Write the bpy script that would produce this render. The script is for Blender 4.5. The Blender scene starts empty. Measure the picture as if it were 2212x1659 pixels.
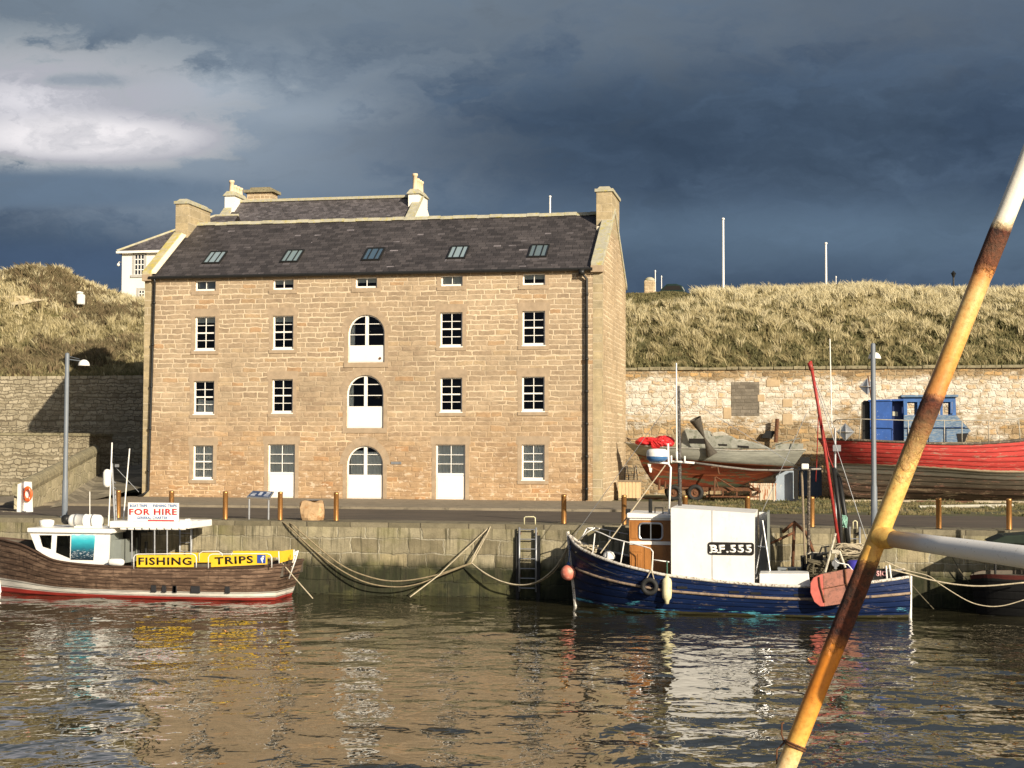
import bpy, math, random
import numpy as np
from mathutils import Vector, Matrix
R = math.radians
random.seed(7); rng = np.random.default_rng(7)
sc = bpy.context.scene
COL = sc.collection
# ------------------------------------------------------------------ camera
YAW, PITCH, ROLL, FPX = R(11), math.atan(135.5/3195), 0.003, 3195.0
CAMZ, ZQ = 4.21, 2.03
cam = bpy.data.objects.new('camera', bpy.data.cameras.new('camera'))
COL.objects.link(cam)
cam.data.sensor_width = 36; cam.data.lens = FPX/2212*36
cam.data.clip_start = .1; cam.data.clip_end = 3000
MC = (Matrix.Rotation(YAW, 3, 'Z') @ Matrix.Rotation(math.pi/2+PITCH, 3, 'X') @ Matrix.Rotation(ROLL, 3, 'Z'))
cam.matrix_world = Matrix.Translation((0, 0, CAMZ)) @ MC.to_4x4()
sc.camera = cam
CAM = Vector((0, 0, CAMZ))
def ray(px, py): return MC @ Vector(((px-1106)/FPX, (829.5-py)/FPX, -1))
def at(px, py, Y):                    # point of the sight line on the plane y = Y
    d = ray(px, py); return CAM + d*(Y/d.y)
def atx(px, py, X):
    d = ray(px, py); return CAM + d*(X/d.x)
def atz(px, py, Z):
    d = ray(px, py); return CAM + d*((Z-CAMZ)/d.z)
# ------------------------------------------------------------------ sun, sky, exposure
SUN_EL = R(21)
sd = Vector((-math.cos(SUN_EL)*.7071, math.cos(SUN_EL)*.7071, -math.sin(SUN_EL)))
sun = bpy.data.objects.new('sun', bpy.data.lights.new('sun', 'SUN')); COL.objects.link(sun)
sun.data.energy = 5; sun.data.angle = R(.5); sun.data.color = (1, .88, .71)
sun.rotation_euler = sd.to_track_quat('-Z', 'Y').to_euler()
sun.location = (30, -20, 40)
sc.view_settings.view_transform = 'Standard'; sc.view_settings.look = 'None'
sc.view_settings.gamma = 1; sc.view_settings.exposure = .55
# ------------------------------------------------------------------ node helpers
def nd(t, typ, ins=None, **props):
    n = t.nodes.new(typ)
    for k, v in props.items(): setattr(n, k, v)
    for k, v in (ins or {}).items():
        s = n.inputs[k]
        if isinstance(v, bpy.types.NodeSocket): t.links.new(v, s)
        else:
            if isinstance(v, (tuple, list)) and len(v) == 3 and s.type == 'RGBA': v = (*v, 1)
            s.default_value = v
    return n
def mth(t, op, a, b=0., c=0., clamp=False):
    return nd(t, 'ShaderNodeMath', {0: a, 1: b, 2: c}, operation=op, use_clamp=clamp).outputs[0]
def vm(t, op, a, b=(0, 0, 0)):
    return nd(t, 'ShaderNodeVectorMath', {0: a, 1: b}, operation=op).outputs[0]
def noise(t, vec, scale, detail=4., rough=.55, col=False, dist=0.):
    n = nd(t, 'ShaderNodeTexNoise', {'Vector': vec, 'Scale': scale, 'Detail': detail, 'Roughness': rough, 'Distortion': dist})
    return n.outputs[1 if col else 0]
def ramp(t, fac, stops, interp='LINEAR'):
    n = nd(t, 'ShaderNodeValToRGB', {0: fac}); cr = n.color_ramp; cr.interpolation = interp
    while len(cr.elements) < len(stops): cr.elements.new(.5)
    for e, (p, c) in zip(cr.elements, stops):
        e.position = p; e.color = (*c, 1) if isinstance(c, tuple) else (c, c, c, 1)
    return n.outputs[0]
def mix(t, fac, a, b, blend='MIX'):
    n = nd(t, 'ShaderNodeMix', {0: fac, 6: a, 7: b}, data_type='RGBA', blend_type=blend)
    return n.outputs[2]
def sep(t, v):
    s = nd(t, 'ShaderNodeSeparateXYZ', {0: v}); return s.outputs
def comb(t, x, y, z=0.): return nd(t, 'ShaderNodeCombineXYZ', {0: x, 1: y, 2: z}).outputs[0]
def scl(t, v, s): return vm(t, 'MULTIPLY', v, s)
def newmat(name, rough=.8, metal=0., spec=.3):
    m = bpy.data.materials.new(name); m.use_nodes = True; t = m.node_tree; b = t.nodes['Principled BSDF']
    b.inputs['Roughness'].default_value = rough; b.inputs['Metallic'].default_value = metal
    b.inputs['Specular IOR Level'].default_value = spec
    return m, t, b
def bump(t, b, h, strength=.5, dist=.02):
    n = nd(t, 'ShaderNodeBump', {'Height': h, 'Strength': strength, 'Distance': dist})
    t.links.new(n.outputs[0], b.inputs['Normal'])
def setc(t, b, c): t.links.new(c, b.inputs['Base Color'])
def OBJ(t): return nd(t, 'ShaderNodeTexCoord').outputs['Object']
def UV(t): return nd(t, 'ShaderNodeTexCoord').outputs['UV']
def POS(t): return nd(t, 'ShaderNodeNewGeometry').outputs['Position']
# ------------------------------------------------------------------ the sky
w = bpy.data.worlds.new('World'); sc.world = w; w.use_nodes = True
t = w.node_tree; t.nodes.clear()
D = nd(t, 'ShaderNodeTexCoord').outputs['Generated']
FW = (-math.sin(YAW), math.cos(YAW), 0); RT = (math.cos(YAW), math.sin(YAW), 0)
def dot(v, c): return nd(t, 'ShaderNodeVectorMath', {0: v, 1: c}, operation='DOT_PRODUCT').outputs['Value']
f_ = dot(D, FW); fs = mth(t, 'MAXIMUM', f_, .25)
u_ = mth(t, 'DIVIDE', dot(D, RT), fs); w_ = mth(t, 'DIVIDE', sep(t, D)[2], fs)
uv = comb(t, u_, w_, 0.)
skew = comb(t, u_, mth(t, 'SUBTRACT', w_, mth(t, 'MULTIPLY', u_, .12)), 0.)
warp = noise(t, scl(t, uv, (5, 10, 1)), 2.0, 9, .62, col=True)
fbm = noise(t, vm(t, 'ADD', scl(t, skew, (4.5, 13, 1)), scl(t, vm(t, 'SUBTRACT', warp, (.5, .5, .5)), (.9, .9, 0))), 1.5, 10, .58)
fbm2 = noise(t, vm(t, 'ADD', scl(t, uv, (9, 17, 1)), scl(t, vm(t, 'SUBTRACT', warp, (.5, .5, .5)), (1.4, 1.4, 0))), 1.7, 10, .6)
def blob(cx, cy, rx, ry, e0, e1, amp=.5):       # a cloud bank: centre and radii in sky tangents
    q = scl(t, vm(t, 'SUBTRACT', uv, ((cx-1106)/FPX, (965-cy)/FPX, 0)), (FPX/rx, FPX/ry, 0))
    l = nd(t, 'ShaderNodeVectorMath', {0: q}, operation='LENGTH').outputs['Value']
    l = mth(t, 'ADD', l, mth(t, 'MULTIPLY', mth(t, 'SUBTRACT', fbm2, .5), amp*3.))
    return nd(t, 'ShaderNodeMapRange', {0: l, 1: e0, 2: e1, 3: 1., 4: 0.}, interpolation_type='SMOOTHSTEP').outputs[0]
def lay(base, m, k, c): return mix(t, mth(t, 'MULTIPLY', m, k), base, c)
base = mix(t, ramp(t, fbm, [(.34, 0.), (.68, 1.)]), (.020, .032, .060), (.036, .054, .092))
base = lay(base, blob(350, -20, 1500, 230, .2, 1.35), .75, (.085, .105, .145))
base = lay(base, blob(1900, -60, 900, 200, .2, 1.4), .5, (.055, .068, .098))
base = lay(base, blob(420, 290, 680, 220, .2, 1.25), .8, (.125, .15, .205))
base = lay(base, blob(430, 190, 200, 60, .1, 1.2, .7), .8, (.22, .245, .30))
base = lay(base, blob(620, 240, 260, 50, .1, 1.2, .7), .5, (.16, .185, .24))
base = lay(base, blob(1900, 500, 1100, 80, .1, 1.5, .3), .6, (.052, .078, .125))
base = lay(base, blob(1500, 300, 800, 130, .1, 1.5), .6, (.016, .026, .048))
base = lay(base, blob(700, 430, 520, 60, .1, 1.4), .4, (.075, .1, .15))
base = lay(base, blob(60, 575, 600, 60, .3, 1.3, .3), .85, (.026, .042, .082))
bc = mix(t, ramp(t, fbm2, [(.34, 0.), (.62, 1.)]), (.18, .20, .245), (.50, .49, .52))
base = lay(base, blob(40, 215, 470, 150, .2, 1.2, .7), .95, bc)
base = lay(base, blob(170, 295, 360, 62, .45, 1.2, .4), 1., mix(t, ramp(t, fbm2, [(.3, 0.), (.6, 1.)]), (.36, .365, .40), (.57, .55, .565)))
base = lay(base, blob(160, 170, 180, 22, .2, 1.1, .6), .8, (.10, .12, .17))
base = lay(base, blob(60, 410, 560, 48, .5, 1.05, .3), .9, (.055, .078, .125))
base = mix(t, 1., base, ramp(t, fbm2, [(.25, .86), (.75, 1.14)]), 'MULTIPLY')
base = mix(t, nd(t, 'ShaderNodeMapRange', {0: sep(t, base)[0], 1: .1, 2: .3, 3: 1., 4: 0.}).outputs[0], base, scl(t, base, (1.66, 1.68, 1.48)))
sky = nd(t, 'ShaderNodeTexSky', sky_type='NISHITA', sun_disc=False)
sky.sun_elevation = SUN_EL
sky.sun_rotation = math.atan2(-sd.x, -sd.y)
skys = scl(t, sky.outputs[0], (.07, .07, .07))
sunh = dot(D, tuple(-sd))
gap = nd(t, 'ShaderNodeMapRange', {0: sunh, 1: .55, 2: .95, 3: 0., 4: 1.}, interpolation_type='SMOOTHSTEP').outputs[0]
cloudn = noise(t, scl(t, D, (1, 1, 2.5)), 2.2, 6, .6)
rear = mix(t, gap, mix(t, ramp(t, cloudn, [(.35, 0.), (.65, 1.)]), (.07, .085, .12), (.15, .165, .20)), skys)
ff = nd(t, 'ShaderNodeMapRange', {0: f_, 1: .3, 2: .6, 3: 0., 4: 1.}, interpolation_type='SMOOTHSTEP').outputs[0]
allsky = mix(t, ff, rear, base)
bg = nd(t, 'ShaderNodeBackground', {'Color': allsky, 'Strength': 1.0})
nd(t, 'ShaderNodeOutputWorld', {'Surface': bg.outputs[0]})
# ------------------------------------------------------------------ mesh builder
class MB:
    def __init__(s): s.v = []; s.f = []; s.uv = {}
    def face(s, pts, uv=None):
        i = len(s.v); s.v += [Vector(p) for p in pts]; s.f.append(list(range(i, i+len(pts))))
        if uv: s.uv[len(s.f)-1] = uv
        return s
    def quadbox(s, a, b):                     # a, b: lists of 4 corner points (front and back rings)
        i = len(s.v); s.v += [Vector(p) for p in a] + [Vector(p) for p in b]
        s.f += [[i, i+1, i+2, i+3], [i+7, i+6, i+5, i+4]]
        for k in range(4): s.f.append([i+k, i+4+k, i+4+(k+1) % 4, i+(k+1) % 4])
        return s
    def box(s, x0, y0, z0, x1, y1, z1):
        return s.quadbox([(x0, y0, z0), (x1, y0, z0), (x1, y0, z1), (x0, y0, z1)], [(x0, y1, z0), (x1, y1, z0), (x1, y1, z1), (x0, y1, z1)])
    def tube(s, pts, r, n=8, caps=True):
        pts = [Vector(p) for p in pts]; m = len(pts)
        rr = r if isinstance(r, (list, tuple)) else [r]*m
        base = len(s.v); prev = None
        for k, p in enumerate(pts):
            d = (pts[min(k+1, m-1)] - pts[max(k-1, 0)]).normalized()
            if prev is None:
                up = Vector((0, 0, 1)) if abs(d.z) < .9 else Vector((1, 0, 0))
                a = d.cross(up).normalized()
            else: a = (prev - d*prev.dot(d)).normalized()
            prev = a; b = d.cross(a)
            for j in range(n):
                th = 2*math.pi*j/n
                s.v.append(p + (a*math.cos(th)+b*math.sin(th))*rr[k])
        for k in range(m-1):
            for j in range(n):
                s.f.append([base+k*n+j, base+k*n+(j+1) % n, base+(k+1)*n+(j+1) % n, base+(k+1)*n+j])
        if caps:
            s.f.append([base+j for j in range(n)][::-1]); s.f.append([base+(m-1)*n+j for j in range(n)])
        return s
    def lathe(s, c, prof, n=20, axis='Z'):    # prof: (radius, height)
        c = Vector(c); base = len(s.v)
        for r, h in prof:
            for j in range(n):
                th = 2*math.pi*j/n; q = (r*math.cos(th), r*math.sin(th), h)
                if axis == 'X': q = (q[2], q[0], q[1])
                if axis == 'Y': q = (q[0], q[2], q[1])
                s.v.append(c+Vector(q))
        for k in range(len(prof)-1):
            for j in range(n):
                s.f.append([base+k*n+j, base+k*n+(j+1) % n, base+(k+1)*n+(j+1) % n, base+(k+1)*n+j])
        return s
    def torus(s, c, R_, r, axis='Y', n=28, m=10, sx=1, sz=1):
        c = Vector(c); base = len(s.v)
        for i in range(n):
            a = 2*math.pi*i/n
            for j in range(m):
                b = 2*math.pi*j/m; q = ((R_+r*math.cos(b))*math.cos(a)*sx, r*math.sin(b), (R_+r*math.cos(b))*math.sin(a)*sz)
                if axis == 'X': q = (q[1], q[0], q[2])
                if axis == 'Z': q = (q[0], q[2], q[1])
                s.v.append(c+Vector(q))
        for i in range(n):
            for j in range(m):
                s.f.append([base+i*m+j, base+((i+1) % n)*m+j, base+((i+1) % n)*m+(j+1) % m, base+i*m+(j+1) % m])
        return s
    def prism(s, poly, y0, y1, n=None):       # polygon in x,z extruded along y
        i = len(s.v); k = len(poly)
        s.v += [Vector((p[0], y0, p[1])) for p in poly] + [Vector((p[0], y1, p[1])) for p in poly]
        s.f.append(list(range(i, i+k))); s.f.append(list(range(i+k, i+2*k))[::-1])
        for j in range(k): s.f.append([i+j, i+k+j, i+k+(j+1) % k, i+(j+1) % k])
        return s
WM = {}
def linkobj(o, parent=None):
    COL.objects.link(o)
    if parent: o.parent = parent
    return o
def build(name, mb, m, parent=None, smooth=False, uvf=None, bevel=0., origin=None, vuv=None):
    W = WM.get(parent.name, Matrix()) if parent else (Matrix.Translation(origin) if origin is not None else Matrix())
    Wi = W.inverted()
    me = bpy.data.meshes.new(name)
    me.from_pydata([Wi @ v for v in mb.v], [], mb.f)
    me.validate(); 
    uvl = me.uv_layers.new(name='UVMap')
    wv = [Vector(v) for v in mb.v]
    if len(me.polygons) == len(mb.f):
        for p in me.polygons:
            cust = mb.uv.get(p.index)
            nx, ny, nz = [abs(c) for c in p.normal]
            for k, li in enumerate(p.loop_indices):
                v = wv[me.loops[li].vertex_index]
                if cust: q = cust[k]
                elif vuv: q = vuv[me.loops[li].vertex_index]
                elif uvf: q = uvf(v)
                elif nx >= ny and nx >= nz: q = (v.y, v.z)
                elif ny >= nz: q = (v.x, v.z)
                else: q = (v.x, v.y)
                uvl.data[li].uv = q
    me.materials.append(m)
    if smooth: me.polygons.foreach_set('use_smooth', [True]*len(me.polygons))
    o = bpy.data.objects.new(name, me); linkobj(o, parent)
    if not parent and origin is not None: o.location = origin
    WM[o.name] = W
    if bevel:
        b = o.modifiers.new('bevel', 'BEVEL'); b.width = bevel; b.segments = 2; b.limit_method = 'ANGLE'
    return o
def recalc(o):
    import bmesh
    bm = bmesh.new(); bm.from_mesh(o.data); bmesh.ops.remove_doubles(bm, verts=bm.verts, dist=.0005)
    bmesh.ops.recalc_face_normals(bm, faces=bm.faces); bm.to_mesh(o.data); bm.free(); return o
def tag(o, label, cat, group=None, kind=None):
    if label: o['label'] = label
    if cat: o['category'] = cat
    if group: o['group'] = group
    if kind: o['kind'] = kind
    return o
def thing(name, label, cat, loc, group=None):
    o = bpy.data.objects.new(name, None); COL.objects.link(o); o.location = loc; o.empty_display_size = .2
    WM[o.name] = Matrix.Translation(loc)
    return tag(o, label, cat, group)
def structure(o): o['kind'] = 'structure'; return o
def text(name, s, m, parent, p0, p1, height=None, bold=.0, depth=.004, label=None, ref=None):
    """Lettering standing on the vertical plane through p0 (left foot) and p1 (right foot), fitted to that width."""
    cu = bpy.data.curves.new(name, 'FONT'); cu.body = s; cu.size = 1; cu.offset = bold; cu.extrude = 0; cu.resolution_u = 3; cu.space_character = 1.12
    tmp = bpy.data.objects.new('tmp', cu); COL.objects.link(tmp)
    bpy.context.view_layer.update()
    me = bpy.data.meshes.new_from_object(tmp.evaluated_get(bpy.context.evaluated_depsgraph_get()))
    bpy.data.objects.remove(tmp)
    co = np.array([v.co[:] for v in me.vertices]); mn = co.min(0); mx = co.max(0)
    p0 = Vector(p0); p1 = Vector(p1); ex = p1-p0; L = ex.length; ex = ex/L
    h = height or L*(mx[1]-mn[1])/(mx[0]-mn[0])
    up = Vector((0, 0, 1)); up = (up-ex*up.dot(ex)).normalized() if ref is None else Vector(ref).normalized()
    Wi = WM.get(parent.name, Matrix()).inverted()
    for v in me.vertices:
        a = (v.co.x-mn[0])/(mx[0]-mn[0])*L; b = (v.co.y-mn[1])/(mx[1]-mn[1])*h
        v.co = Wi @ (p0+ex*a+up*b)
    me.materials.clear(); me.materials.append(m)
    o = bpy.data.objects.new(name, me); linkobj(o, parent); WM[o.name] = WM.get(parent.name, Matrix())
    so = o.modifiers.new('solid', 'SOLIDIFY'); so.thickness = depth; so.offset = 0
    return o
# ------------------------------------------------------------------ materials
def stone(name, stops, mortar, h=.24, k=2.0, joint=.012, wob=.02, bmp=.7, patch=None, low=None, rowvar=.12, soft=.012, tidal=None, dirt=.5, wornz=None):
    m, t, b = newmat(name, .88, 0, .2)
    uv = UV(t); pos = POS(t)
    wn = vm(t, 'SUBTRACT', noise(t, uv, 2.2, 3, .5, col=True), (.5, .5, .5))
    wn2 = vm(t, 'SUBTRACT', noise(t, uv, 9, 2, .5, col=True), (.5, .5, .5))
    q = vm(t, 'ADD', vm(t, 'ADD', uv, scl(t, wn, (wob*2.5,)*3)), scl(t, wn2, (wob,)*3))
    u, v, _ = sep(t, q)
    v = mth(t, 'ADD', v, mth(t, 'MULTIPLY', mth(t, 'SUBTRACT', nd(t, 'ShaderNodeTexNoise', {'W': mth(t, 'MULTIPLY', v, 1/h*.5), 'Scale': 1., 'Detail': 1.}, noise_dimensions='1D').outputs[0], .5), rowvar*3*h/.24*.5))
    vr = mth(t, 'DIVIDE', v, h)
    row = mth(t, 'FLOOR', vr); fv = mth(t, 'FRACT', vr)
    W = mth(t, 'ADD', mth(t, 'MULTIPLY', u, k), mth(t, 'MULTIPLY', row, 37.713))
    vd = nd(t, 'ShaderNodeTexVoronoi', {'W': W, 'Scale': 1., 'Randomness': .75}, voronoi_dimensions='1D', feature='DISTANCE_TO_EDGE').outputs['Distance']
    vc = nd(t, 'ShaderNodeTexVoronoi', {'W': W, 'Scale': 1., 'Randomness': .75}, voronoi_dimensions='1D', feature='F1').outputs['Color']
    du = mth(t, 'DIVIDE', vd, k)
    dv = mth(t, 'MULTIPLY', mth(t, 'MINIMUM', fv, mth(t, 'SUBTRACT', 1., fv)), h)
    d = mth(t, 'MINIMUM', du, dv)
    fn = noise(t, uv, 26, 5, .65)
    d = mth(t, 'ADD', d, mth(t, 'MULTIPLY', mth(t, 'SUBTRACT', fn, .5), joint*1.2))
    mask = nd(t, 'ShaderNodeMapRange', {0: d, 1: joint, 2: joint+soft, 3: 0., 4: 1.}, interpolation_type='SMOOTHSTEP').outputs[0]
    r1, g1, b1 = [s for s in nd(t, 'ShaderNodeSeparateColor', {0: vc}).outputs]
    c = ramp(t, r1, stops)
    big = noise(t, uv, .35, 4, .6)
    med = noise(t, uv, 3.5, 5, .65)
    c = mix(t, 1., c, ramp(t, med, [(.25, .68), (.75, 1.25)]), 'MULTIPLY')
    c = mix(t, 1., c, ramp(t, fn, [(.25, .8), (.75, 1.15)]), 'MULTIPLY')
    mt = mix(t, ramp(t, med, [(.3, 0.), (.7, 1.)]), mortar, tuple(x*.78 for x in mortar))
    # where the pointing is worn the joint takes the stone's own colour
    wv = noise(t, uv, .55, 3, .6)
    if wornz: wv = mth(t, 'ADD', wv, nd(t, 'ShaderNodeMapRange', {0: sep(t, pos)[2], 1: wornz[0], 2: wornz[1], 3: .05, 4: -.14}).outputs[0])
    worn = ramp(t, wv, [(.42, 0.), (.62, .75)])
    mt = mix(t, worn, mt, mix(t, 1., c, (.8, .78, .75), 'MULTIPLY'))
    c = mix(t, mask, mt, c)
    c = mix(t, 1., c, ramp(t, big, [(.3, 1-.35*dirt), (.7, 1+.15*dirt)]), 'MULTIPLY')
    z = sep(t, pos)[2]
    if low:      # bare reddish stone and flaking limewash near the ground
        lf = nd(t, 'ShaderNodeMapRange', {0: mth(t, 'ADD', z, mth(t, 'MULTIPLY', big, 2.5)), 1: low[0], 2: low[1], 3: 1., 4: 0.}).outputs[0]
        c = mix(t, mth(t, 'MULTIPLY', lf, .8), c, mix(t, 1., c, low[2], 'MULTIPLY'))
        pf = ramp(t, noise(t, scl(t, uv, (1, 2, 1)), 3.1, 5, .7), [(.56, 0.), (.6, 1.)])
        c = mix(t, mth(t, 'MULTIPLY', mth(t, 'MULTIPLY', pf, lf), .75), c, (.62, .5, .36))
    if patch:    # whitewash
        pf = noise(t, scl(t, uv, (.6, 1, 1)), 1.1, 6, .72)
        pf = mth(t, 'ADD', pf, nd(t, 'ShaderNodeMapRange', {0: z, 1: patch[0], 2: patch[1], 3: -.12, 4: .17}).outputs[0])
        pf = mth(t, 'SUBTRACT', pf, nd(t, 'ShaderNodeMapRange', {0: z, 1: patch[4]-.9, 2: patch[4]-.35, 3: 0., 4: .3}).outputs[0])
        pf = mth(t, 'MULTIPLY', ramp(t, pf, [(.43, 0.), (.55, 1.)]), ramp(t, mth(t, 'ADD', med, mth(t, 'MULTIPLY', r1, .25)), [(.5, 1.), (.78, .25)]))
        c = mix(t, mth(t, 'MULTIPLY', mth(t, 'MULTIPLY', pf, ramp(t, fn, [(.3, .5), (.55, 1.)])), patch[3]), c, patch[2])
    if tidal:
        zz = mth(t, 'ADD', z, mth(t, 'MULTIPLY', noise(t, scl(t, uv, (3, .5, 1)), 1.5, 5, .6), .5))
        tf = nd(t, 'ShaderNodeMapRange', {0: zz, 1: tidal, 2: tidal+.35, 3: 1., 4: 0.}, interpolation_type='SMOOTHSTEP').outputs[0]
        alg = ramp(t, noise(t, scl(t, uv, (2, .4, 1)), 4, 5, .7), [(.3, (.006, .007, .004)), (.6, (.014, .02, .007)), (.8, (.045, .045, .028))])
        c = mix(t, mth(t, 'MULTIPLY', tf, .93), c, alg)
        st = ramp(t, noise(t, scl(t, uv, (5, .35, 1)), 2.2, 4, .6), [(.5, 0.), (.68, 1.)])
        c = mix(t, mth(t, 'MULTIPLY', st, .8), c, (.06, .055, .032))
        gr = ramp(t, noise(t, uv, .9, 4, .6), [(.5, 0.), (.7, 1.)])
        c = mix(t, mth(t, 'MULTIPLY', gr, .4), c, (.2, .19, .07))
    setc(t, b, c)
    hh = mth(t, 'ADD', mth(t, 'MULTIPLY', mask, .6), mth(t, 'ADD', mth(t, 'MULTIPLY', med, .5), mth(t, 'MULTIPLY', fn, .35)))
    bump(t, b, hh, bmp, .03)
    return m
def rubble(name, stops, mortar, sc_=(2.6, 4.4), patch=None, bmp=1., joint=.05):
    m, t, b = newmat(name, .9, 0, .2)
    uv = UV(t); z = sep(t, POS(t))[2]
    wn = vm(t, 'SUBTRACT', noise(t, uv, 3, 3, .5, col=True), (.5, .5, .5))
    q = scl(t, vm(t, 'ADD', uv, scl(t, wn, (.12, .12, .12))), (sc_[0], sc_[1], 1))
    vd = nd(t, 'ShaderNodeTexVoronoi', {'Vector': q, 'Scale': 1., 'Randomness': .85}, voronoi_dimensions='2D', feature='DISTANCE_TO_EDGE').outputs['Distance']
    vc = nd(t, 'ShaderNodeTexVoronoi', {'Vector': q, 'Scale': 1., 'Randomness': .85}, voronoi_dimensions='2D', feature='F1').outputs['Color']
    fn = noise(t, uv, 24, 5, .7); med = noise(t, uv, 4, 5, .65); big = noise(t, uv, .4, 4, .6)
    d = mth(t, 'ADD', vd, mth(t, 'MULTIPLY', mth(t, 'SUBTRACT', fn, .5), .06))
    mask = nd(t, 'ShaderNodeMapRange', {0: d, 1: joint*.4, 2: joint*1.8, 3: 0., 4: 1.}).outputs[0]
    c = ramp(t, nd(t, 'ShaderNodeSeparateColor', {0: vc}).outputs[0], stops)
    c = mix(t, 1., c, ramp(t, med, [(.25, .6), (.75, 1.3)]), 'MULTIPLY')
    c = mix(t, mask, mortar, c)
    c = mix(t, 1., c, ramp(t, big, [(.3, .75), (.7, 1.15)]), 'MULTIPLY')
    if patch:
        pf = noise(t, scl(t, uv, (.55, 1.2, 1)), .9, 6, .72)
        pf = mth(t, 'ADD', pf, nd(t, 'ShaderNodeMapRange', {0: z, 1: patch[0], 2: patch[1], 3: -.22, 4: .10}).outputs[0])
        pf = ramp(t, pf, [(.43, 0.), (.52, 1.)])
        hole = ramp(t, mth(t, 'ADD', fn, mth(t, 'MULTIPLY', mask, .18)), [(.38, .15), (.6, 1.)])
        c = mix(t, mth(t, 'MULTIPLY', mth(t, 'MULTIPLY', pf, hole), patch[3]), c, patch[2])
    setc(t, b, c)
    bump(t, b, mth(t, 'ADD', mth(t, 'MULTIPLY', mask, .8), mth(t, 'ADD', med, mth(t, 'MULTIPLY', fn, .5))), bmp, .04)
    return m
def plain(name, c, rough=.6, metal=0., var=.15, scale=6., spot=None, bmp=0., spec=.35, spotr=(.55, .62), stretch=(1, 1, 1)):
    m, t, b = newmat(name, rough, metal, spec)
    p = scl(t, OBJ(t), stretch)
    n = noise(t, p, scale, 5, .6)
    col = mix(t, 1., c, ramp(t, n, [(.25, 1-var), (.75, 1+var)]), 'MULTIPLY')
    if spot:
        col = mix(t, ramp(t, noise(t, p, scale*1.7, 6, .7), [(spotr[0], 0.), (spotr[1], 1.)]), col, spot)
    setc(t, b, col)
    if bmp: bump(t, b, n, bmp, .02)
    return m
SAND = [(0., (.335, .25, .165)), (.3, (.40, .30, .195)), (.55, (.44, .335, .22)), (.78, (.37, .285, .19)), (.92, (.455, .34, .21)), (.99, (.42, .27, .15))]
M_wall = stone('sandstone_rubble', SAND, (.68, .55, .38), h=.2, k=1.6, joint=.016, wob=.05, soft=.016, low=(3.8, 7.5, (1.06, .90, .74)), wornz=(4.5, 9.5))
M_gable = stone('sandstone_gable', [(0., (.42, .32, .20)), (.5, (.50, .38, .235)), (1., (.40, .30, .18))], (.74, .60, .40), h=.2, k=2.4, joint=.02, wob=.05)
M_quoin = stone('dressed_sandstone', [(0., (.38, .31, .19)), (.5, (.46, .37, .22)), (1., (.37, .31, .20))], (.58, .49, .34), h=.33, k=.9, joint=.012, wob=.0, bmp=.25, rowvar=.05, soft=.006)
M_dress = plain('dressed_margin', (.355, .27, .18), .9, var=.22, scale=3.5, bmp=.35)
M_cope = plain('weathered_coping', (.38, .36, .27), .9, var=.25, scale=3, spot=(.42, .36, .10), bmp=.4, spotr=(.52, .66))
M_copelichen = plain('lichen_coping', (.42, .37, .23), .9, var=.25, scale=2.5, spot=(.46, .38, .09), bmp=.4, spotr=(.44, .62))
M_lead = plain('pale_cement', (.72, .64, .48), .85, var=.15, scale=5)
M_black = plain('black_iron', (.015, .015, .014), .45, var=.3, scale=9)
M_white = plain('white_paint', (.80, .78, .72), .45, var=.05, scale=3, spec=.4)
M_whiteold = plain('worn_white_paint', (.76, .74, .69), .5, var=.1, scale=3, spot=(.5, .46, .38), spotr=(.66, .74))
M_curtain = plain('net_curtain', (.84, .84, .81), .9, var=.12, scale=10, stretch=(6, 1, .4))
M_blind = plain('pale_blind', (.6, .61, .58), .8, var=.05)
M_room = plain('dark_room', (.012, .012, .014), .9)  # near-black colour gives the rooms behind the glass their shade
def glassmat(name, tint=(.9, .95, .95), refl=.9):
    m, t, b = newmat(name)
    t.nodes.remove(b); out = [n for n in t.nodes if n.type == 'OUTPUT_MATERIAL'][0]
    tr = nd(t, 'ShaderNodeBsdfTransparent', {'Color': tint}); gl = nd(t, 'ShaderNodeBsdfGlossy', {'Color': (refl,)*3, 'Roughness': .02})
    fr = nd(t, 'ShaderNodeFresnel', {'IOR': 1.5})
    mx = nd(t, 'ShaderNodeMixShader', {0: fr.outputs[0], 1: tr.outputs[0], 2: gl.outputs[0]})
    t.links.new(mx.outputs[0], out.inputs[0]); return m
M_glass = glassmat('window_glass'); M_darkglass = glassmat('tinted_glass', (.35, .38, .38))
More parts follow.
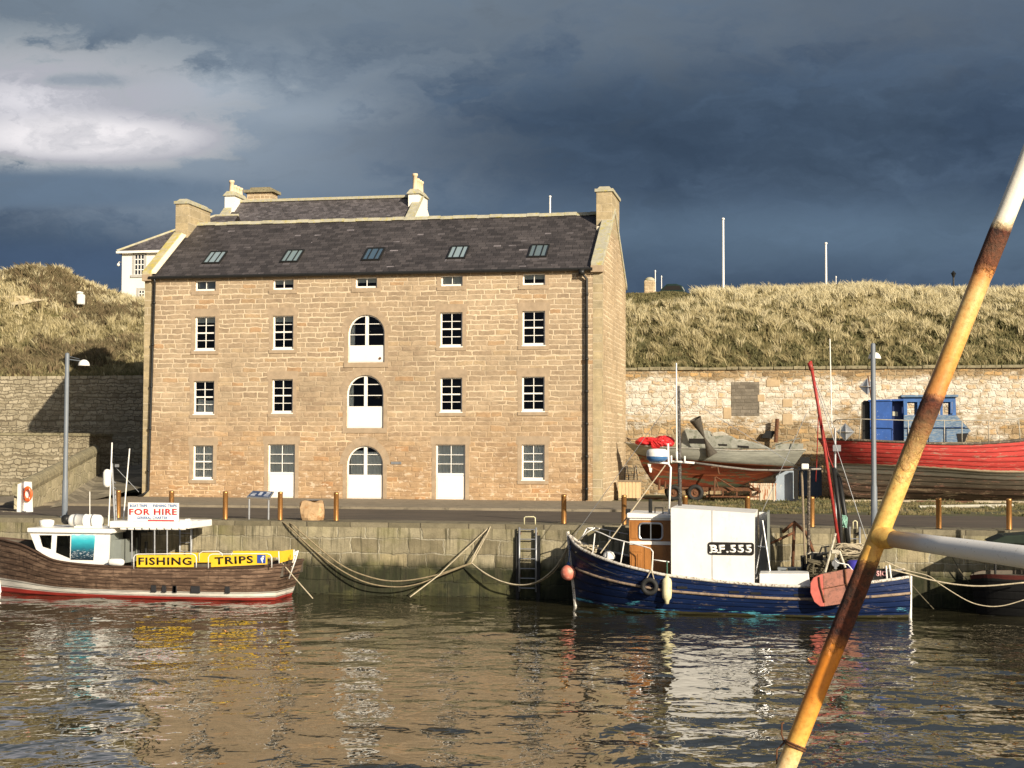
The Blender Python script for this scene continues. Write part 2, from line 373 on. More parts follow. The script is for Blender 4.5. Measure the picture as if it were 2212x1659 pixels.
def slate(name, base, light, hrow=.2, k=3.2, lf=.965):
    m, t, b = newmat(name, .62, 0, .4)
    uv = UV(t); u, v, _ = sep(t, uv)
    vr = mth(t, 'DIVIDE', v, hrow); row = mth(t, 'FLOOR', vr); fv = mth(t, 'FRACT', vr)
    W = mth(t, 'ADD', mth(t, 'MULTIPLY', u, k), mth(t, 'MULTIPLY', row, 17.37))
    vd = nd(t, 'ShaderNodeTexVoronoi', {'W': W, 'Scale': 1., 'Randomness': .5}, voronoi_dimensions='1D', feature='DISTANCE_TO_EDGE').outputs['Distance']
    vc = nd(t, 'ShaderNodeTexVoronoi', {'W': W, 'Scale': 1., 'Randomness': .5}, voronoi_dimensions='1D', feature='F1').outputs['Color']
    rr = nd(t, 'ShaderNodeSeparateColor', {0: vc}).outputs
    c = mix(t, 1., base, ramp(t, rr[0], [(0., .62), (1., 1.4)]), 'MULTIPLY')
    c = mix(t, 1., c, ramp(t, noise(t, uv, .8, 5, .6), [(.3, .75), (.7, 1.3)]), 'MULTIPLY')
    cl = ramp(t, noise(t, uv, .9, 3, .5), [(.4, 0.), (.6, 1.)])
    lm = mth(t, 'MULTIPLY', ramp(t, rr[1], [(lf, 0.), (lf+.01, 1.)]), cl)
    # only the lower half of such a slate is pale
    lm = mth(t, 'MULTIPLY', lm, mth(t, 'LESS_THAN', fv, .5))
    c = mix(t, lm, c, light)
    c = mix(t, ramp(t, noise(t, uv, 7, 2, .5), [(.74, 0.), (.76, 1.)]), c, light)
    gap = mth(t, 'MULTIPLY', ramp(t, fv, [(0., .45), (.12, 1.)]), ramp(t, vd, [(0., .4), (.05, 1.)]))
    c = mix(t, 1., c, gap, 'MULTIPLY')
    setc(t, b, c)
    h = mth(t, 'ADD', mth(t, 'MULTIPLY', mth(t, 'SUBTRACT', 1., fv), .6), mth(t, 'ADD', mth(t, 'MULTIPLY', rr[2], .5), mth(t, 'MULTIPLY', ramp(t, vd, [(0., 0.), (.05, 1.)]), .4)))
    bump(t, b, h, .8, .03)
    return m
M_slate = slate('slates', (.054, .047, .046), (.24, .215, .22))
M_slate2 = slate('far_slates', (.085, .076, .078), (.19, .18, .18))
M_quaywall = stone('quay_blocks', [(0., (.20, .17, .105)), (.4, (.28, .245, .16)), (.75, (.34, .30, .20)), (1., (.40, .33, .19))], (.46, .42, .31), h=.40, k=1.15, joint=.012, wob=.06, bmp=1., tidal=1.0, rowvar=.06)
M_retain = stone('limewashed_rubble', [(0., (.20, .14, .075)), (.35, (.34, .24, .13)), (.7, (.42, .31, .18)), (.95, (.50, .32, .14))], (.40, .32, .20), h=.2, k=2.7, joint=.018, wob=.12, bmp=1.3, rowvar=.3, soft=.03, patch=(4.6, 6.6, (.74, .70, .60), .95, 7.9))
M_retainL = stone('old_grey_masonry', [(0., (.30, .255, .17)), (.5, (.39, .34, .235)), (1., (.47, .41, .29))], (.20, .165, .11), h=.17, k=2.4, joint=.009, wob=.12, bmp=1.4, rowvar=.3, soft=.02)
M_parapet = rubble('harled_parapet', [(0., (.36, .32, .20)), (.5, (.42, .37, .24)), (1., (.50, .44, .29))], (.42, .37, .25), sc_=(1.8, 2.6), bmp=.8)
M_wallcope = plain('mossy_coping', (.24, .21, .13), .95, var=.35, scale=4, spot=(.10, .09, .05), bmp=.7)
M_road = plain('asphalt', (.09, .072, .052), .9, var=.3, scale=1.1, spot=(.062, .052, .041), bmp=.4, stretch=(.35, 1, 1))
M_pave = plain('paving', (.22, .185, .13), .9, var=.25, scale=2.2, spot=(.14, .12, .085), bmp=.3)
M_edge = stone('edge_slabs', [(0., (.16, .14, .09)), (1., (.24, .21, .14))], (.08, .07, .05), h=.6, k=.9, joint=.012, wob=.01, bmp=.5)
M_ramp = stone('ramp_setts', [(0., (.16, .14, .10)), (.6, (.24, .21, .15)), (1., (.32, .28, .2))], (.12, .11, .08), h=.7, k=.5, joint=.02, wob=.06, bmp=.6)
M_dirt = plain('earth_ground', (.10, .085, .045), .95, var=.5, scale=1.4, spot=(.05, .07, .02), bmp=1., spotr=(.45, .6))
def hillmat():
    m, t, b = newmat('hill_turf', .95, 0, .1)
    p = POS(t); n = noise(t, p, .35, 5, .6); n2 = noise(t, p, 3, 5, .7)
    c = ramp(t, n, [(.35, (.06, .07, .02)), (.5, (.13, .11, .045)), (.62, (.10, .07, .035)), (.75, (.20, .17, .08))])
    c = mix(t, 1., c, ramp(t, n2, [(.3, .6), (.7, 1.35)]), 'MULTIPLY'); setc(t, b, c)
    bump(t, b, n2, 1., .15); return m
M_hill = hillmat()
def grassmat(name, stops, dry=None):
    m, t, b = newmat(name, .75, 0, .15)
    u, v, _ = sep(t, UV(t))
    c = ramp(t, u, stops)
    c = mix(t, mth(t, 'MULTIPLY', v, .25), c, (.5, .44, .24))
    setc(t, b, c)
    out = [n for n in t.nodes if n.type == 'OUTPUT_MATERIAL'][0]
    tl = nd(t, 'ShaderNodeBsdfTranslucent', {'Color': c})
    mx = nd(t, 'ShaderNodeMixShader', {0: .25, 1: b.outputs[0], 2: tl.outputs[0]})
    t.links.new(mx.outputs[0], out.inputs[0]); return m
M_grass = grassmat('dune_grass', [(0., (.065, .07, .028)), (.25, (.14, .13, .055)), (.4, (.26, .215, .105)), (.55, (.40, .34, .18)), (.8, (.62, .54, .33)), (1., (.72, .65, .44))])
M_heath = grassmat('heath', [(0., (.05, .045, .02)), (.5, (.12, .085, .045)), (1., (.22, .15, .09))])
M_turf = grassmat('verge_grass', [(0., (.035, .05, .015)), (.5, (.10, .09, .035)), (1., (.22, .17, .085))])
def watermat():
    m, t, b = newmat('harbour_water', .008, 0, .5)
    b.inputs['IOR'].default_value = 1.62
    p = POS(t)
    b.inputs['Base Color'].default_value = (.030, .027, .014, 1)
    a = noise(t, vm(t, 'ADD', scl(t, p, (1.5, 1.25, 1)), scl(t, noise(t, p, .8, 2, .5, col=True), (.8, .8, 0))), 1.6, 2.2, .5)
    patch = ramp(t, noise(t, scl(t, p, (.12, .22, 1)), 1., 2, .5), [(.38, .5), (.62, 1.35)])
    bump(t, b, mth(t, 'MULTIPLY', a, patch), 1., .031)
    return m
M_water = watermat()
def hullmat(name, bands, wood=(.2, .12, .07), planks=7, flake=.55, chips=None, rough=.6, fv0=None, soft=.0, streak=0., wob=.08):
    """bands: colour steps over v, where v = 0 is the lower line of the topsides, 1 the sheer, -1 the keel"""
    m, t, b = newmat(name, rough, 0, .3)
    p = POS(t); uv = UV(t); u, v, _ = sep(t, uv)
    q = scl(t, p, (1, 1, 3))
    zz = mth(t, 'ADD', v, mth(t, 'MULTIPLY', mth(t, 'SUBTRACT', noise(t, q, 3, 5, .7), .5), wob))
    f = nd(t, 'ShaderNodeMapRange', {0: zz, 1: -1., 2: 1., 3: 0., 4: 1.}).outputs[0]
    st = []
    for k, (x, c) in enumerate(bands):
        st.append(((x+1)/2 + (.004 if k else 0), c))
        if k+1 < len(bands): st.append(((bands[k+1][0]+1)/2 - .004, c))
    c = ramp(t, f, st)
    n = noise(t, scl(t, p, (.9, .9, 4.5)), 2.2, 8, .75)
    c = mix(t, 1., c, ramp(t, noise(t, scl(t, p, (.7, .7, 5)), 2, 6, .68), [(.25, .6), (.75, 1.35)]), 'MULTIPLY')
    fl = ramp(t, n, [(flake, 0.), (flake+.05, .85)])
    if fv0 is not None: fl = mth(t, 'MULTIPLY', fl, mth(t, 'GREATER_THAN', v, fv0))
    c = mix(t, fl, c, wood)
    if chips:
        n3 = noise(t, scl(t, p, (.6, .6, 4)), 1.3, 8, .74)
        g = nd(t, 'ShaderNodeMapRange', {0: v, 1: chips[2], 2: chips[3], 3: .16, 4: 0.}).outputs[0]
        c = mix(t, ramp(t, mth(t, 'ADD', n3, g), [(chips[0], 0.), (chips[0]+.03, 1.)]), c, chips[1])
    pv = mth(t, 'FRACT', mth(t, 'MULTIPLY', v, float(planks)))
    ln = ramp(t, mth(t, 'ADD', pv, mth(t, 'MULTIPLY', mth(t, 'SUBTRACT', n, .5), .25)), [(0., .12), (.2, .9), (.8, 1.), (1., 1.12)])
    c = mix(t, .9, c, ln, 'MULTIPLY')
    if streak:
        s_ = ramp(t, noise(t, scl(t, p, (9, 9, 1.2)), 1.4, 4, .6), [(.55, 0.), (.7, 1.)])
        if fv0 is not None: s_ = mth(t, 'MULTIPLY', s_, mth(t, 'GREATER_THAN', v, fv0))
        c = mix(t, mth(t, 'MULTIPLY', s_, streak), c, (.03, .02, .015))
    setc(t, b, c)
    bump(t, b, mth(t, 'ADD', mth(t, 'MULTIPLY', ln, .6), mth(t, 'ADD', mth(t, 'MULTIPLY', n, .4), mth(t, 'MULTIPLY', pv, .5))), .8, .03)
    return m
M_rust = plain('rusty_steel', (.13, .055, .025), .85, var=.4, scale=9, spot=(.06, .03, .02), bmp=.6)
M_steel = plain('galvanised_steel', (.30, .31, .32), .45, .5, var=.2, scale=6)
M_greypole = plain('grey_painted_post', (.15, .17, .19), .5, var=.12, scale=3, spec=.4)
M_bronze = plain('bronze_bollard', (.50, .25, .085), .34, .75, var=.15, scale=3)
M_rope = plain('straw_rope', (.42, .36, .25), .95, var=.3, scale=14)
M_ropedark = plain('wet_rope', (.11, .095, .06), .95, var=.4, scale=10)
M_rubber = plain('rubber', (.018, .018, .017), .7, var=.3, scale=8)
M_wood = plain('grey_timber', (.24, .19, .13), .85, var=.35, scale=5, bmp=.4, stretch=(1, 1, 4))
M_ply = plain('pale_boards', (.58, .43, .24), .8, var=.2, scale=8, stretch=(8, 8, .6), bmp=.2)
M_yellow = plain('yellow_board', (.80, .50, .03), .5, var=.06)
M_ink = plain('black_lettering', (.012, .01, .008), .5)
M_redink = plain('red_lettering', (.55, .02, .025), .5)
M_blueink = plain('blue_lettering', (.03, .12, .32), .5)
M_orange = plain('orange_plastic', (.75, .12, .03), .45, var=.1)
M_ballred = plain('faded_red_buoy', (.62, .19, .13), .5, var=.25, scale=4, spot=(.68, .4, .3), spotr=(.5, .65))
M_fender = plain('dirty_white_fender', (.66, .60, .36), .55, var=.2, scale=4, spot=(.42, .38, .2), spotr=(.55, .65))
M_tarp = plain('red_tarpaulin', (.55, .025, .03), .45, var=.3, scale=6, bmp=.6)
M_brownwood = plain('varnished_wood', (.34, .14, .035), .4, var=.35, scale=4, stretch=(1, 1, .35), spec=.5)
M_alu = plain('aluminium', (.55, .56, .57), .35, .9, var=.05)
M_navy = plain('blue_plastic', (.03, .09, .25), .5)
# ------------------------------------------------------------------ ground, quay, water
YW = 40.6                    # face of the quay wall
def sheet(name, x0, x1, y0, y1, z, m, mb=None):
    mb = mb or MB(); mb.face([(x0, y0, z), (x1, y0, z), (x1, y1, z), (x0, y1, z)]); return structure(build(name, mb, m))
sheet('ground', -400, 400, YW+.5, 900, ZQ-.004, M_dirt)
sheet('road', -120, 90, YW+1.5, 49.4, ZQ+.006, M_road)
mb = MB(); mb.box(-120, YW, ZQ-.12, 90, YW+1.5, ZQ+.02); structure(build('quay_edge', mb, M_edge))
mb = MB(); mb.box(-32, 49.4, ZQ-.2, -4.2, 57.1, ZQ+.09); structure(build('pavement', mb, M_pave))
mb = MB(); mb.face([(-120, YW+.004, -1.5), (90, YW+.004, -1.5), (90, YW+.004, ZQ-.12), (-120, YW+.004, ZQ-.12)])
mb.face([(-120, YW+.5, -1.5), (90, YW+.5, -1.5), (90, YW+.5, ZQ-.12), (-120, YW+.5, ZQ-.12)][::-1])
qw = build('quay_wall', mb, M_quaywall, origin=(0, YW, 0)); tag(qw, 'long harbour wall of big stone blocks, dark green with weed at the waterline', 'harbour wall')
mb = MB(); mb.box(-120, -30, -1.5, 90, 5.2, 2.6); structure(build('near_quay', mb, M_edge))
def water():
    xs = np.concatenate([-24-np.geomspace(1, 130, 30)[::-1], np.arange(-24, 9.5, .06), 9.5+np.geomspace(1, 100, 26)])
    ys = np.concatenate([np.linspace(4.9, 16.5, 40), np.arange(16.55, 40.9, .055)])
    X, Y = np.meshgrid(xs, ys); Z = np.zeros_like(X)
    for i in range(80):
        lam = math.exp(rng.uniform(math.log(.55), math.log(3.6))); th = rng.normal(math.pi/2+.12, .62)
        kx, ky = math.cos(th)*2*math.pi/lam, math.sin(th)*2*math.pi/lam
        A = .00105*lam**.9
        Z += A*np.sin(kx*X+ky*Y+rng.uniform(0, 6.28))
    fade = np.clip((X+27)/3, 0, 1)*np.clip((12-X)/2.5, 0, 1)*np.clip((Y-16)/2, 0, 1)
    pat = .75+.35*np.sin(X*.35+Y*.2+1)*np.sin(Y*.5-X*.12)
    Z *= fade*pat
    n, k = X.shape
    me = bpy.data.meshes.new('water'); me.vertices.add(n*k)
    me.vertices.foreach_set('co', np.stack([X, Y, Z], -1).ravel())
    idx = np.arange(n*k).reshape(n, k)
    q = np.stack([idx[:-1, :-1], idx[:-1, 1:], idx[1:, 1:], idx[1:, :-1]], -1).reshape(-1, 4)
    me.loops.add(q.size); me.loops.foreach_set('vertex_index', q.ravel())
    me.polygons.add(len(q)); me.polygons.foreach_set('loop_start', np.arange(0, q.size, 4))
    me.polygons.foreach_set('use_smooth', np.ones(len(q), bool)); me.update(calc_edges=True)
    me.materials.append(M_water)
    o = bpy.data.objects.new('water', me); COL.objects.link(o); structure(o)
water()
# ------------------------------------------------------------------ the granary
YF = 56.9
Z4 = lambda x, y: ((500+x/1.843)*.576, (1000+y/1.843)*.576)
Z5 = lambda x, y: ((1500+x/1.843)*.576, (1000+y/1.843)*.576)
def rect(z, x0, y0, x1, y1, Y=YF):
    p = at(*z(x0, y1), Y); q = at(*z(x1, y0), Y); return [p.x, p.z, q.x, q.z]
XL = at(310, 850, YF).x; XR = at(1300.5, 850, YF).x
ZE = at(800, 585, YF).z; ZB = ZQ
YB = atx(1351.5, 760, XR).y
YR = (YF+YB)/2
ZR = at(870, 475, YR).z
print('granary', XL, XR, ZE, YB, ZR)
gran = thing('granary', 'four storey sandstone harbour warehouse with slate roof and white windows', 'warehouse', ((XL+XR)/2, YR, ZQ))
wins = []        # kind, rect, extra
for z, b in [(Z4, (428, 95, 570, 168)), (Z4, (965, 85, 1108, 160)), (Z4, (1535, 72, 1685, 148)), (Z5, (283, 60, 433, 135)), (Z5, (847, 47, 1003, 127))]:
    wins.append(['small', rect(z, *b)])
for z, b in [(Z4, (424, 345, 567, 577)), (Z4, (963, 338, 1107, 570)), (Z5, (277, 315, 432, 552)), (Z5, (845, 305, 1003, 543)),
             (Z4, (415, 790, 560, 1018)), (Z4, (957, 778, 1103, 1010)), (Z5, (277, 767, 430, 1003)), (Z5, (842, 760, 1000, 998)),
             (Z4, (410, 1235, 552, 1467)), (Z5, (840, 1230, 1000, 1472))]:
    wins.append(['sash', rect(z, *b)])
for z, b in [(Z4, (927, 1228, 1118, 1622)), (Z5, (246, 1230, 452, 1633))]:
    wins.append(['door', rect(z, *b)])
for z, b in [(Z4, (1482, 330, 1738, 662)), (Z4, (1473, 748, 1730, 1115)), (Z4, (1473, 1238, 1727, 1630))]:
    wins.append(['arch', rect(z, *b)])
for w_i in wins:
    if w_i[0] == 'door' or (w_i[0] == 'arch' and w_i[1][1] < 3): w_i[1][1] = ZQ+.1
RD = .17                      # reveal depth
# dark edges stay inside: openings cut from the front wall
xs = sorted({XL, XR} | {r[0] for _, r in wins} | {r[2] for _, r in wins})
zs = sorted({ZB, ZE} | {r[1] for _, r in wins} | {r[3] for _, r in wins})
mb = MB()
def inside(x, z): return any(r[0] < x < r[2] and r[1] < z < r[3] for _, r in wins)
for i in range(len(xs)-1):
    for j in range(len(zs)-1):
        if not inside((xs[i]+xs[i+1])/2, (zs[j]+zs[j+1])/2):
            mb.face([(xs[i], YF, zs[j]), (xs[i+1], YF, zs[j]), (xs[i+1], YF, zs[j+1]), (xs[i], YF, zs[j+1])])
def archpts(r, n=14):
    cx = (r[0]+r[2])/2; ra = (r[2]-r[0])/2; zc = r[3]-ra
    return [(cx-ra*math.cos(math.pi*k/n), zc+ra*math.sin(math.pi*k/n)) for k in range(n+1)], cx, ra, zc
for kind, r in wins:
    x0, z0, x1, z1 = r
    if kind != 'arch':
        out = [(x0, z0), (x1, z0), (x1, z1), (x0, z1)]
    else:
        ap, cx, ra, zc = archpts(r)
        out = [(x0, z0), (x1, z0)] + ap[::-1]
        for k in range(len(ap)-1):
            (ax, az), (bx_, bz) = ap[k], ap[k+1]
            mb.face([(ax, YF, az), (bx_, YF, bz), (bx_, YF, z1), (ax, YF, z1)])
    for k in range(len(out)):
        a, b = out[k], out[(k+1) % len(out)]
        mb.face([(a[0], YF, a[1]), (b[0], YF, b[1]), (b[0], YF+RD, b[1]), (a[0], YF+RD, a[1])])
build('wall', mb, M_wall, gran)
mb = MB(); mb.face([(XR, YB, ZB), (XL, YB, ZB), (XL, YB, ZE), (XR, YB, ZE)]); build('rear_wall', mb, M_gable, gran)
CPT = .16                     # coping thickness above the roof
for X, s in ((XL, -1), (XR, 1)):
    mb = MB(); P = [(X, YF, ZB), (X, YB, ZB), (X, YB, ZE+.05), (X, YR, ZR+.1), (X, YF, ZE+.05)]
    mb.face(P if s > 0 else P[::-1]); build('gable_wall', mb, M_gable, gran)
# quoins
for X0, X1 in ((XL-.004, XL+.32), (XR-.36, XR+.004)):
    mb = MB(); mb.box(X0, YF-.008, ZB, X1, YF+.3, ZE-.02); build('quoin', mb, M_quoin, gran)
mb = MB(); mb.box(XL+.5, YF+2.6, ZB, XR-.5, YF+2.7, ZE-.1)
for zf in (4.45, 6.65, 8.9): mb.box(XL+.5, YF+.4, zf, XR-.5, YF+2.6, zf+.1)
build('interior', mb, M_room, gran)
sl = (ZR-ZE)/(YR-YF); L = math.hypot(ZR-ZE, YR-YF)
OV = .16
mb = MB()
A = [(XL+.3, YF-OV, ZE-OV*sl+.03), (XR-.42, YF-OV, ZE-OV*sl+.03), (XR-.42, YR, ZR+.03), (XL+.3, YR, ZR+.03)]
mb.face(A, [(A[0][0], 0), (A[1][0], 0), (A[1][0], L), (A[0][0], L)])
B = [(XR-.42, YB+OV, ZE-OV*sl+.03), (XL+.3, YB+OV, ZE-OV*sl+.03), (XL+.3, YR, ZR+.03), (XR-.42, YR, ZR+.03)]
mb.face(B, [(B[0][0], 0), (B[1][0], 0), (B[1][0], L), (B[0][0], L)])
roof = build('roof', mb, M_slate, gran)
mb = MB(); n = 34
for k in range(n):
    a = XL+.4+(XR-XL-.9)*k/n; b = XL+.4+(XR-XL-.9)*(k+1)/n-.01; dz = .012*math.sin(k*2.3)
    mb.quadbox([(a, YR-.16, ZR-.03+dz), (b, YR-.16, ZR-.03+dz), (b, YR, ZR+.13+dz), (a, YR, ZR+.13+dz)], [(a, YR+.02, ZR-.05), (b, YR+.02, ZR-.05), (b, YR+.16, ZR-.03+dz), (a, YR+.16, ZR-.03+dz)])
build('ridge_stones', mb, M_cope, roof)
def cope(xa, xb, m, name='coping'):
    mb = MB()
    def pt(x, y, dz): return (x, y, ZE+(min(y, 2*YR-y)-YF)*sl+dz)
    N = 9
    for side in (0, 1):
        for k in range(N):
            ya = YF-.18+(YR-YF+.18)*k/N; yb = YF-.18+(YR-YF+.18)*(k+1)/N-.012
            if side: ya, yb = 2*YR-yb, 2*YR-ya
            mb.quadbox([pt(xa, ya, .02), pt(xb, ya, .02), pt(xb, ya, .26), pt(xa, ya, .26)], [pt(xa, yb, .02), pt(xb, yb, .02), pt(xb, yb, .26), pt(xa, yb, .26)])
    return build(name, mb, m, gran, bevel=.015)
cope(XL-.05, XL+.33, M_copelichen); cope(XR-.42, XR+.05, M_cope)
mb = MB()
mb.quadbox([(XL+.33, YF-.1, ZE+.05), (XL+.52, YF-.1, ZE+.05), (XL+.52, YF-.1, ZE+.09), (XL+.33, YF-.1, ZE+.17)],
           [(XL+.33, YR, ZR+.1), (XL+.52, YR, ZR+.1), (XL+.52, YR, ZR+.14), (XL+.33, YR, ZR+.22)]); build('flashing', mb, M_lead, roof)
for x0, x1 in ((XL-.06, XL+.34), (XR-.43, XR+.06)):
    mb = MB(); mb.box(x0, YF-.2, ZE-.25, x1, YF+.05, ZE+.02); build('skew_putt', mb, M_dress, gran, bevel=.02)
# chimneys
def chimney(px0, pxc, pxb, pyt, pyb, X, side, m=None):
    yf = atx(pxc, pyt, X).y; yb = max(atx(pxb, pyt, X).y, yf+1.4)
    p = at(px0, pyt, yf); q = at(pxc, pyt, yf); zt = q.z; zb = ZE+(yf-YF)*sl-.3
    mb = MB(); mb.box(p.x, yf, zb, q.x, yb, zt-.2)
    ch = build('chimney', mb, M_quoin if m is None else m, gran, bevel=.01)
    mb = MB(); mb.box(p.x-.06, yf-.06, zt-.2, q.x+.06, yb+.06, zt-.08)
    mb.quadbox([(p.x+.02, yf+.02, zt-.08), (q.x-.02, yf+.02, zt-.08), (q.x-.12, yf+.14, zt+.04), (p.x+.12, yf+.14, zt+.04)],
               [(p.x+.02, yb-.02, zt-.08), (q.x-.02, yb-.02, zt-.08), (q.x-.12, yb-.14, zt+.04), (p.x+.12, yb-.14, zt+.04)])
    build('cap', mb, M_cope, ch)
    print('chimney', p.x, q.x, yf, yb, zb, zt)
chimney(1288, 1321.6, 1337.8, 403, 487, XR+.002, 1)
chimney(379.5, 406.6, 455, 430, 500, XL+.60, -1)
mb = MB(); c = at(1296, 495, atx(1321.6, 403, XR).y-.3); mb.box(c.x-.15, c.y-.1, c.z-.12, c.x+.18, c.y+.2, c.z+.12); build('cement_fillet', mb, M_lead, roof, bevel=.05)
# gutter and pipes
mb = MB(); zg = ZE-OV*sl-.02; mb.tube([(XL+.25, YF-OV-.04, zg), (XR-.35, YF-OV-.04, zg)], .065, 8); build('gutter', mb, M_black, gran)
mb = MB(); px = at(322, 1070, YF).x; pt = at(337, 610, YF).x
mb.tube([(pt, YF-.2, zg), (pt, YF-.12, ZE-.3), (px+.02, YF-.12, ZQ+.35), (px-.1, YF-.2, ZQ+.22), (px-.35, YF-.3, ZQ+.1)], .05, 8)
for k in range(5):
    f = (k+.5)/5; mb.lathe((pt+(px-pt)*f, YF-.12, ZE-.3+(ZQ+.6-ZE)*f), [(.05, -.04), (.068, -.04), (.068, .04), (.05, .04)], 10)
build('downpipe', mb, M_black, gran, smooth=True)
mb = MB(); px = at(1268, 1000, YF).x; px0 = at(1258, 580, YF).x
mb.tube([(px0, YF-.2, zg), (px0, YF-.2, ZE-.28), (px, YF-.13, ZE-.5), (px, YF-.12, ZQ+.12)], .055, 8)
for k in range(7):
    f = (k+.4)/7; mb.lathe((px, YF-.12, ZE-.6+(ZQ+.4-ZE)*f), [(.05, -.05), (.075, -.05), (.075, .05), (.05, .05)], 10)
mb.box(px0-.11, YF-.3, ZE-.35, px0+.11, YF-.12, ZE-.14)
build('downpipe', mb, M_black, gran, smooth=True)
# windows
def curtain(mb, x0, x1, z0, z1, y, folds=7, amp=.011):
    n = folds*6; P = []
    for k in range(n+1):
        x = x0+(x1-x0)*k/n; P.append((x, y+amp*math.sin(k/6*2*math.pi)+.004*math.sin(k*1.7)))
    for k in range(n): mb.face([(P[k][0], P[k][1], z0), (P[k+1][0], P[k+1][1], z0), (P[k+1][0], P[k+1][1], z1), (P[k][0], P[k][1], z1)])
wi = 0
for kind, r in wins:
    x0, z0, x1, z1 = r; y = YF+RD-.09; wi += 1
    fr = .055 if kind != 'small' else .05
    mb = MB(); gl = None
    if kind in ('small', 'sash', 'door'):
        zb_ = z0 if kind != 'door' else z0+(z1-z0)*.44
        mb.box(x0, y, zb_, x0+fr, y+.1, z1).box(x1-fr, y, zb_, x1, y+.1, z1)
        mb.box(x0+fr, y, z1-fr*.8, x1-fr, y+.1, z1).box(x0+fr, y, zb_, x1-fr, y+.1, zb_+fr*1.5)
        xm = (x0+x1)/2; rows = {'small': 1, 'sash': 4, 'door': 3}[kind]
        bt = .013; mb.box(xm-bt, y+.02, zb_+fr*1.5, xm+bt, y+.07, z1-fr*.8)
        H0, H1 = zb_+fr*1.5, z1-fr*.8
        for k in range(1, rows):
            zz = H0+(H1-H0)*k/rows; hb = .028 if (kind == 'sash' and k == 2) else .013
            mb.box(x0+fr, y+.016, zz-hb, x1-fr, y+.074, zz+hb)
        win = build('window' if kind != 'door' else 'glazed_door', mb, M_white, gran)
        mb = MB(); mb.face([(x0+fr, y+.055, H0), (x1-fr, y+.055, H0), (x1-fr, y+.055, H1), (x0+fr, y+.055, H1)]); build('pane', mb, M_glass, win)
        if kind == 'door':
            mb = MB(); mb.box(x0, y+.01, z0, x1, y+.08, zb_-.003)
            mb.box(x0+.05, y-.004, z0+.06, x1-.05, y+.008, zb_-.05); build('door_panel', mb, M_white, win, bevel=.006)
        if kind == 'sash':
            mb = MB(); mb.box(x0-.02, y-.12, z0-.045, x1+.02, y-.002, z0-.004); build('timber_sill', mb, M_white, win)
    else:
        ap, cx, ra, zc = archpts(r, 18); H0 = z0+(z1-z0)*({0: .36, 1: .41, 2: .45}[wi-18])
        inr = [(cx+(a-cx)*(1-fr/ra), zc+(b-zc)*(1-fr/ra)) for a, b in ap]
        for k in range(len(ap)-1):
            a, b, c_, d_ = ap[k], ap[k+1], inr[k+1], inr[k]
            mb.quadbox([(a[0], y, a[1]), (b[0], y, b[1]), (c_[0], y, c_[1]), (d_[0], y, d_[1])], [(a[0], y+.1, a[1]), (b[0], y+.1, b[1]), (c_[0], y+.1, c_[1]), (d_[0], y+.1, d_[1])])
        mb.box(x0, y, H0, x0+fr, y+.1, zc).box(x1-fr, y, H0, x1, y+.1, zc)
        mb.box(cx-.065, y+.002, H0, cx+.065, y+.09, z1-.03)
        for k in (1, 2):
            zz = H0+(z1-H0)*(.35*k); hw = ra-fr if zz < zc else math.sqrt(max((ra-fr)**2-(zz-zc)**2, .01))
            mb.box(cx-hw, y+.02, zz-.014, cx-.065, y+.07, zz+.014).box(cx+.065, y+.02, zz-.014, cx+hw, y+.07, zz+.014)
        win = build('arched_window', mb, M_white, gran)
        mb = MB(); mb.face([(x0+fr, y+.055, H0), (x1-fr, y+.055, H0)]+[(a, y+.055, b) for a, b in inr[::-1]]); build('pane', mb, M_glass, win)
        mb = MB(); mb.box(x0, y+.01, z0, x1, y+.09, H0-.003); mb.box(x0+.04, y-.004, z0+.04, x1-.04, y+.008, H0-.05); build('door_panel', mb, M_white, win, bevel=.006)
        if wi == 18:
            mb = MB(); mb.lathe((x1-.2, y-.012, z0+.16), [(.0, -.03), (.05, -.03), (.05, .02), (.03, .02)], 12, 'Y'); build('round_vent', mb, M_rust, win)
    # curtains and blinds as the photo shows them
    low = z0 < 4.0
    mb = MB()
    if low and kind != 'arch':
        curtain(mb, x0+.03, (x0+x1)/2-.03, z0 if kind == 'sash' else z0+.9, z1, y+.12, 4)
        curtain(mb, (x0+x1)/2+.02, x1-.03, z0 if kind == 'sash' else z0+.9, z1, y+.12, 4)
    elif low: curtain(mb, x0+.1, cx-.06, z0+.9, z1-.2, y+.12, 4); curtain(mb, cx+.06, x1-.12, z0+.9, z1-.25, y+.12, 4)
    elif kind == 'arch': curtain(mb, x0+.02, x0+.22, z0, z1-.35, y+.17, 3)
    elif wi == 10: curtain(mb, x0+.08, x0+.36, z0, z0+.62, y+.17, 3); curtain(mb, x0+.36, x1, z0, z0+.55, y+.2, 4)
    if mb.f: build('curtain', mb, M_curtain, win)
    mb = MB()
    if wi in (6, 7): mb.box(x0+.06, y+.12, z1-.24, x1-.06, y+.13, z1)
    if wi in (2, 3, 5): mb.box(x0+.05, y+.12, z1-.2, x1-.05, y+.13, z1)
    if wi in (1, 4): mb.box(x0+.05, y+.12, z0, x1-.05, y+.13, z1)
    if mb.f: build('blind', mb, M_blind if wi != 1 else M_steel, win)
    # dressed margins
    mb = MB(); g = .16; yy = YF-.007; ye = YF+.05
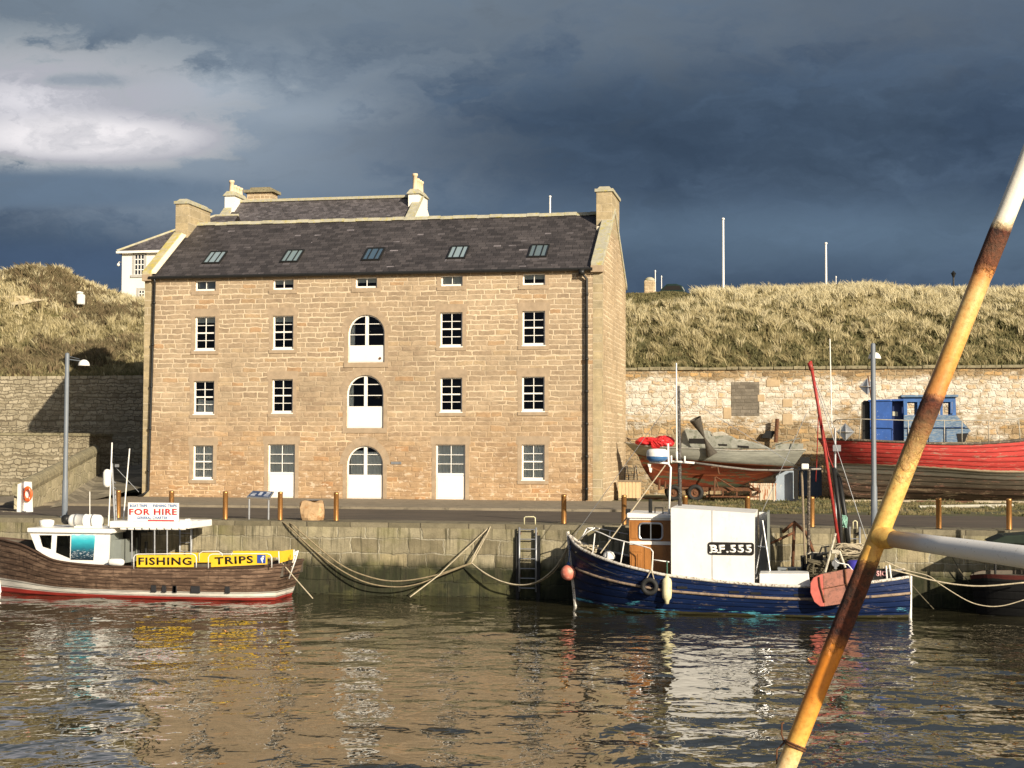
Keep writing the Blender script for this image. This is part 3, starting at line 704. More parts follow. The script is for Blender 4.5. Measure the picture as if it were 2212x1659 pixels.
    if kind != 'arch':
        hl = .33 if kind != 'small' else .14
        mb.box(x0-g, yy, z0 if kind == 'door' else z0, x0-.001, ye, z1).box(x1+.001, yy, z0, x1+g, ye, z1)
        mb.box(x0-g-.05, yy, z1+.001, x1+g+.05, ye, z1+hl)
        if kind != 'door': mb.box(x0-g, yy-.025, z0-.17, x1+g, ye, z0-.03)
    else:
        mb.box(x0-g, yy, z0, x0-.001, ye, zc).box(x1+.001, yy, z0, x1+g, ye, zc)
        for k in range(9):
            a0 = math.pi*k/9+.008; a1 = math.pi*(k+1)/9-.008; ro = ra+(.36 if k in (3, 4, 5) else .3)
            ring = lambda q, rad: (cx-rad*math.cos(q), zc+rad*math.sin(q))
            am = (a0+a1)/2
            poly = [ring(a0, ra+.002), ring(am, ra+.002), ring(a1, ra+.002), ring(a1, ro), ring(a0, ro)]
            mb.prism(poly, yy, ye)
        if z0 > 3: mb.box(x0-g, yy-.025, z0-.2, x1+g, ye, z0-.003)
    build('surround', mb, M_dress, win)
# street plate by the arched door
mb = MB(); p = at(845, 1000, YF); mb.box(p.x, YF-.03, p.z-.05, p.x+.42, YF-.001, p.z+.05); build('name_plate', mb, M_steel, gran)
# rooflights
for px, lites in ((465, 0), (632, 1), (807, 2), (990, 0), (1164, 3)):
    c = at(px, 558 if px < 900 else 548, YF+1.4); fcy = 0
    d = ray(px, {465: 559, 632: 556, 807: 552, 990: 548, 1164: 545}[px])
    # point on the roof plane
    s_ = ((ZE-CAMZ)+(-YF)*sl)/(d.z-d.y*sl); q = CAM+d*s_
    ux = Vector((1, 0, 0)); uy = Vector((0, 1, sl)).normalized(); un = ux.cross(uy)
    def P(a, b, h): return q+ux*a+uy*b+un*h
    hw, hl = .38, .56
    mb = MB()
    for a0, a1, b0, b1 in ((-hw, hw, -hl, -hl+.07), (-hw, hw, hl-.05, hl), (-hw, -hw+.05, -hl+.07, hl-.05), (hw-.05, hw, -hl+.07, hl-.05), (-.16, -.13, -hl+.07, hl-.05), (.13, .16, -hl+.07, hl-.05)):
        mb.quadbox([P(a0, b0, -.04), P(a1, b0, -.04), P(a1, b0, .1), P(a0, b0, .1)], [P(a0, b1, -.04), P(a1, b1, -.04), P(a1, b1, .1), P(a0, b1, .1)])
    sk = build('skylight', mb, M_black, roof)
    m_, t_, b_ = newmat('rooflight_glass', .08, 0, .9); b_.inputs['Base Color'].default_value = [(.24, .31, .33, 1), (.19, .25, .26, 1), (.06, .10, .14, 1), (.12, .16, .17, 1)][lites]
    mb = MB(); mb.face([P(-hw+.04, -hl+.05, .06), P(hw-.04, -hl+.05, .06), P(hw-.04, hl-.04, .06), P(-hw+.04, hl-.04, .06)]); build('pane', mb, m_, sk)
    mb = MB(); mb.quadbox([P(-hw-.05, -hl-.22, .012), P(hw+.05, -hl-.22, .012), P(hw+.05, -hl-.22, .03), P(-hw-.05, -hl-.22, .03)], [P(-hw-.05, -hl-.005, .012), P(hw+.05, -hl-.005, .012), P(hw+.05, -hl-.005, .04), P(-hw-.05, -hl-.005, .04)])
    build('apron', mb, M_slate2, sk)
# ------------------------------------------------------------------ retaining walls, ramp
YRW = 68.0
xg = XR-.5
mb = MB(); zt = at(1780, 790, YRW).z
mb.box(xg, YRW, ZQ-.1, 60, YRW+.9, zt-.16)
o = build('retaining_wall', mb, M_retain, origin=(5, YRW, ZQ)); tag(o, 'tall rubble wall with flaking white limewash behind the beached boats', 'wall')
mb = MB(); x = xg
while x < 60:
    L_ = random.uniform(.5, 1.1); mb.box(x, YRW-.07-random.uniform(0, .05), zt-.16, x+L_-.03, YRW+.8, zt-random.uniform(0, .05)); x += L_
build('coping', mb, M_wallcope, o, bevel=.02)
# dressed patches and blocked doorway in the wall
m_blk = stone('blocked_door_stone', [(0., (.15, .13, .10)), (1., (.24, .21, .165))], (.2, .18, .14), h=.16, k=2.5, joint=.01)
p = at(1580, 898, YRW); q = at(1640, 825, YRW)
mb = MB(); mb.box(p.x, YRW-.02, p.z, q.x, YRW+.1, q.z); build('blocked_opening', mb, m_blk, o)
mb = MB()
for a in ((1636, 852, 1652, 868), (1655, 820, 1685, 836), (1690, 862, 1712, 880), (1690, 894, 1712, 918), (1562, 880, 1580, 905)):
    p = at(a[0], a[3], YRW); q = at(a[2], a[1], YRW); mb.box(p.x, YRW-.025, p.z, q.x, YRW+.1, q.z)
build('dressed_stones', mb, plain('warm_ashlar', (.44, .33, .20), .9, var=.2, scale=3), o, bevel=.03)
ztl = at(150, 812, YRW).z
mb = MB(); mb.box(-75, YRW, ZQ-.1, XL+1.5, YRW+.9, ztl)
o = build('rear_retaining_wall', mb, M_retainL, origin=(-40, YRW, ZQ)); tag(o, 'old stone retaining wall under the grassy bank beyond the ramp', 'wall')
YL = 59.0; p = at(128.5, 941, YL)
mb = MB(); mb.box(-75, YL, ZQ-.1, p.x, YL+5, p.z)
o = build('side_wall', mb, M_retainL, origin=(p.x-8, YL, ZQ)); tag(o, 'lower square-ended grey masonry wall behind the sloping parapet', 'wall')
mb = MB(); mb.box(-75, YL-.05, p.z, p.x+.06, YL+5, p.z+.12); build('coping', mb, M_wallcope, o)
# ramp and its sloping parapet
a0 = at(56, 1115, 46.5); a1 = at(215, 1024, 62); t0 = at(34, 1046, 46.5); t1 = at(214, 966, 62)
a0.z = ZQ
def lerp(a, b, f): return a+(b-a)*f
mb = MB(); N = 14
R0 = Vector((XL-.05, 52.0, ZQ+.03)); R1 = Vector((XL-.05, 62, a1.z)); R2 = Vector((XL-.05, YRW, a1.z+.6))
A0 = Vector((a0.x+.5, 47.2, ZQ+.03)); A1 = Vector((a1.x, 62, a1.z)); A2 = Vector((a1.x, YRW, a1.z+.6))
mb.face([A0, R0, R1, A1]); mb.face([A1, R1, R2, A2])
structure(build('ramp', mb, M_ramp))
d = (a1-a0); d.z = 0; d.normalize(); nn = Vector((-d.y, d.x, 0))*.4
zt0 = t0.z; zt1 = t1.z
mb = MB()
def PP(f, z, s): q = lerp(a0, a1, f); return Vector((q.x, q.y, z))+(nn if s else Vector((0, 0, 0)))
for k in range(N):
    f, g = k/N, (k+1)/N
    mb.quadbox([PP(f, ZQ-.1, 0), PP(g, ZQ-.1, 0), PP(g, zt0+(zt1-zt0)*g-.2, 0), PP(f, zt0+(zt1-zt0)*f-.2, 0)],
               [PP(f, ZQ-.1, 1), PP(g, ZQ-.1, 1), PP(g, zt0+(zt1-zt0)*g-.2, 1), PP(f, zt0+(zt1-zt0)*f-.2, 1)])
o = build('ramp_parapet', mb, M_parapet, origin=tuple(a0)); recalc(o); tag(o, 'low sloping parapet wall with rounded dark coping climbing beside the ramp', 'wall')
mb = MB()
for k in range(8):
    f, g = k/8-.01*(k == 0), (k+1)/8-.006
    c0 = PP(f, zt0+(zt1-zt0)*f-.16, 0)+nn*.5; c1 = PP(g, zt0+(zt1-zt0)*g-.16, 0)+nn*.5
    mb.tube([c0, c1], .26, 12)
build('coping', mb, M_wallcope, o, smooth=False)
mb = MB(); q = PP(1, ZQ, 0); mb.box(q.x-.02, q.y-.05, ZQ, q.x+.35, q.y+.3, zt1+.02)
# ------------------------------------------------------------------ hills
cl = [(-700, 600), (-300, 585), (0, 584), (60, 570), (120, 572), (200, 612), (262, 634), (330, 640), (700, 640), (1300, 626), (1360, 622), (1500, 620), (1700, 618), (1860, 610), (2000, 618), (2150, 622), (2300, 612), (3000, 600)]
def crestY(px): return float(np.interp(px, [0, 300, 1300, 1500], [84, 84, 80, 80]))
CX = []; 
for px, py in cl:
    q = at(px, py, crestY(px)); CX.append((q.x, q.y, q.z-(.45 if 330 > px > -800 else .38)))
CX = np.array(CX)
def hz(x, y):
    cy = np.interp(x, CX[:, 0], CX[:, 1]); cz = np.interp(x, CX[:, 0], CX[:, 2])
    b = np.interp(x, [-34, -30], [ztl-.05, zt-.1]); f = np.clip((y-YRW-.5)/(cy-YRW-.5), 0, 1)
    prof = np.where(x < -28, .62*f+.38*f*f*(3-2*f), 1-(1-f)**1.35)
    z = b+(cz-b)*prof
    beyond = np.maximum(y-cy, 0)
    n = .22*np.sin(x*.9+1.3*np.sin(y*.6))*np.sin(y*1.1+x*.3)+.1*np.sin(x*2.7+y*1.9)
    return z+n*np.clip(f*4, 0, 1)*np.clip(1.4-f, .25, 1)+beyond*.012*np.where(x < -35, -3, 0)
xs_ = np.concatenate([np.linspace(-400, -75, 14), np.arange(-72, 30, .5), np.linspace(32, 400, 16)])
ys_ = np.concatenate([np.arange(YRW+.5, 95, .5), np.geomspace(97, 500, 14)])
X, Y = np.meshgrid(xs_, ys_); Zh = hz(X, Y)
mb = MB(); mb.v = [Vector(p) for p in np.stack([X, Y, Zh], -1).reshape(-1, 3)]
n, k = X.shape
mb.f = [[i*k+j, i*k+j+1, (i+1)*k+j+1, (i+1)*k+j] for i in range(n-1) for j in range(k-1)]
structure(build('hill', mb, M_hill, smooth=True))
def tufts(name, label, pts, hf, m, blades=11, spread=.28, colf=None, lean=(.35, .1), wd=.03):
    """pts: (x, y, z) clump centres; blades are narrow bent leaves of two quads"""
    V = []; F = []; U = []
    n = len(pts); B = blades
    c = np.repeat(np.array(pts), B, 0); N = len(c)
    ang = rng.uniform(0, 6.28, N); rad = rng.uniform(0, spread, N)*rng.uniform(.3, 1, N)
    base = c+np.stack([np.cos(ang)*rad, np.sin(ang)*rad, -.05*np.ones(N)], 1)
    hs = np.repeat(hf, B)*rng.uniform(.55, 1.15, N)
    cl_ = np.repeat(rng.normal(0, .28, n), B)
    dx = np.cos(ang)*.3*hs+(lean[0]*rng.uniform(.2, 1.1, N)+cl_)*hs; dy = np.sin(ang)*.3*hs+lean[1]*hs
    wv = rng.uniform(.6, 1.4, N)*wd; wa = rng.uniform(-.6, .6, N)
    wx, wy = np.cos(wa)*wv, np.sin(wa)*wv
    m1 = base+np.stack([dx*.35, dy*.35, hs*.6], 1); tp = base+np.stack([dx, dy, hs*.92], 1)
    wvec = np.stack([wx, wy, 0*wx], 1)
    verts = np.stack([base-wvec, base+wvec, m1+wvec*.8, m1-wvec*.8, tp], 1).reshape(-1, 3)
    i0 = np.arange(N)*5
    me = bpy.data.meshes.new(name); me.vertices.add(N*5); me.vertices.foreach_set('co', verts.ravel())
    q = np.stack([i0, i0+1, i0+2, i0+3], 1); tr = np.stack([i0+3, i0+2, i0+4], 1)
    loops = np.concatenate([q.ravel(), tr.ravel()])
    me.loops.add(len(loops)); me.loops.foreach_set('vertex_index', loops)
    me.polygons.add(2*N); me.polygons.foreach_set('loop_start', np.concatenate([np.arange(0, 4*N, 4), 4*N+np.arange(0, 3*N, 3)]))
    me.update(calc_edges=True)
    cu = np.clip(np.repeat(colf, B)+rng.normal(0, .07, N), 0, 1)
    vv = np.tile([0, 0, .6, .6, 1], N); uu = np.repeat(cu, 5)
    uvl = me.uv_layers.new(name='UVMap'); uvl.data.foreach_set('uv', np.stack([uu[loops], vv[loops]], 1).ravel())
    me.materials.append(m); o = bpy.data.objects.new(name, me); COL.objects.link(o); o['kind'] = 'stuff'
    tag(o, label, 'grass'); return o
def fnoise(x, y, s):
    return (np.sin(x*1.3*s+2*np.sin(y*.7*s))+np.sin(y*1.7*s+1.7*np.sin(x*.9*s+1)))*.25+.5
def clumps(n, x0, x1, y0, y1, keep=None):
    x = rng.uniform(x0, x1, n); y = rng.uniform(y0, y1, n)
    if keep is not None: k = keep(x, y); x, y = x[k], y[k]
    return x, y, hz(x, y)
# bank right of the granary: low matted growth, with taller pale tussocks standing in it
def noise3(x, y): return fnoise(x*1.7+3, y*1.9, 1.6)*.5+fnoise(x*3.1+1, y*2.7, 2.3)*.5
x, y, z = clumps(15000, -11, 17, YRW+.6, 84)
f = (y-YRW)/12; g = noise3(x, y); fn = fnoise(x, y, .9)
near = (x < -5) & (f > .72)
cf = np.clip(.10+.34*np.clip(f, 0, 1)+.55*(g-.45)+.25*(fn-.5)+rng.normal(0, .06, len(x)), .01, 1); cf = np.where(near, cf*.45+.02, cf)
tufts('bank_turf', 'low matted green and brown growth on the bank above the limewashed wall', np.stack([x, y, z], 1), np.where(near, .15, .16+.2*g), M_grass, 11, .3, cf, lean=(-.05, -.15), wd=.03)
x, y, z = clumps(5200, -11, 17, YRW+.6, 83)
f = (y-YRW)/12; g = noise3(x+5, y+2); k_ = (rng.uniform(0, 1, len(x)) < np.clip(.25+.9*np.clip(f, 0, 1), 0, 1)*np.clip(g*3-.75, .08, 1)) & ~((x < -5.5) & (f > .7))
x, y, z, f, g = x[k_], y[k_], z[k_], f[k_], g[k_]
cf = np.clip(.42+.60*np.clip(f, 0, 1)**.8+rng.normal(0, .10, len(x)), .05, 1)
tufts('marram_tussocks', 'pale windswept marram tussocks on the upper bank above the limewashed wall', np.stack([x, y, z], 1), rng.uniform(.26, .66, len(x))*(.8+.3*g), M_grass, 38, .23, cf, lean=(-.25, -.1), wd=.017)
x, y, z = clumps(17000, -62, -28, YRW+.6, 87)
f = (y-YRW)/16; g = noise3(x, y)
cf = np.clip(.30+.28*np.clip(f, 0, 1)+.5*(g-.45)+rng.normal(0, .06, len(x)), .01, 1)
tufts('slope_turf', 'low green and brown turf on the rounded hill beside the white house', np.stack([x, y, z], 1), .14+.22*g, M_grass, 11, .3, cf, lean=(-.05, -.15), wd=.03)
x, y, z = clumps(6000, -62, -28, YRW+.6, 86)
f = (y-YRW)/16; g = noise3(x+5, y+2); k_ = rng.uniform(0, 1, len(x)) < np.clip(.2+.8*np.clip(f, 0, 1), 0, 1)*np.clip(g*3-.8, .04, 1)
x, y, z, f, g = x[k_], y[k_], z[k_], f[k_], g[k_]
cf = np.clip(.46+.40*np.clip(f, 0, 1)+rng.normal(0, .10, len(x)), .05, 1)
tufts('slope_tussocks', 'straw coloured tussocks on the rounded hill beside the white house', np.stack([x, y, z], 1), rng.uniform(.3, .7, len(x))*(.8+.3*g), M_grass, 28, .22, cf, lean=(-.15, -.1), wd=.024)
hx, hy = [], []
for px, py, r_, n_ in ((40, 765, 2.2, 260), (120, 745, 2.4, 300), (190, 745, 2.0, 260), (230, 720, 1.5, 150), (110, 590, 2.2, 260), (160, 600, 2.0, 260), (60, 585, 1.5, 150), (215, 630, 1.6, 180), (245, 640, 1.2, 120)):
    yy = YRW+(812-py)/(812-580)*15
    q = at(px, py, yy)
    hx += list(rng.normal(q.x, r_*.6, n_)); hy += list(rng.normal(yy, r_*.5, n_))
hx, hy = np.array(hx), np.array(hy); k_ = hy > YRW+.7; hx, hy = hx[k_], hy[k_]
tufts('heather', 'brown heather and dead bracken patches on the rounded hill', np.stack([hx, hy, hz(hx, hy)], 1), rng.uniform(.3, .7, len(hx)), M_heath, 16, .3, rng.uniform(.1, .9, len(hx)), lean=(0, 0), wd=.04)
# verge
x = rng.uniform(-5, 14, 7500); y = rng.uniform(49.6, 67, 7500)
k_ = (fnoise(x, y, 1.3) > .5) & ((x > XR+.8) | (y < YF-.1)) & (x > XR-.1)
x, y = x[k_], y[k_]
tufts('verge_grass', 'scrubby grass of the boatyard verge behind the road', np.stack([x, y, np.full(len(x), ZQ)], 1), rng.uniform(.06, .2, len(x)), M_turf, 9, .22, np.clip(fnoise(x, y, 1.7)+rng.normal(0, .1, len(x)), 0, 1), lean=(0, 0), wd=.02)
# ------------------------------------------------------------------ white house behind
def hw_(px, py, Y): return at(px, py, Y)
YH = 90.0
p0 = at(262.5, 640, YH); p1 = at(262.5, 543, YH)
HX0 = p0.x; hzb = 12.5; hze = p1.z
house = thing('white_house', 'white rendered house with slate roofs standing on the hill behind the warehouse', 'house', (HX0+9, YH+4, hzb))
M_render = plain('white_render', (.80, .77, .68), .8, var=.05, scale=1.5)
HX1 = at(470, 600, YH).x
mb = MB(); mb.box(HX0, YH, hzb, HX1, YH+7, hze); build('wing_wall', mb, M_render, house)
hzr = at(380, 497, YH+3.5).z+.3; ov = .25
mb = MB(); a = [(HX0-ov, YH-ov, hze), (HX1, YH-ov, hze), (HX1, YH+7+ov, hze), (HX0-ov, YH+7+ov, hze)]; r0 = (HX0+5.0, YH+3.5, hzr+.6); r1 = (HX1, YH+3.5, hzr+.6)
mb.face([a[0], a[1], r1, r0]); mb.face([a[3], a[0], r0]); mb.face([a[2], a[3], r0, r1])
wr = build('wing_roof', mb, M_slate2, house, uvf=lambda v: (v.x, v.y*1.2))
mb = MB(); mb.box(HX0-ov, YH-ov-.04, hze-.16, HX1, YH-ov, hze-.01); mb.box(HX0-ov-.04, YH-ov-.04, hze-.16, HX0-ov, YH+7, hze-.01); build('gutter', mb, M_white, wr)
mb = MB(); mb.tube([r0, a[0]], .09, 8); mb.tube([r0, r1], .09, 8); build('hip_ridge', mb, M_cope, wr)
def hwin(px0, py0, px1, py1, Y):
    p = at(px0, py1, Y); q = at(px1, py0, Y)
    mb = MB(); g = .16
    mb.box(p.x-g, Y-.03, p.z-g, p.x, Y+.02, q.z+g).box(q.x, Y-.03, p.z-g, q.x+g, Y+.02, q.z+g).box(p.x, Y-.03, q.z, q.x, Y+.02, q.z+g).box(p.x-.1-g, Y-.08, p.z-g, q.x+.1+g, Y+.02, p.z)
    wd_ = build('window', mb, plain('grey_margin', (.42, .41, .38), .8), house)
    mb = MB(); n_ = 3
    for k in range(n_+1): xx = p.x+(q.x-p.x)*k/n_; mb.box(xx-.03, Y-.02, p.z, xx+.03, Y+.0, q.z)
    for k in range(5): zz = p.z+(q.z-p.z)*k/4; mb.box(p.x, Y-.024, zz-.03, q.x, Y-.001, zz+.03)
    build('frame', mb, M_white, wd_)
    m_, t_, b_ = newmat('far_glass', .1, 0, .6); b_.inputs['Base Color'].default_value = (.03, .035, .045, 1)
    mb = MB(); mb.face([(p.x, Y-.005, p.z), (q.x, Y-.005, p.z), (q.x, Y-.005, q.z), (p.x, Y-.005, q.z)]); build('pane', mb, m_, wd_)
hwin(291, 549, 312, 594, YH); hwin(300, 627, 318, 655, YH)
# main block: chimney gables left and right
YM = YH+1.5
mx0 = at(487, 470, YM+4).x; mx1 = at(907, 470, YM+4).x
mzr = at(700, 432, YM+5).z; mze = mzr-3.6
mb = MB(); mb.box(mx0+.03, YM, hzb, mx1-.03, YM+10, mze); build('wall', mb, M_render, house)
for s, X in ((-1, mx0), (1, mx1)):
    mb = MB(); P = [(X, YM, hzb), (X, YM+10, hzb), (X, YM+10, mze), (X, YM+5, mzr+.05), (X, YM, mze)]
    Q = [(x-.5*s, y, z) for x, y, z in P]
    mb.face(P if s > 0 else P[::-1]); mb.face(Q if s < 0 else Q[::-1]); 
    for k in range(5): a_, b_ = P[k], P[(k+1) % 5]; c_, d_ = Q[(k+1) % 5], Q[k]; mb.face([a_, b_, c_, d_])
    build('gable_wall', mb, M_render, house)
mb = MB(); sl2 = 3.6/5
mb.face([(mx0+.5, YM-.2, mze-.2*sl2), (mx1-.5, YM-.2, mze-.2*sl2), (mx1-.5, YM+5, mzr), (mx0+.5, YM+5, mzr)], [(mx0, 0), (mx1, 0), (mx1, 6.2), (mx0, 6.2)])
mb.face([(mx1-.5, YM+10.2, mze-.2*sl2), (mx0+.5, YM+10.2, mze-.2*sl2), (mx0+.5, YM+5, mzr), (mx1-.5, YM+5, mzr)], [(mx1, 0), (mx0, 0), (mx0, 6.2), (mx1, 6.2)])
mr = build('roof', mb, M_slate2, house)
mb = MB(); mb.box(mx0+.6, YM+4.85, mzr-.02, mx1-.6, YM+5.15, mzr+.16); build('ridge_stones', mb, M_cope, mr)
for xa, xb in ((mx0-.05, mx0+.5), (mx1-.5, mx1+.05)):
    mb = MB(); mb.quadbox([(xa, YM-.2, mze-.1), (xb, YM-.2, mze-.1), (xb, YM-.2, mze+.15), (xa, YM-.2, mze+.15)], [(xa, YM+5, mzr+.05), (xb, YM+5, mzr+.05), (xb, YM+5, mzr+.3), (xa, YM+5, mzr+.3)]); build('coping', mb, M_cope, house)
def hchim(px0, pxc, pyt, X, depth, pots, potpy, m=M_render):
    yf = YM+5-depth/2
    p = at(px0, pyt, yf); q = at(pxc, pyt, yf)
    mb = MB(); mb.box(X-(q.x-p.x)/2, yf, mze, X+(q.x-p.x)/2, yf+depth, p.z-.3)
    ch = build('chimney', mb, m, house)
    mb = MB(); w2 = (q.x-p.x)/2
    mb.quadbox([(X-w2-.12, yf-.12, p.z-.3), (X+w2+.12, yf-.12, p.z-.3), (X+w2+.12, yf+depth+.12, p.z-.3), (X-w2-.12, yf+depth+.12, p.z-.3)],
               [(X-w2+.1, yf+.1, p.z+.05), (X+w2-.1, yf+.1, p.z+.05), (X+w2-.1, yf+depth-.1, p.z+.05), (X-w2+.1, yf+depth-.1, p.z+.05)]); build('cap', mb, M_cope, ch)
    zt_ = at(px0, potpy, yf).z
    for k in range(pots):
        zz = zt_ if (k == 0) else zt_-.25
        mb = MB(); mb.lathe((X, yf+.35+k*(depth-.7)/max(pots-1, 1), p.z+.02), [(.17, 0), (.16, .15), (.15, zz-p.z-.2), (.19, zz-p.z-.18), (.19, zz-p.z-.05), (.15, zz-p.z-.02), (.12, zz-p.z-.3)], 14)
        build('chimney_pot', mb, plain('clay_pot', (.70, .55, .36), .8), ch, smooth=True)
hchim(487, 508, 414, mx0+.35, 2.3, 4, 388)
hchim(861, 884, 410, mx1-.4, 2.3, 4, 374)
yf = YM+9; p = at(533, 470, yf); q = at(587, 415, yf)
mb = MB(); mb.box(p.x, yf, mze, q.x, yf+1.2, q.z); ch = build('rear_chimney', mb, M_gable, house)
mb = MB(); mb.box(p.x-.2, yf-.2, q.z, q.x+.2, yf+1.4, q.z+.2); mb.box(p.x+.2, yf+.1, q.z+.2, q.x-.2, yf+1.1, q.z+.4); build('cap', mb, M_wallcope, ch)
mb = MB(); p = at(262, 566, YH); mb.tube([(p.x, YH+.3, p.z), (p.x-.3, YH+.3, p.z+.05), (p.x-.35, YH+.3, p.z-.05)], .03, 6); mb.lathe((p.x-.35, YH+.3, p.z-.25), [(.02, 0), (.1, .06), (.09, .18), (.03, .22)], 12); build('floodlight', mb, M_white, house)
# pale path strip and marker stone
mb = MB(); pts = [at(-200, 648, 79), at(60, 644, 79), at(95, 646, 79), at(40, 660, 78), at(-200, 664, 78)]
mb.face([(p.x, p.y, float(hz(np.array(p.x), np.array(p.y)))+.35) for p in pts][::-1])
mb.box(at(-200, 650, 79).x, 78.6, 12, at(62, 650, 79).x, 79, at(60, 640, 79).z); structure(build('path', mb, plain('sandy_track', (.5, .42, .27), .9, var=.2)))
p = at(175, 640, 79.5); o = thing('marker_stone', 'small white painted stone post on the heathery hillside', 'marker stone', (p.x, 79.5, p.z-.3))
mb = MB(); mb.box(p.x-.19, 79.3, p.z-.5, p.x+.19, 79.7, p.z+.12); mb.box(p.x-.22, 79.26, p.z+.123, p.x+.06, 79.74, p.z+.28); build('post', mb, M_whiteold, o, bevel=.08)
# things on the plateau
def mastpole(px, top, bot, Y, r, label, name='flagpole', cat='pole'):
    p = at(px, bot, Y); q = at(px, top, Y)
    o = thing(name, label, cat, (p.x, Y, p.z-.5)); mb = MB(); mb.tube([(p.x, Y, p.z-.5), (p.x, Y, q.z)], [r, r*.8], 8); build('pole', mb, M_white, o)
    mb = MB(); mb.lathe((p.x, Y, q.z), [(r*.8, 0), (r*1.4, .03), (r*1.3, .1), (.01, .14)], 8); build('finial', mb, M_white, o, smooth=True)
mastpole(1562.5, 475, 622, 92, .075, 'taller white pole rising above the grassy bank')
mastpole(1784.5, 528, 618, 92, .07, 'shorter white pole above the grassy bank')
mastpole(1188, 427, 560, 90, .06, 'thin white pole seen over the warehouse roof ridge')
mastpole(1415.5, 588, 622, 95, .035, 'short thin white post beside the stone cairn')
mastpole(1429, 600, 624, 95, .03, 'shortest thin white post beside the dark car')
mastpole(1806, 601, 618, 90, .03, 'tiny white stake in the grass right of the shorter pole')
p = at(1391, 625, 92); q = at(1414, 602, 92)
o = thing('cairn', 'small pale stone pillar with domed top on the far green', 'stone pillar', ((p.x+q.x)/2, 92, p.z-.3))
mb = MB(); mb.box(p.x, 92, p.z-.3, q.x, 92.6, q.z-.08); build('pillar', mb, M_gable, o, bevel=.08)
mb = MB(); mb.lathe(((p.x+q.x)/2, 92.3, q.z-.08), [(.33, 0), (.3, .1), (.15, .2), (.01, .22)], 14); build('dome', mb, M_cope, o, smooth=True)
p = at(1452, 618, 94); o = thing('parked_car', 'dark car roof just showing over the bank', 'car', (p.x, 94, p.z-1.2))
mb = MB(); mb.prism([(p.x-.8, p.z-1), (p.x+.85, p.z-1), (p.x+.85, p.z-.3), (p.x+.7, p.z-.05), (p.x+.3, p.z+.1), (p.x-.3, p.z+.1), (p.x-.7, p.z-.25)], 93.5, 95); build('body', mb, plain('dark_green_car', (.015, .03, .025), .3), o, bevel=.08)
mb = MB(); mb.face([(p.x-.55, 93.49, p.z-.3), (p.x+.65, 93.49, p.z-.3), (p.x+.5, 93.49, p.z-.03), (p.x-.3, 93.49, p.z-.03)]); build('side_window', mb, M_ink, o)
p = at(2060, 625, 90); q = at(2060, 585, 90)
o = thing('old_street_lamp', 'black lantern street lamp poking up behind the bank', 'street lamp', (p.x, 90, p.z-.5))
mb = MB(); mb.tube([(p.x, 90, p.z-.5), (p.x, 90, q.z-.4)], .05, 8); build('post', mb, M_black, o)
mb = MB(); mb.lathe((p.x, 90, q.z-.4), [(.05, 0), (.13, .22), (.16, .24), (.05, .36), (.02, .4)], 8); build('lantern', mb, M_black, o)
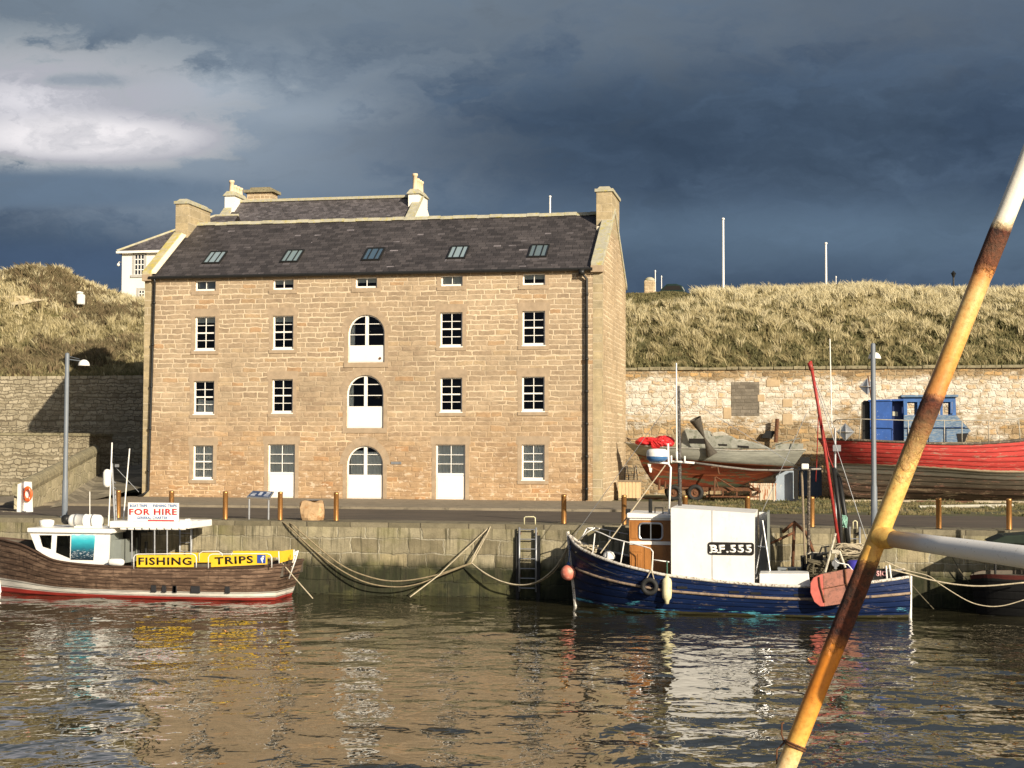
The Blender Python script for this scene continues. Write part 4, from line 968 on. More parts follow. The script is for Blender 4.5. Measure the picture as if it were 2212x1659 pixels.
# ------------------------------------------------------------------ boats: hulls from stations
def crom(P, n):
    P = np.array(P, float); m = len(P); out = []
    for t_ in np.linspace(0, m-1, n):
        i = min(int(t_), m-2); f = t_-i
        p0, p1, p2, p3 = P[max(i-1, 0)], P[i], P[i+1], P[min(i+2, m-1)]
        out.append(.5*((2*p1)+(-p0+p2)*f+(2*p0-5*p1+4*p2-p3)*f*f+(-p0+3*p1-3*p2+p3)*f**3))
    return np.array(out)
class Hull:
    def __init__(s, yc, sheer, low, keel, n=56, e=.6, flare=.12):
        s.yc = yc; s.n = n; s.e = e; s.flare = flare
        S = [(*at(a[0], a[1], yc-a[2]).xz, a[2]) for a in sheer]
        Lw = []
        for a in low:
            q = at(a[0], a[1] if a[1] else 1290, yc-a[2]); Lw.append((q.x, q.z if a[1] else 0., a[2]))
        K = []
        for i, a in enumerate(keel):
            if a is None: K.append((Lw[i][0], -.55, .03))
            else: q = at(a[0], a[1], yc); K.append((q.x, q.z, .05))
        s.S, s.L, s.K = crom(S, n), crom(Lw, n), crom(K, n)
    def p(s, i, v, far=False):                # v: -1 keel, 0 lower line, 1 sheer
        S, L, K = s.S[i], s.L[i], s.K[i]
        if v >= 0:
            x = L[0]+(S[0]-L[0])*v; z = L[1]+(S[1]-L[1])*v
            hb = L[2]+(S[2]-L[2])*v + s.flare*math.sin(math.pi*v)*min(1, S[2])*.5
        else:
            a = -v; x = L[0]+(K[0]-L[0])*a; z = L[1]+(K[1]-L[1])*a**1.2
            hb = K[2]+(L[2]-K[2])*(1-a)**s.e
        hb = max(hb, .012)
        return Vector((x, s.yc+(hb if far else -hb), z))
    def make(s, name, m, parent, transom=True, vs=None):
        vs = vs or [-1, -.8, -.6, -.4, -.2, -.08, 0, .12, .25, .4, .55, .7, .85, 1]
        mb = MB(); vuv = []
        for side in (0, 1):
            base = len(mb.v)
            for i in range(s.n):
                for v in vs:
                    q = s.p(i, v, side); mb.v.append(q); vuv.append((q.x, v))
            k = len(vs)
            for i in range(s.n-1):
                for j in range(k-1):
                    f = [base+i*k+j, base+(i+1)*k+j, base+(i+1)*k+j+1, base+i*k+j+1]
                    mb.f.append(f if side == 0 else f[::-1])
        if transom:
            k = len(vs); half = s.n*k
            for i, fl in ((s.n-1, 0), (0, 1)):
                a = [i*k+j for j in range(k)]; b = [half+i*k+j for j in range(k)]
                for j in range(k-1):
                    f = [a[j], b[j], b[j+1], a[j+1]]
                    mb.f.append(f if not fl else f[::-1])
        return build(name, mb, m, parent, smooth=False, vuv=vuv)
    def deck(s, name, m, parent, drop=.3, i0=1, i1=None, inset=.05):
        i1 = i1 or s.n-1; mb = MB()
        def q(i, far, d, ins):
            p = s.p(i, 1, far); h = max(abs(p.y-s.yc)-ins, .01); return Vector((p.x, s.yc+(h if far else -h), p.z-d))
        for i in range(i0, i1):
            mb.face([q(i, 0, drop, inset), q(i+1, 0, drop, inset), q(i+1, 1, drop, inset), q(i, 1, drop, inset)])
            for f in (0, 1):
                fc = [q(i, f, drop, inset), q(i, f, 0, inset), q(i+1, f, 0, inset), q(i+1, f, drop, inset)]
                mb.face(fc if f == 0 else fc[::-1])
        return build(name, mb, m, parent)
    def line(s, name, m, parent, v, r, i0=0, i1=None, sides=(0, 1), out=.0, up=0.):
        i1 = i1 or s.n; mb = MB()
        for f in sides:
            pts = []
            for i in range(i0, i1):
                q = s.p(i, v, f); q.y += out*(1 if f else -1); q.z += up; pts.append(q)
            mb.tube(pts, r, 8)
        return build(name, mb, m, parent, smooth=True)
def poly_px(pts, Y): return [(at(a, b, Y).x, at(a, b, Y).z) for a, b in pts]
def rod(mb, pts, Y, r, n=7):
    P = []
    for q in pts: P.append(at(q[0], q[1], q[2] if len(q) > 2 else Y))
    return mb.tube(P, r, n)
def boxpx(mb, a, b, c, d, Y0, Y1):           # px left, py top, px right, py bottom on plane Y0
    p = at(a, d, Y0); q = at(c, b, Y0); return mb.box(p.x, Y0, p.z, q.x, Y1, q.z)
# ---------------- fishing trips boat
bo = thing('fishing_boat', 'brown clinker fishing boat with white wheelhouse and yellow trip boards', 'boat', (at(320, 1290, 39.2).x, 39.2, 0))
H = Hull(39.2, [(-14, 1162, .02), (18, 1170, .32), (50, 1179, .58), (90, 1199, .8), (125, 1213, .92), (200, 1222, 1.02), (300, 1226, 1.05), (437, 1228, 1.05), (540, 1226, 1.0), (611, 1220, .86)],
         [(2, 0, .02), (24, 0, .2), (50, 0, .42), (90, 0, .6), (135, 0, .76), (215, 0, .9), (310, 0, .95), (440, 0, .95), (530, 0, .88), (594, 0, .66)], [None]*10)
M_h1 = hullmat('brown_planking', [(-1, (.12, .02, .015)), (-.1, (.34, .035, .025)), (.10, (.75, .71, .62)), (.26, (.12, .075, .05)), (1, (.12, .072, .046))], wood=(.25, .165, .11), planks=9, flake=.52, streak=.6, fv0=.27, wob=.012)
H.make('hull', M_h1, bo)
M_deck = plain('deck_boards', (.10, .085, .065), .85, var=.3)
H.deck('deck', M_deck, bo, .32)
H.line('gunwale', plain('dark_rail', (.07, .04, .025), .7, var=.3), bo, 1, .035, up=.01)
mb = MB(); mb.box(H.p(0, .1).x-.03, 39.17, -.3, H.p(0, .1).x+.02, 39.23, .1)
mb = MB(); pts = [H.p(0, v) for v in (-.3, 0, .3, .6, 1)]
for q in pts: q.y = 39.2; q.x -= .02
mb.tube(pts, .045, 6); build('stem_post', mb, M_white, bo)
mb = MB()
for a, b in ((331, 343), (345, 355), (376, 384), (387, 396), (417, 438), (492, 503)):
    i = int(np.argmin([abs(H.p(k, .35).x-at((a+b)/2, 1270, 38.25).x) for k in range(H.n)])); q = H.p(i, .33)
    w2 = (b-a)/2/79; mb.box(q.x-w2, q.y-.025, q.z-.09, q.x+w2, q.y+.06, q.z+.10)
build('scupper_block', mb, plain('scupper_black', (.02, .02, .022), .8), bo, bevel=.01)  # raised black blocks stand in for the dark scupper openings
YN = 38.42; YFr = 39.98
wh = [(64, 1150), (78, 1187), (125, 1217), (234, 1220), (237, 1150)]
# wheelhouse sides with real window openings: built from strips
def panel_with_holes(mb, poly, holes, Y, th=.05):
    """poly convex-ish outline px; holes px quads; vertical strips between hole edges"""
    P = poly_px(poly, Y); Hs = [poly_px(h, Y) for h in holes]
    xs = sorted({p[0] for p in P} | {p[0] for h in Hs for p in h}); 
    def span(x, pl):
        zs = []
        for k in range(len(pl)):
            a, b = pl[k], pl[(k+1) % len(pl)]
            if (a[0] <= x <= b[0]) or (b[0] <= x <= a[0]):
                if abs(a[0]-b[0]) < 1e-9: zs += [a[1], b[1]]
                else: zs.append(a[1]+(b[1]-a[1])*(x-a[0])/(b[0]-a[0]))
        return (min(zs), max(zs)) if zs else None
    for k in range(len(xs)-1):
        a, b = xs[k]+1e-5, xs[k+1]-1e-5
        if b-a < 1e-3: continue
        oa, ob = span(a, P), span(b, P)
        if not oa or not ob: continue
        cuts = sorted([(span(a, h), span(b, h)) for h in Hs if span((a+b)/2, h)], key=lambda q: q[0][0])
        lo = (oa[0], ob[0])
        segs = []
        for ca, cb in cuts: segs.append((lo, (ca[0], cb[0]))); lo = (ca[1], cb[1])
        segs.append((lo, (oa[1], ob[1])))
        for (l, h) in segs:
            if h[0]-l[0] < 1e-4 and h[1]-l[1] < 1e-4: continue
            mb.quadbox([(a, Y, l[0]), (b, Y, l[1]), (b, Y, h[1]), (a, Y, h[0])], [(a, Y+th, l[0]), (b, Y+th, l[1]), (b, Y+th, h[1]), (a, Y+th, h[0])])
    return mb
holes = [[(84, 1156), (112, 1156), (110, 1187), (91, 1181)], [(122.5, 1157), (152, 1157), (151, 1207), (120, 1194)]]
mb = MB(); panel_with_holes(mb, wh, holes, YN)
pp = poly_px(wh, YN)
off = YFr-YN
# far side, front (sloping) and aft faces
mb2 = MB(); panel_with_holes(mb2, wh, holes, YN)
for v in mb2.v: v.y += off
mb.f += [[i+len(mb.v) for i in f] for f in mb2.f]; mb.v += mb2.v
def strip(mb, a, b, y0, y1, th=.04): mb.quadbox([(a[0], y0, a[1]), (a[0]+th, y0, a[1]), (b[0]+th, y0, b[1]), (b[0], y0, b[1])], [(a[0], y1, a[1]), (a[0]+th, y1, a[1]), (b[0]+th, y1, b[1]), (b[0], y1, b[1])])
f0 = pp[0]; f1 = pp[1]; f2 = pp[2]
for ya, yb in ((YN+.05, YN+.14), ((YN+YFr)/2-.05, (YN+YFr)/2+.05), (YFr-.1, YFr)): strip(mb, f0, f1, ya, yb)
strip(mb, f1, f2, YN+.05, YFr); strip(mb, (f0[0]-.0, f0[1]-.07), f0, YN+.14, YFr-.1)
wheel = build('wheelhouse', mb, M_white, bo)
mb = MB()
for h in holes: mb.face([(x, YN+.02, z) for x, z in poly_px(h, YN)][::-1])
mb.quadbox([(f0[0]+.012, YN+.14, f0[1]-.07), (f0[0]+.02, YN+.14, f0[1]-.07), (f1[0]+.02, YN+.14, f1[1]), (f1[0]+.012, YN+.14, f1[1])], [(f0[0]+.012, YFr-.1, f0[1]-.07), (f0[0]+.02, YFr-.1, f0[1]-.07), (f1[0]+.02, YFr-.1, f1[1]), (f1[0]+.012, YFr-.1, f1[1])])
build('cabin_window', mb, M_darkglass, wheel)
mb = MB(); boxpx(mb, 58, 1143, 240, 1150, YN-.08, YFr+.1); build('cabin_roof', mb, M_white, wheel, bevel=.02)
M_grey = plain('grey_grp', (.20, .22, .20), .6, var=.1)
mb = MB(); a = pp[4]; b = pp[3]; mb.box(b[0]-.03, YN+.12, b[1], b[0]+.0, YFr, a[1]); boxpx(mb, 235, 1166, 262, 1217, YN+.25, YFr-.2); build('cabin_rear', mb, M_grey, bo)
mb = MB(); boxpx(mb, 263, 1150, 283, 1200, YN+.9, YFr); build('dark_box', mb, M_black, bo)  # plain black box beside the wheelhouse
# sea picture panel
def seapic():
    m, t, b = newmat('sea_picture', .4); p = OBJ(t); z = sep(t, p)[2]
    zt_ = at(180, 1153, YN).z; zb_ = at(180, 1210, YN).z
    f = nd(t, 'ShaderNodeMapRange', {0: mth(t, 'ADD', z, mth(t, 'MULTIPLY', noise(t, scl(t, p, (1, 1, 2.5)), 6, 4, .6), .12)), 1: zb_+.06, 2: zt_+.06, 3: 0., 4: 1.}).outputs[0]
    c = ramp(t, f, [(0., (.01, .02, .03)), (.3, (.02, .06, .09)), (.5, (.02, .2, .26)), (.75, (.04, .42, .5)), (.94, (.25, .65, .7)), (.97, (.75, .75, .75))])
    wv = ramp(t, noise(t, scl(t, p, (2, 1, 9)), 5, 4, .6), [(.56, 0.), (.62, 1.)])
    low = ramp(t, f, [(.05, 0.), (.15, 1.), (.3, 1.), (.42, 0.)])
    c = mix(t, mth(t, 'MULTIPLY', wv, low), c, (.6, .65, .68)); setc(t, b, c); return m
mb = MB(); P = poly_px([(155, 1153), (206, 1155), (202, 1210), (153, 1209)], YN); mb.prism(P[::-1], YN-.012, YN-.003); build('sea_poster', mb, seapic(), wheel)
# on the roof
zr_ = at(150, 1143, 39.1).z
mb = MB(); c = at(101, 1140, 39.1); mb.lathe((c.x, 39.1, zr_), [(.0, 0), (.12, 0), (.1, .05), (.16, .06), (.2, .12), (.21, .2), (.2, .24), (.1, .27), (.0, .27)], 20); build('radar_dome', mb, M_white, bo, smooth=True)
c0 = at(151, 1124, 39.0); c1 = at(220, 1124, 39.0)
lr = thing('life_raft', 'white liferaft canister strapped on the small boat wheelhouse roof', 'liferaft', ((c0.x+c1.x)/2, 39, c0.z-.19))
L_ = c1.x-c0.x; mb = MB(); mb.lathe((c0.x, 39.0, c0.z), [(.0, 0), (.12, 0), (.165, .05), (.175, .1), (.175, L_*.48), (.185, L_*.485), (.185, L_*.515), (.175, L_*.52), (.175, L_-.1), (.165, L_-.05), (.12, L_), (0, L_)], 20, 'X'); build('canister', mb, M_whiteold, lr, smooth=True)
for f in (.22, .75):
    mb = MB(); mb.lathe((c0.x+L_*f-.02, 39.0, c0.z), [(.18, 0), (.19, 0), (.19, .04), (.18, .04)], 20, 'X'); build('strap', mb, M_steel, lr)
mb = MB(); boxpx(mb, 160, 1134.5, 214, 1143, 38.9, 39.1); build('cradle', mb, M_white, lr)
mb = MB(); c = at(141, 1122, 39.1); mb.lathe((c.x-.1, 39.1, c.z), [(0, 0), (.1, .02), (.14, .08), (.14, .18), (.1, .24), (0, .25)], 12, 'X'); tag(build('black_bag', mb, M_black, origin=(c.x, 39.1, c.z), smooth=True), 'round black bag beside the liferaft canister', 'bag')
mb = MB(); rod(mb, [(194, 1062), (194, 1143)], 39.5, .012); build('whip_aerial', mb, M_white, bo)
mb = MB(); rod(mb, [(242, 956), (238.5, 1050), (234, 1143)], 39.0, .02); build('whip_aerial', mb, M_whiteold, bo)
mb = MB(); rod(mb, [(280, 969), (266, 1128)], 39.3, .018); build('whip_aerial', mb, M_whiteold, bo)
mb = MB(); rod(mb, [(242, 1001), (248, 1128)], 39.2, .03); rod(mb, [(249, 1060), (252, 1128)], 39.25, .02)
for k in range(7): rod(mb, [(245+k*.4, 1040+k*12), (250+k*.4, 1044+k*12)], 39.22, .012, 4)
rod(mb, [(250, 1010), (300, 1063)], 39.3, .008, 5); boxpx(mb, 248, 1003, 254, 1009, 39.1, 39.2); build('mast', mb, M_steel, bo)
mb = MB(); c = at(231, 1053, 38.95); mb.lathe((c.x, 38.95, c.z), [(0, 0), (.07, .02), (.115, .1), (.115, .42), (.07, .5), (0, .52)], 16); tag(build('fender', mb, M_white, origin=tuple(c), smooth=True), 'white fender hanging upright on the brown boat mast', 'fender')
mb = MB(); c = at(236, 1214, 38.2); mb.lathe((c.x, 38.15, c.z), [(0, 0), (.07, .02), (.1, .08), (.1, .38), (.07, .45), (0, .47)], 16, 'X'); tag(build('fender', mb, M_whiteold, origin=tuple(c), smooth=True), 'white fender lying on the brown boat side deck below the wheelhouse', 'fender')
# canopy with the hire sign
mb = MB(); boxpx(mb, 236, 1128, 408, 1140, 38.45, 40.1); can = build('canopy', mb, M_white, bo, bevel=.02)
mb = MB()
for px, Y in ((334, 38.5), (361, 38.5), (285, 38.5), (412, 39.8), (334, 39.8)): rod(mb, [(px, 1141), (px, 1228)], Y, .022)
build('canopy_post', mb, M_steel, bo)
mb = MB(); boxpx(mb, 388, 1124, 396, 1131, 38.6, 38.9); boxpx(mb, 400, 1121, 405, 1133, 38.7, 38.9); boxpx(mb, 408, 1125, 414, 1134, 38.6, 39); build('deck_light', mb, M_whiteold, can)
Ys = 38.8
mb = MB()
for k in range(9): q = at(268+k*16, 1141, 38.5); mb.lathe((q.x-.09, 38.47, q.z-.02), [(0, 0), (.025, 0), (.03, .08), (.025, .17), (0, .17)], 8, 'X')
build('rolled_canvas', mb, M_whiteold, can)
mb = MB(); boxpx(mb, 272, 1142, 281, 1192, 39.2, 39.6); boxpx(mb, 287, 1142, 318, 1150, 39.5, 39.8); rod(mb, [(300, 1142), (300, 1210)], 39.7, .03); rod(mb, [(316, 1170), (316, 1215)], 39.6, .05); build('deck_gear', mb, M_black, bo)
sg = thing('hire_sign', 'white board reading FOR HIRE above the brown boat canopy', 'sign', tuple(at(331, 1127, Ys)))
mb = MB(); boxpx(mb, 276, 1086.5, 386, 1127.5, Ys, Ys+.03); build('board', mb, M_white, sg)
Yt = Ys-.004
def tx(s, m, par, a, b, c, d, Y, bold=.0, **k): return text('lettering', s, m, par, at(a, d, Y), at(c, d, Y), (at(a, b, Y)-at(a, d, Y)).length, bold, **k)
tx('BOAT TRIPS', M_blueink, sg, 281, 1089.5, 318, 1095.5, Yt, .03); tx('FISHING TRIPS', M_blueink, sg, 331, 1089.5, 382, 1095.5, Yt, .03)
tx('FOR HIRE', M_redink, sg, 279, 1099, 382, 1112.5, Yt, .03); tx('GENERAL CHARTER', M_blueink, sg, 296, 1115.5, 362, 1121.5, Yt, .03)
mb = MB(); boxpx(mb, 319, 1123.4, 376, 1127, Ys-.005, Ys); build('red_stripe', mb, M_redink, sg)
# trip boards and hoops
def board(pts, Y, name, label, cat='sign'):
    P = poly_px(pts, Y); cx = sum(p[0] for p in P)/4; o = thing(name, label, cat, (cx, Y, min(p[1] for p in P)))
    mb = MB(); mb.prism(P[::-1], Y, Y+.02); build('board', mb, M_yellow, o); return o
o = board([(295, 1199), (418, 1199), (418, 1225), (295, 1225)], 38.08, 'trip_board', 'yellow board with the black word FISHING along the boat side')
tx('FISHING', M_ink, o, 299, 1204, 414, 1220.5, 38.076, .028)
o = board([(456, 1201), (577, 1196), (577, 1219), (456, 1225)], 38.08, 'trip_board', 'yellow board with the black word TRIPS and a blue badge')
text('lettering', 'TRIPS', M_ink, o, at(464, 1220, 38.076), at(547, 1216.5, 38.076), .205, .028)
mb = MB(); boxpx(mb, 555.5, 1198.5, 573.5, 1216.5, 38.066, 38.078); bd = build('badge', mb, plain('badge_blue', (.03, .07, .32), .5), o)
text('badge_letter', 'f', M_white, bd, at(563, 1216, 38.06), at(570.5, 1216, 38.06), .19, .04)
o = board([(369, 1194), (475, 1194), (475, 1215), (369, 1215)], 40.12, 'trip_board', 'plain yellow board on the far rail behind the gap between the words')
o = board([(503, 1190), (606, 1190), (606, 1204), (503, 1204)], 40.08, 'trip_board', 'narrow yellow board on the far rail behind the TRIPS board')
o = thing('stern_board', 'small yellow board with faint lines hung across the brown boat stern', 'sign', tuple(at(612, 1214, 38.6)))
p = at(605, 1191, 38.6); q = at(633, 1187, 39.7); zb_ = at(605, 1216, 38.6).z
mb = MB(); mb.quadbox([(p.x, 38.6, zb_), (q.x, 39.7, zb_+.02), (q.x, 39.7, q.z), (p.x, 38.6, p.z)], [(p.x-.02, 38.61, zb_), (q.x-.02, 39.71, zb_+.02), (q.x-.02, 39.71, q.z), (p.x-.02, 38.61, p.z)]); build('board', mb, M_yellow, o)
mb = MB()
for a, b, Y in ((289, 424, 38.13), (450, 587, 38.13)):
    rod(mb, [(a, 1228), (a, 1204), (a+3, 1199), (a+9, 1197), (b-10, 1196), (b-3, 1198.5), (b, 1204), (b, 1226)], Y, .014)
for a, b, Y in ((430, 480, 40.1), (500, 598, 40.1)): rod(mb, [(a, 1212), (a, 1196), (a+8, 1191), (b-8, 1191), (b, 1196), (b, 1210)], Y, .014)
rod(mb, [(603, 1220), (602, 1191)], 38.5, .016); rod(mb, [(635, 1187), (634, 1216)], 39.8, .016)
build('hoop_rail', mb, M_white, bo, smooth=True)
mb = MB(); rod(mb, [(644, 1189), (638, 1210), (624, 1250)], 38.9, .02); rod(mb, [(640, 1190), (630, 1222), (618, 1250)], 39.2, .018)
for k in range(4): rod(mb, [(641-k*5, 1200+k*12, 38.9), (636-k*5, 1200+k*12, 39.2)], 39, .012, 5)
build('stern_ladder', mb, M_white, bo, smooth=True)
# ---------------- blue boat
bb = thing('blue_trawler', 'flaking navy blue fishing boat with brown wheelhouse and white shelter marked BF.555', 'boat', (at(1600, 1300, 38.9).x, 38.9, 0))
H2 = Hull(38.9, [(1229, 1158, .02), (1241, 1175, .35), (1256, 1187, .62), (1290, 1203, .98), (1339, 1220, 1.3), (1395, 1234, 1.48), (1449, 1245, 1.54), (1584, 1260, 1.55), (1730, 1268, 1.52), (1850, 1262, 1.4), (1920, 1254, 1.25), (1967, 1247, 1.05)],
          [(1245, 0, .02), (1254, 0, .12), (1272, 0, .3), (1304, 0, .62), (1350, 0, .95), (1405, 0, 1.2), (1455, 0, 1.3), (1584, 0, 1.36), (1730, 0, 1.34), (1850, 0, 1.2), (1920, 0, 1.05), (1966, 0, .9)], [None]*12, n=70)
M_h2 = hullmat('blue_planking', [(-1, (.03, .035, .03)), (-.02, (.05, .045, .02)), (.09, (.006, .018, .07)), (1, (.005, .015, .062))], wood=(.17, .14, .12), planks=7, flake=.58, chips=(.69, (.10, .40, .50), .12, .38), rough=.45)
H2.make('hull', M_h2, bb)
H2.deck('deck', plain('blue_boat_deck', (.06, .055, .05), .8, var=.3), bb, .28)
M_rail = plain('chipped_white_rail', (.55, .52, .46), .6, var=.25, scale=9, spot=(.2, .15, .1), spotr=(.52, .58))
H2.line('gunwale', M_rail, bb, 1, .04, up=.015)
H2.line('rubbing_strake', plain('bare_strake', (.26, .19, .13), .8, var=.4, scale=8, spot=(.05, .05, .08)), bb, .62, .035, 6, out=.02)
mb = MB(); pts = [H2.p(0, v) for v in (-.3, 0, .3, .6, 1)]
for q in pts: q.y = 38.9; q.x -= .02
mb.tube(pts+[pts[-1]+Vector((-.02, 0, .12))], .05, 6); build('stem_post', mb, M_rail, bb)
mb = MB(); a = H2.p(69, 0); b = H2.p(69, 1); mb.tube([a+Vector((.0, -.01, 0)), b+Vector((0, -.01, .03))], .04, 6); build('stern_post', mb, M_white, bb)
mb = MB()
for px in (1593, 1641, 1735, 1480):
    i = int(np.argmin([abs(H2.p(k, .75).x-at(px, 1270, 37.35).x) for k in range(H2.n)])); q = H2.p(i, .74); mb.box(q.x-.13, q.y-.012, q.z-.03, q.x+.13, q.y+.05, q.z+.03)
build('freeing_port', mb, M_black, bb)
# wheelhouse
Yw = 37.95
wp = [(1358.5, 1119), (1361.5, 1228), (1449, 1240), (1449, 1121)]; wh_hole = [(1381, 1130), (1431, 1130), (1431, 1166), (1381, 1166)]
mb = MB(); panel_with_holes(mb, wp, [wh_hole], Yw); P = poly_px(wp, Yw)
strip(mb, P[1], P[0], Yw+.05, Yw+.2); strip(mb, P[1], (P[1][0]-.0, P[1][1]+.62), Yw+.2, 39.5); strip(mb, (P[0][0], P[0][1]-.1), P[0], Yw+.2, 39.5); strip(mb, P[1], P[0], 39.5, 39.65)
mb.box(P[1][0]+.05, 39.6, P[1][1], P[2][0], 39.65, P[0][1])
wh2 = build('wheelhouse', mb, M_brownwood, bb)
mb = MB(); q = poly_px(wh_hole, Yw); mb.face([(x, Yw+.02, z) for x, z in q][::-1]); build('cabin_window', mb, M_darkglass, wh2)
mb = MB(); x0, z1 = q[0]; x1, z0 = q[2]; rr = .1
ring = []
for cx_, cz_, a0 in ((x1-rr, z1-rr, 0), (x0+rr, z1-rr, 90), (x0+rr, z0+rr, 180), (x1-rr, z0+rr, 270)):
    for k in range(5): a = R(a0+k*22.5); ring.append((cx_+rr*math.cos(a), Yw-.01, cz_+rr*math.sin(a)))
mb.tube(ring+[ring[0]], .025, 6, caps=False); mb.box((x0+x1)/2-.012, Yw-.02, z0, (x0+x1)/2+.012, Yw+.02, z1); build('window_frame', mb, M_alu, wh2)
mb = MB(); boxpx(mb, 1360, 1170, 1449, 1176, Yw-.03, Yw-.001); build('trim_strip', mb, M_whiteold, wh2); mb = MB(); boxpx(mb, 1360, 1120, 1449, 1123, Yw-.02, Yw-.001); build('trim_strip', mb, M_whiteold, wh2)
for a in ((1363, 1127, 1376, 1163), (1363, 1182, 1386, 1192), (1364, 1196, 1374, 1224), (1377, 1196, 1386, 1225), (1392, 1182, 1440, 1234)):
    mb = MB(); boxpx(mb, *a, Yw-.012, Yw-.001); build('panel_moulding', mb, M_brownwood, wh2, bevel=.004)
mb = MB(); P = poly_px([(1354, 1108), (1449, 1113), (1449, 1121), (1354, 1119)], Yw-.07); mb.prism(P[::-1], Yw-.07, 39.7); build('wheelhouse_roof', mb, M_white, wh2, bevel=.02)
mb = MB(); c = at(1360, 1106, 38.3); mb.box(c.x-.1, 38.25, c.z-.06, c.x+.02, 38.4, c.z+.08); rod(mb, [(1405, 1108), (1405, 1078)], 38.6, .05); rod(mb, [(1415, 1108), (1415, 1097), (1432, 1097), (1432, 1110)], 38.5, .02); build('roof_fitting', mb, M_black, wh2)
# shelter box
Yx = 37.38
bp = [(1449, 1097), (1631, 1109), (1630, 1262), (1450, 1245)]; P = poly_px(bp, Yx)
m_sh = plain('shelter_white', (.72, .71, .67), .5, var=.09, scale=2.5, spot=(.5, .49, .44), spotr=(.6, .8), stretch=(1, 1, .6))
mb = MB(); mb.prism(P[::-1], Yx, Yx+.05); 
mb.quadbox([(P[0][0], Yx+.05, P[0][1]-.05), (P[1][0], Yx+.05, P[1][1]-.05), (P[1][0], Yx+.05, P[1][1]), (P[0][0], Yx+.05, P[0][1])], [(P[0][0], 39.9, P[0][1]-.05), (P[1][0], 39.9, P[1][1]-.05), (P[1][0], 39.9, P[1][1]), (P[0][0], 39.9, P[0][1])])
mb.quadbox([(P[0][0], Yx+.05, P[3][1]), (P[0][0]+.05, Yx+.05, P[3][1]), (P[0][0]+.05, Yx+.05, P[0][1]-.05), (P[0][0], Yx+.05, P[0][1]-.05)], [(P[0][0], 39.9, P[3][1]), (P[0][0]+.05, 39.9, P[3][1]), (P[0][0]+.05, 39.9, P[0][1]-.05), (P[0][0], 39.9, P[0][1]-.05)])
mb.box(P[0][0]+.05, 39.85, P[2][1], P[1][0], 39.9, P[1][1]-.05)
mb.box(P[1][0]-.04, 39.0, P[2][1], P[1][0], 39.85, P[1][1]-.06)
sh = build('shelter', mb, m_sh, bb)
mb = MB(); boxpx(mb, 1537.6, 1103, 1538.8, 1253, Yx-.004, Yx-.0005); build('seam', mb, M_steel, sh)
x0, x1 = at(1529, 1185, Yx).x, at(1629, 1185, Yx).x; z0, z1 = at(1580, 1199, Yx).z, at(1580, 1171.5, Yx).z; rr = .07
mb = MB(); pl = []
for cx_, cz_, a0 in ((x1-rr, z1-rr, 0), (x0+rr, z1-rr, 90), (x0+rr, z0+rr, 180), (x1-rr, z0+rr, 270)):
    for k in range(6): a = R(a0+k*18); pl.append((cx_+rr*math.cos(a), cz_+rr*math.sin(a)))
mb.prism(pl[::-1], Yx-.016, Yx-.001); plate = build('number_plate', mb, M_ink, sh)
tx('BF.555', M_white, plate, 1534, 1177, 1624, 1194.5, Yx-.02, .034)
# slab serifs
mb = MB()
for a in ((1532.5, 1177, 1538, 1179.2), (1532.5, 1192.3, 1538, 1194.5), (1549, 1192.3, 1558, 1194.5)): mb = MB(); boxpx(mb, *a, Yx-.0225, Yx-.0175); build('lettering_serif', mb, M_white, plate)
mb = MB(); P = poly_px([(1640, 1106), (1660, 1107), (1662, 1238), (1640, 1238)], 39.3); mb.prism(P[::-1], 39.3, 39.4); build('end_panel', mb, m_sh, bb)
mb = MB(); p = at(1657, 1106, 38.35); mb.box(p.x, 38.35, at(1657, 1238, 38.35).z, p.x+.045, 39.7, p.z); build('aft_wall', mb, M_grey, bb)
mb = MB(); rod(mb, [(1647, 1124), (1664, 1238)], 38.3, .022); rod(mb, [(1652, 1126), (1632, 1240)], 38.5, .02); rod(mb, [(1637, 1180), (1660, 1182)], 38.4, .018); rod(mb, [(1656, 1108), (1660, 1238)], 39.2, .03); build('support_frame', mb, M_alu, bb)
mb = MB(); P = poly_px([(1640, 1239), (1747, 1239), (1750, 1268), (1640, 1264)], 37.45); mb.prism(P[::-1], 37.45, 38.3); build('deck_locker', mb, m_sh, bb, bevel=.02)
for k, px in enumerate((1680, 1701, 1722)):
    mb = MB(); boxpx(mb, px, 1227, px+19, 1240, 38.9, 39.3); mb.box(at(px, 1227, 38.9).x-.01, 38.88, at(px, 1229, 38.9).z, at(px+19, 1227, 38.9).x+.01, 39.32, at(px, 1227, 38.9).z)
    tag(build('fish_box', mb, plain('grey_fish_box', (.25, .27, .28), .6), origin=tuple(at(px+9, 1240, 38.9)), bevel=.01), ['leftmost', 'middle', 'rightmost'][k]+' of the three grey fish boxes behind the white deck locker', 'fish box', 'grey fish boxes on the blue boat')
# mast, radar, boom, aerials
mb = MB(); rod(mb, [(1465, 834), (1468, 1000), (1470, 1240)], 38.9, .05, 10); build('mast', mb, plain('dark_mast', (.05, .045, .04), .6, var=.4, scale=12, spot=(.3, .28, .25)), bb, smooth=True)
mb = MB(); rod(mb, [(1461, 784), (1462, 997)], 38.8, .018); build('whip_aerial', mb, M_white, bb)
mb = MB(); rod(mb, [(1443, 958), (1444, 1003), (1449, 1010), (1447, 1060), (1445, 1110)], 38.6, .028); rod(mb, [(1444, 996), (1500, 1000)], 38.75, .03); rod(mb, [(1403, 997), (1444, 1001)], 38.6, .03); rod(mb, [(1462, 975), (1462, 995)], 38.7, .03); rod(mb, [(1479, 985), (1479, 1000)], 38.7, .025); rod(mb, [(1450, 984), (1450, 1000)], 38.7, .025); build('radar_bracket', mb, M_whiteold, bb, smooth=True)
c = at(1419.5, 984, 38.6)
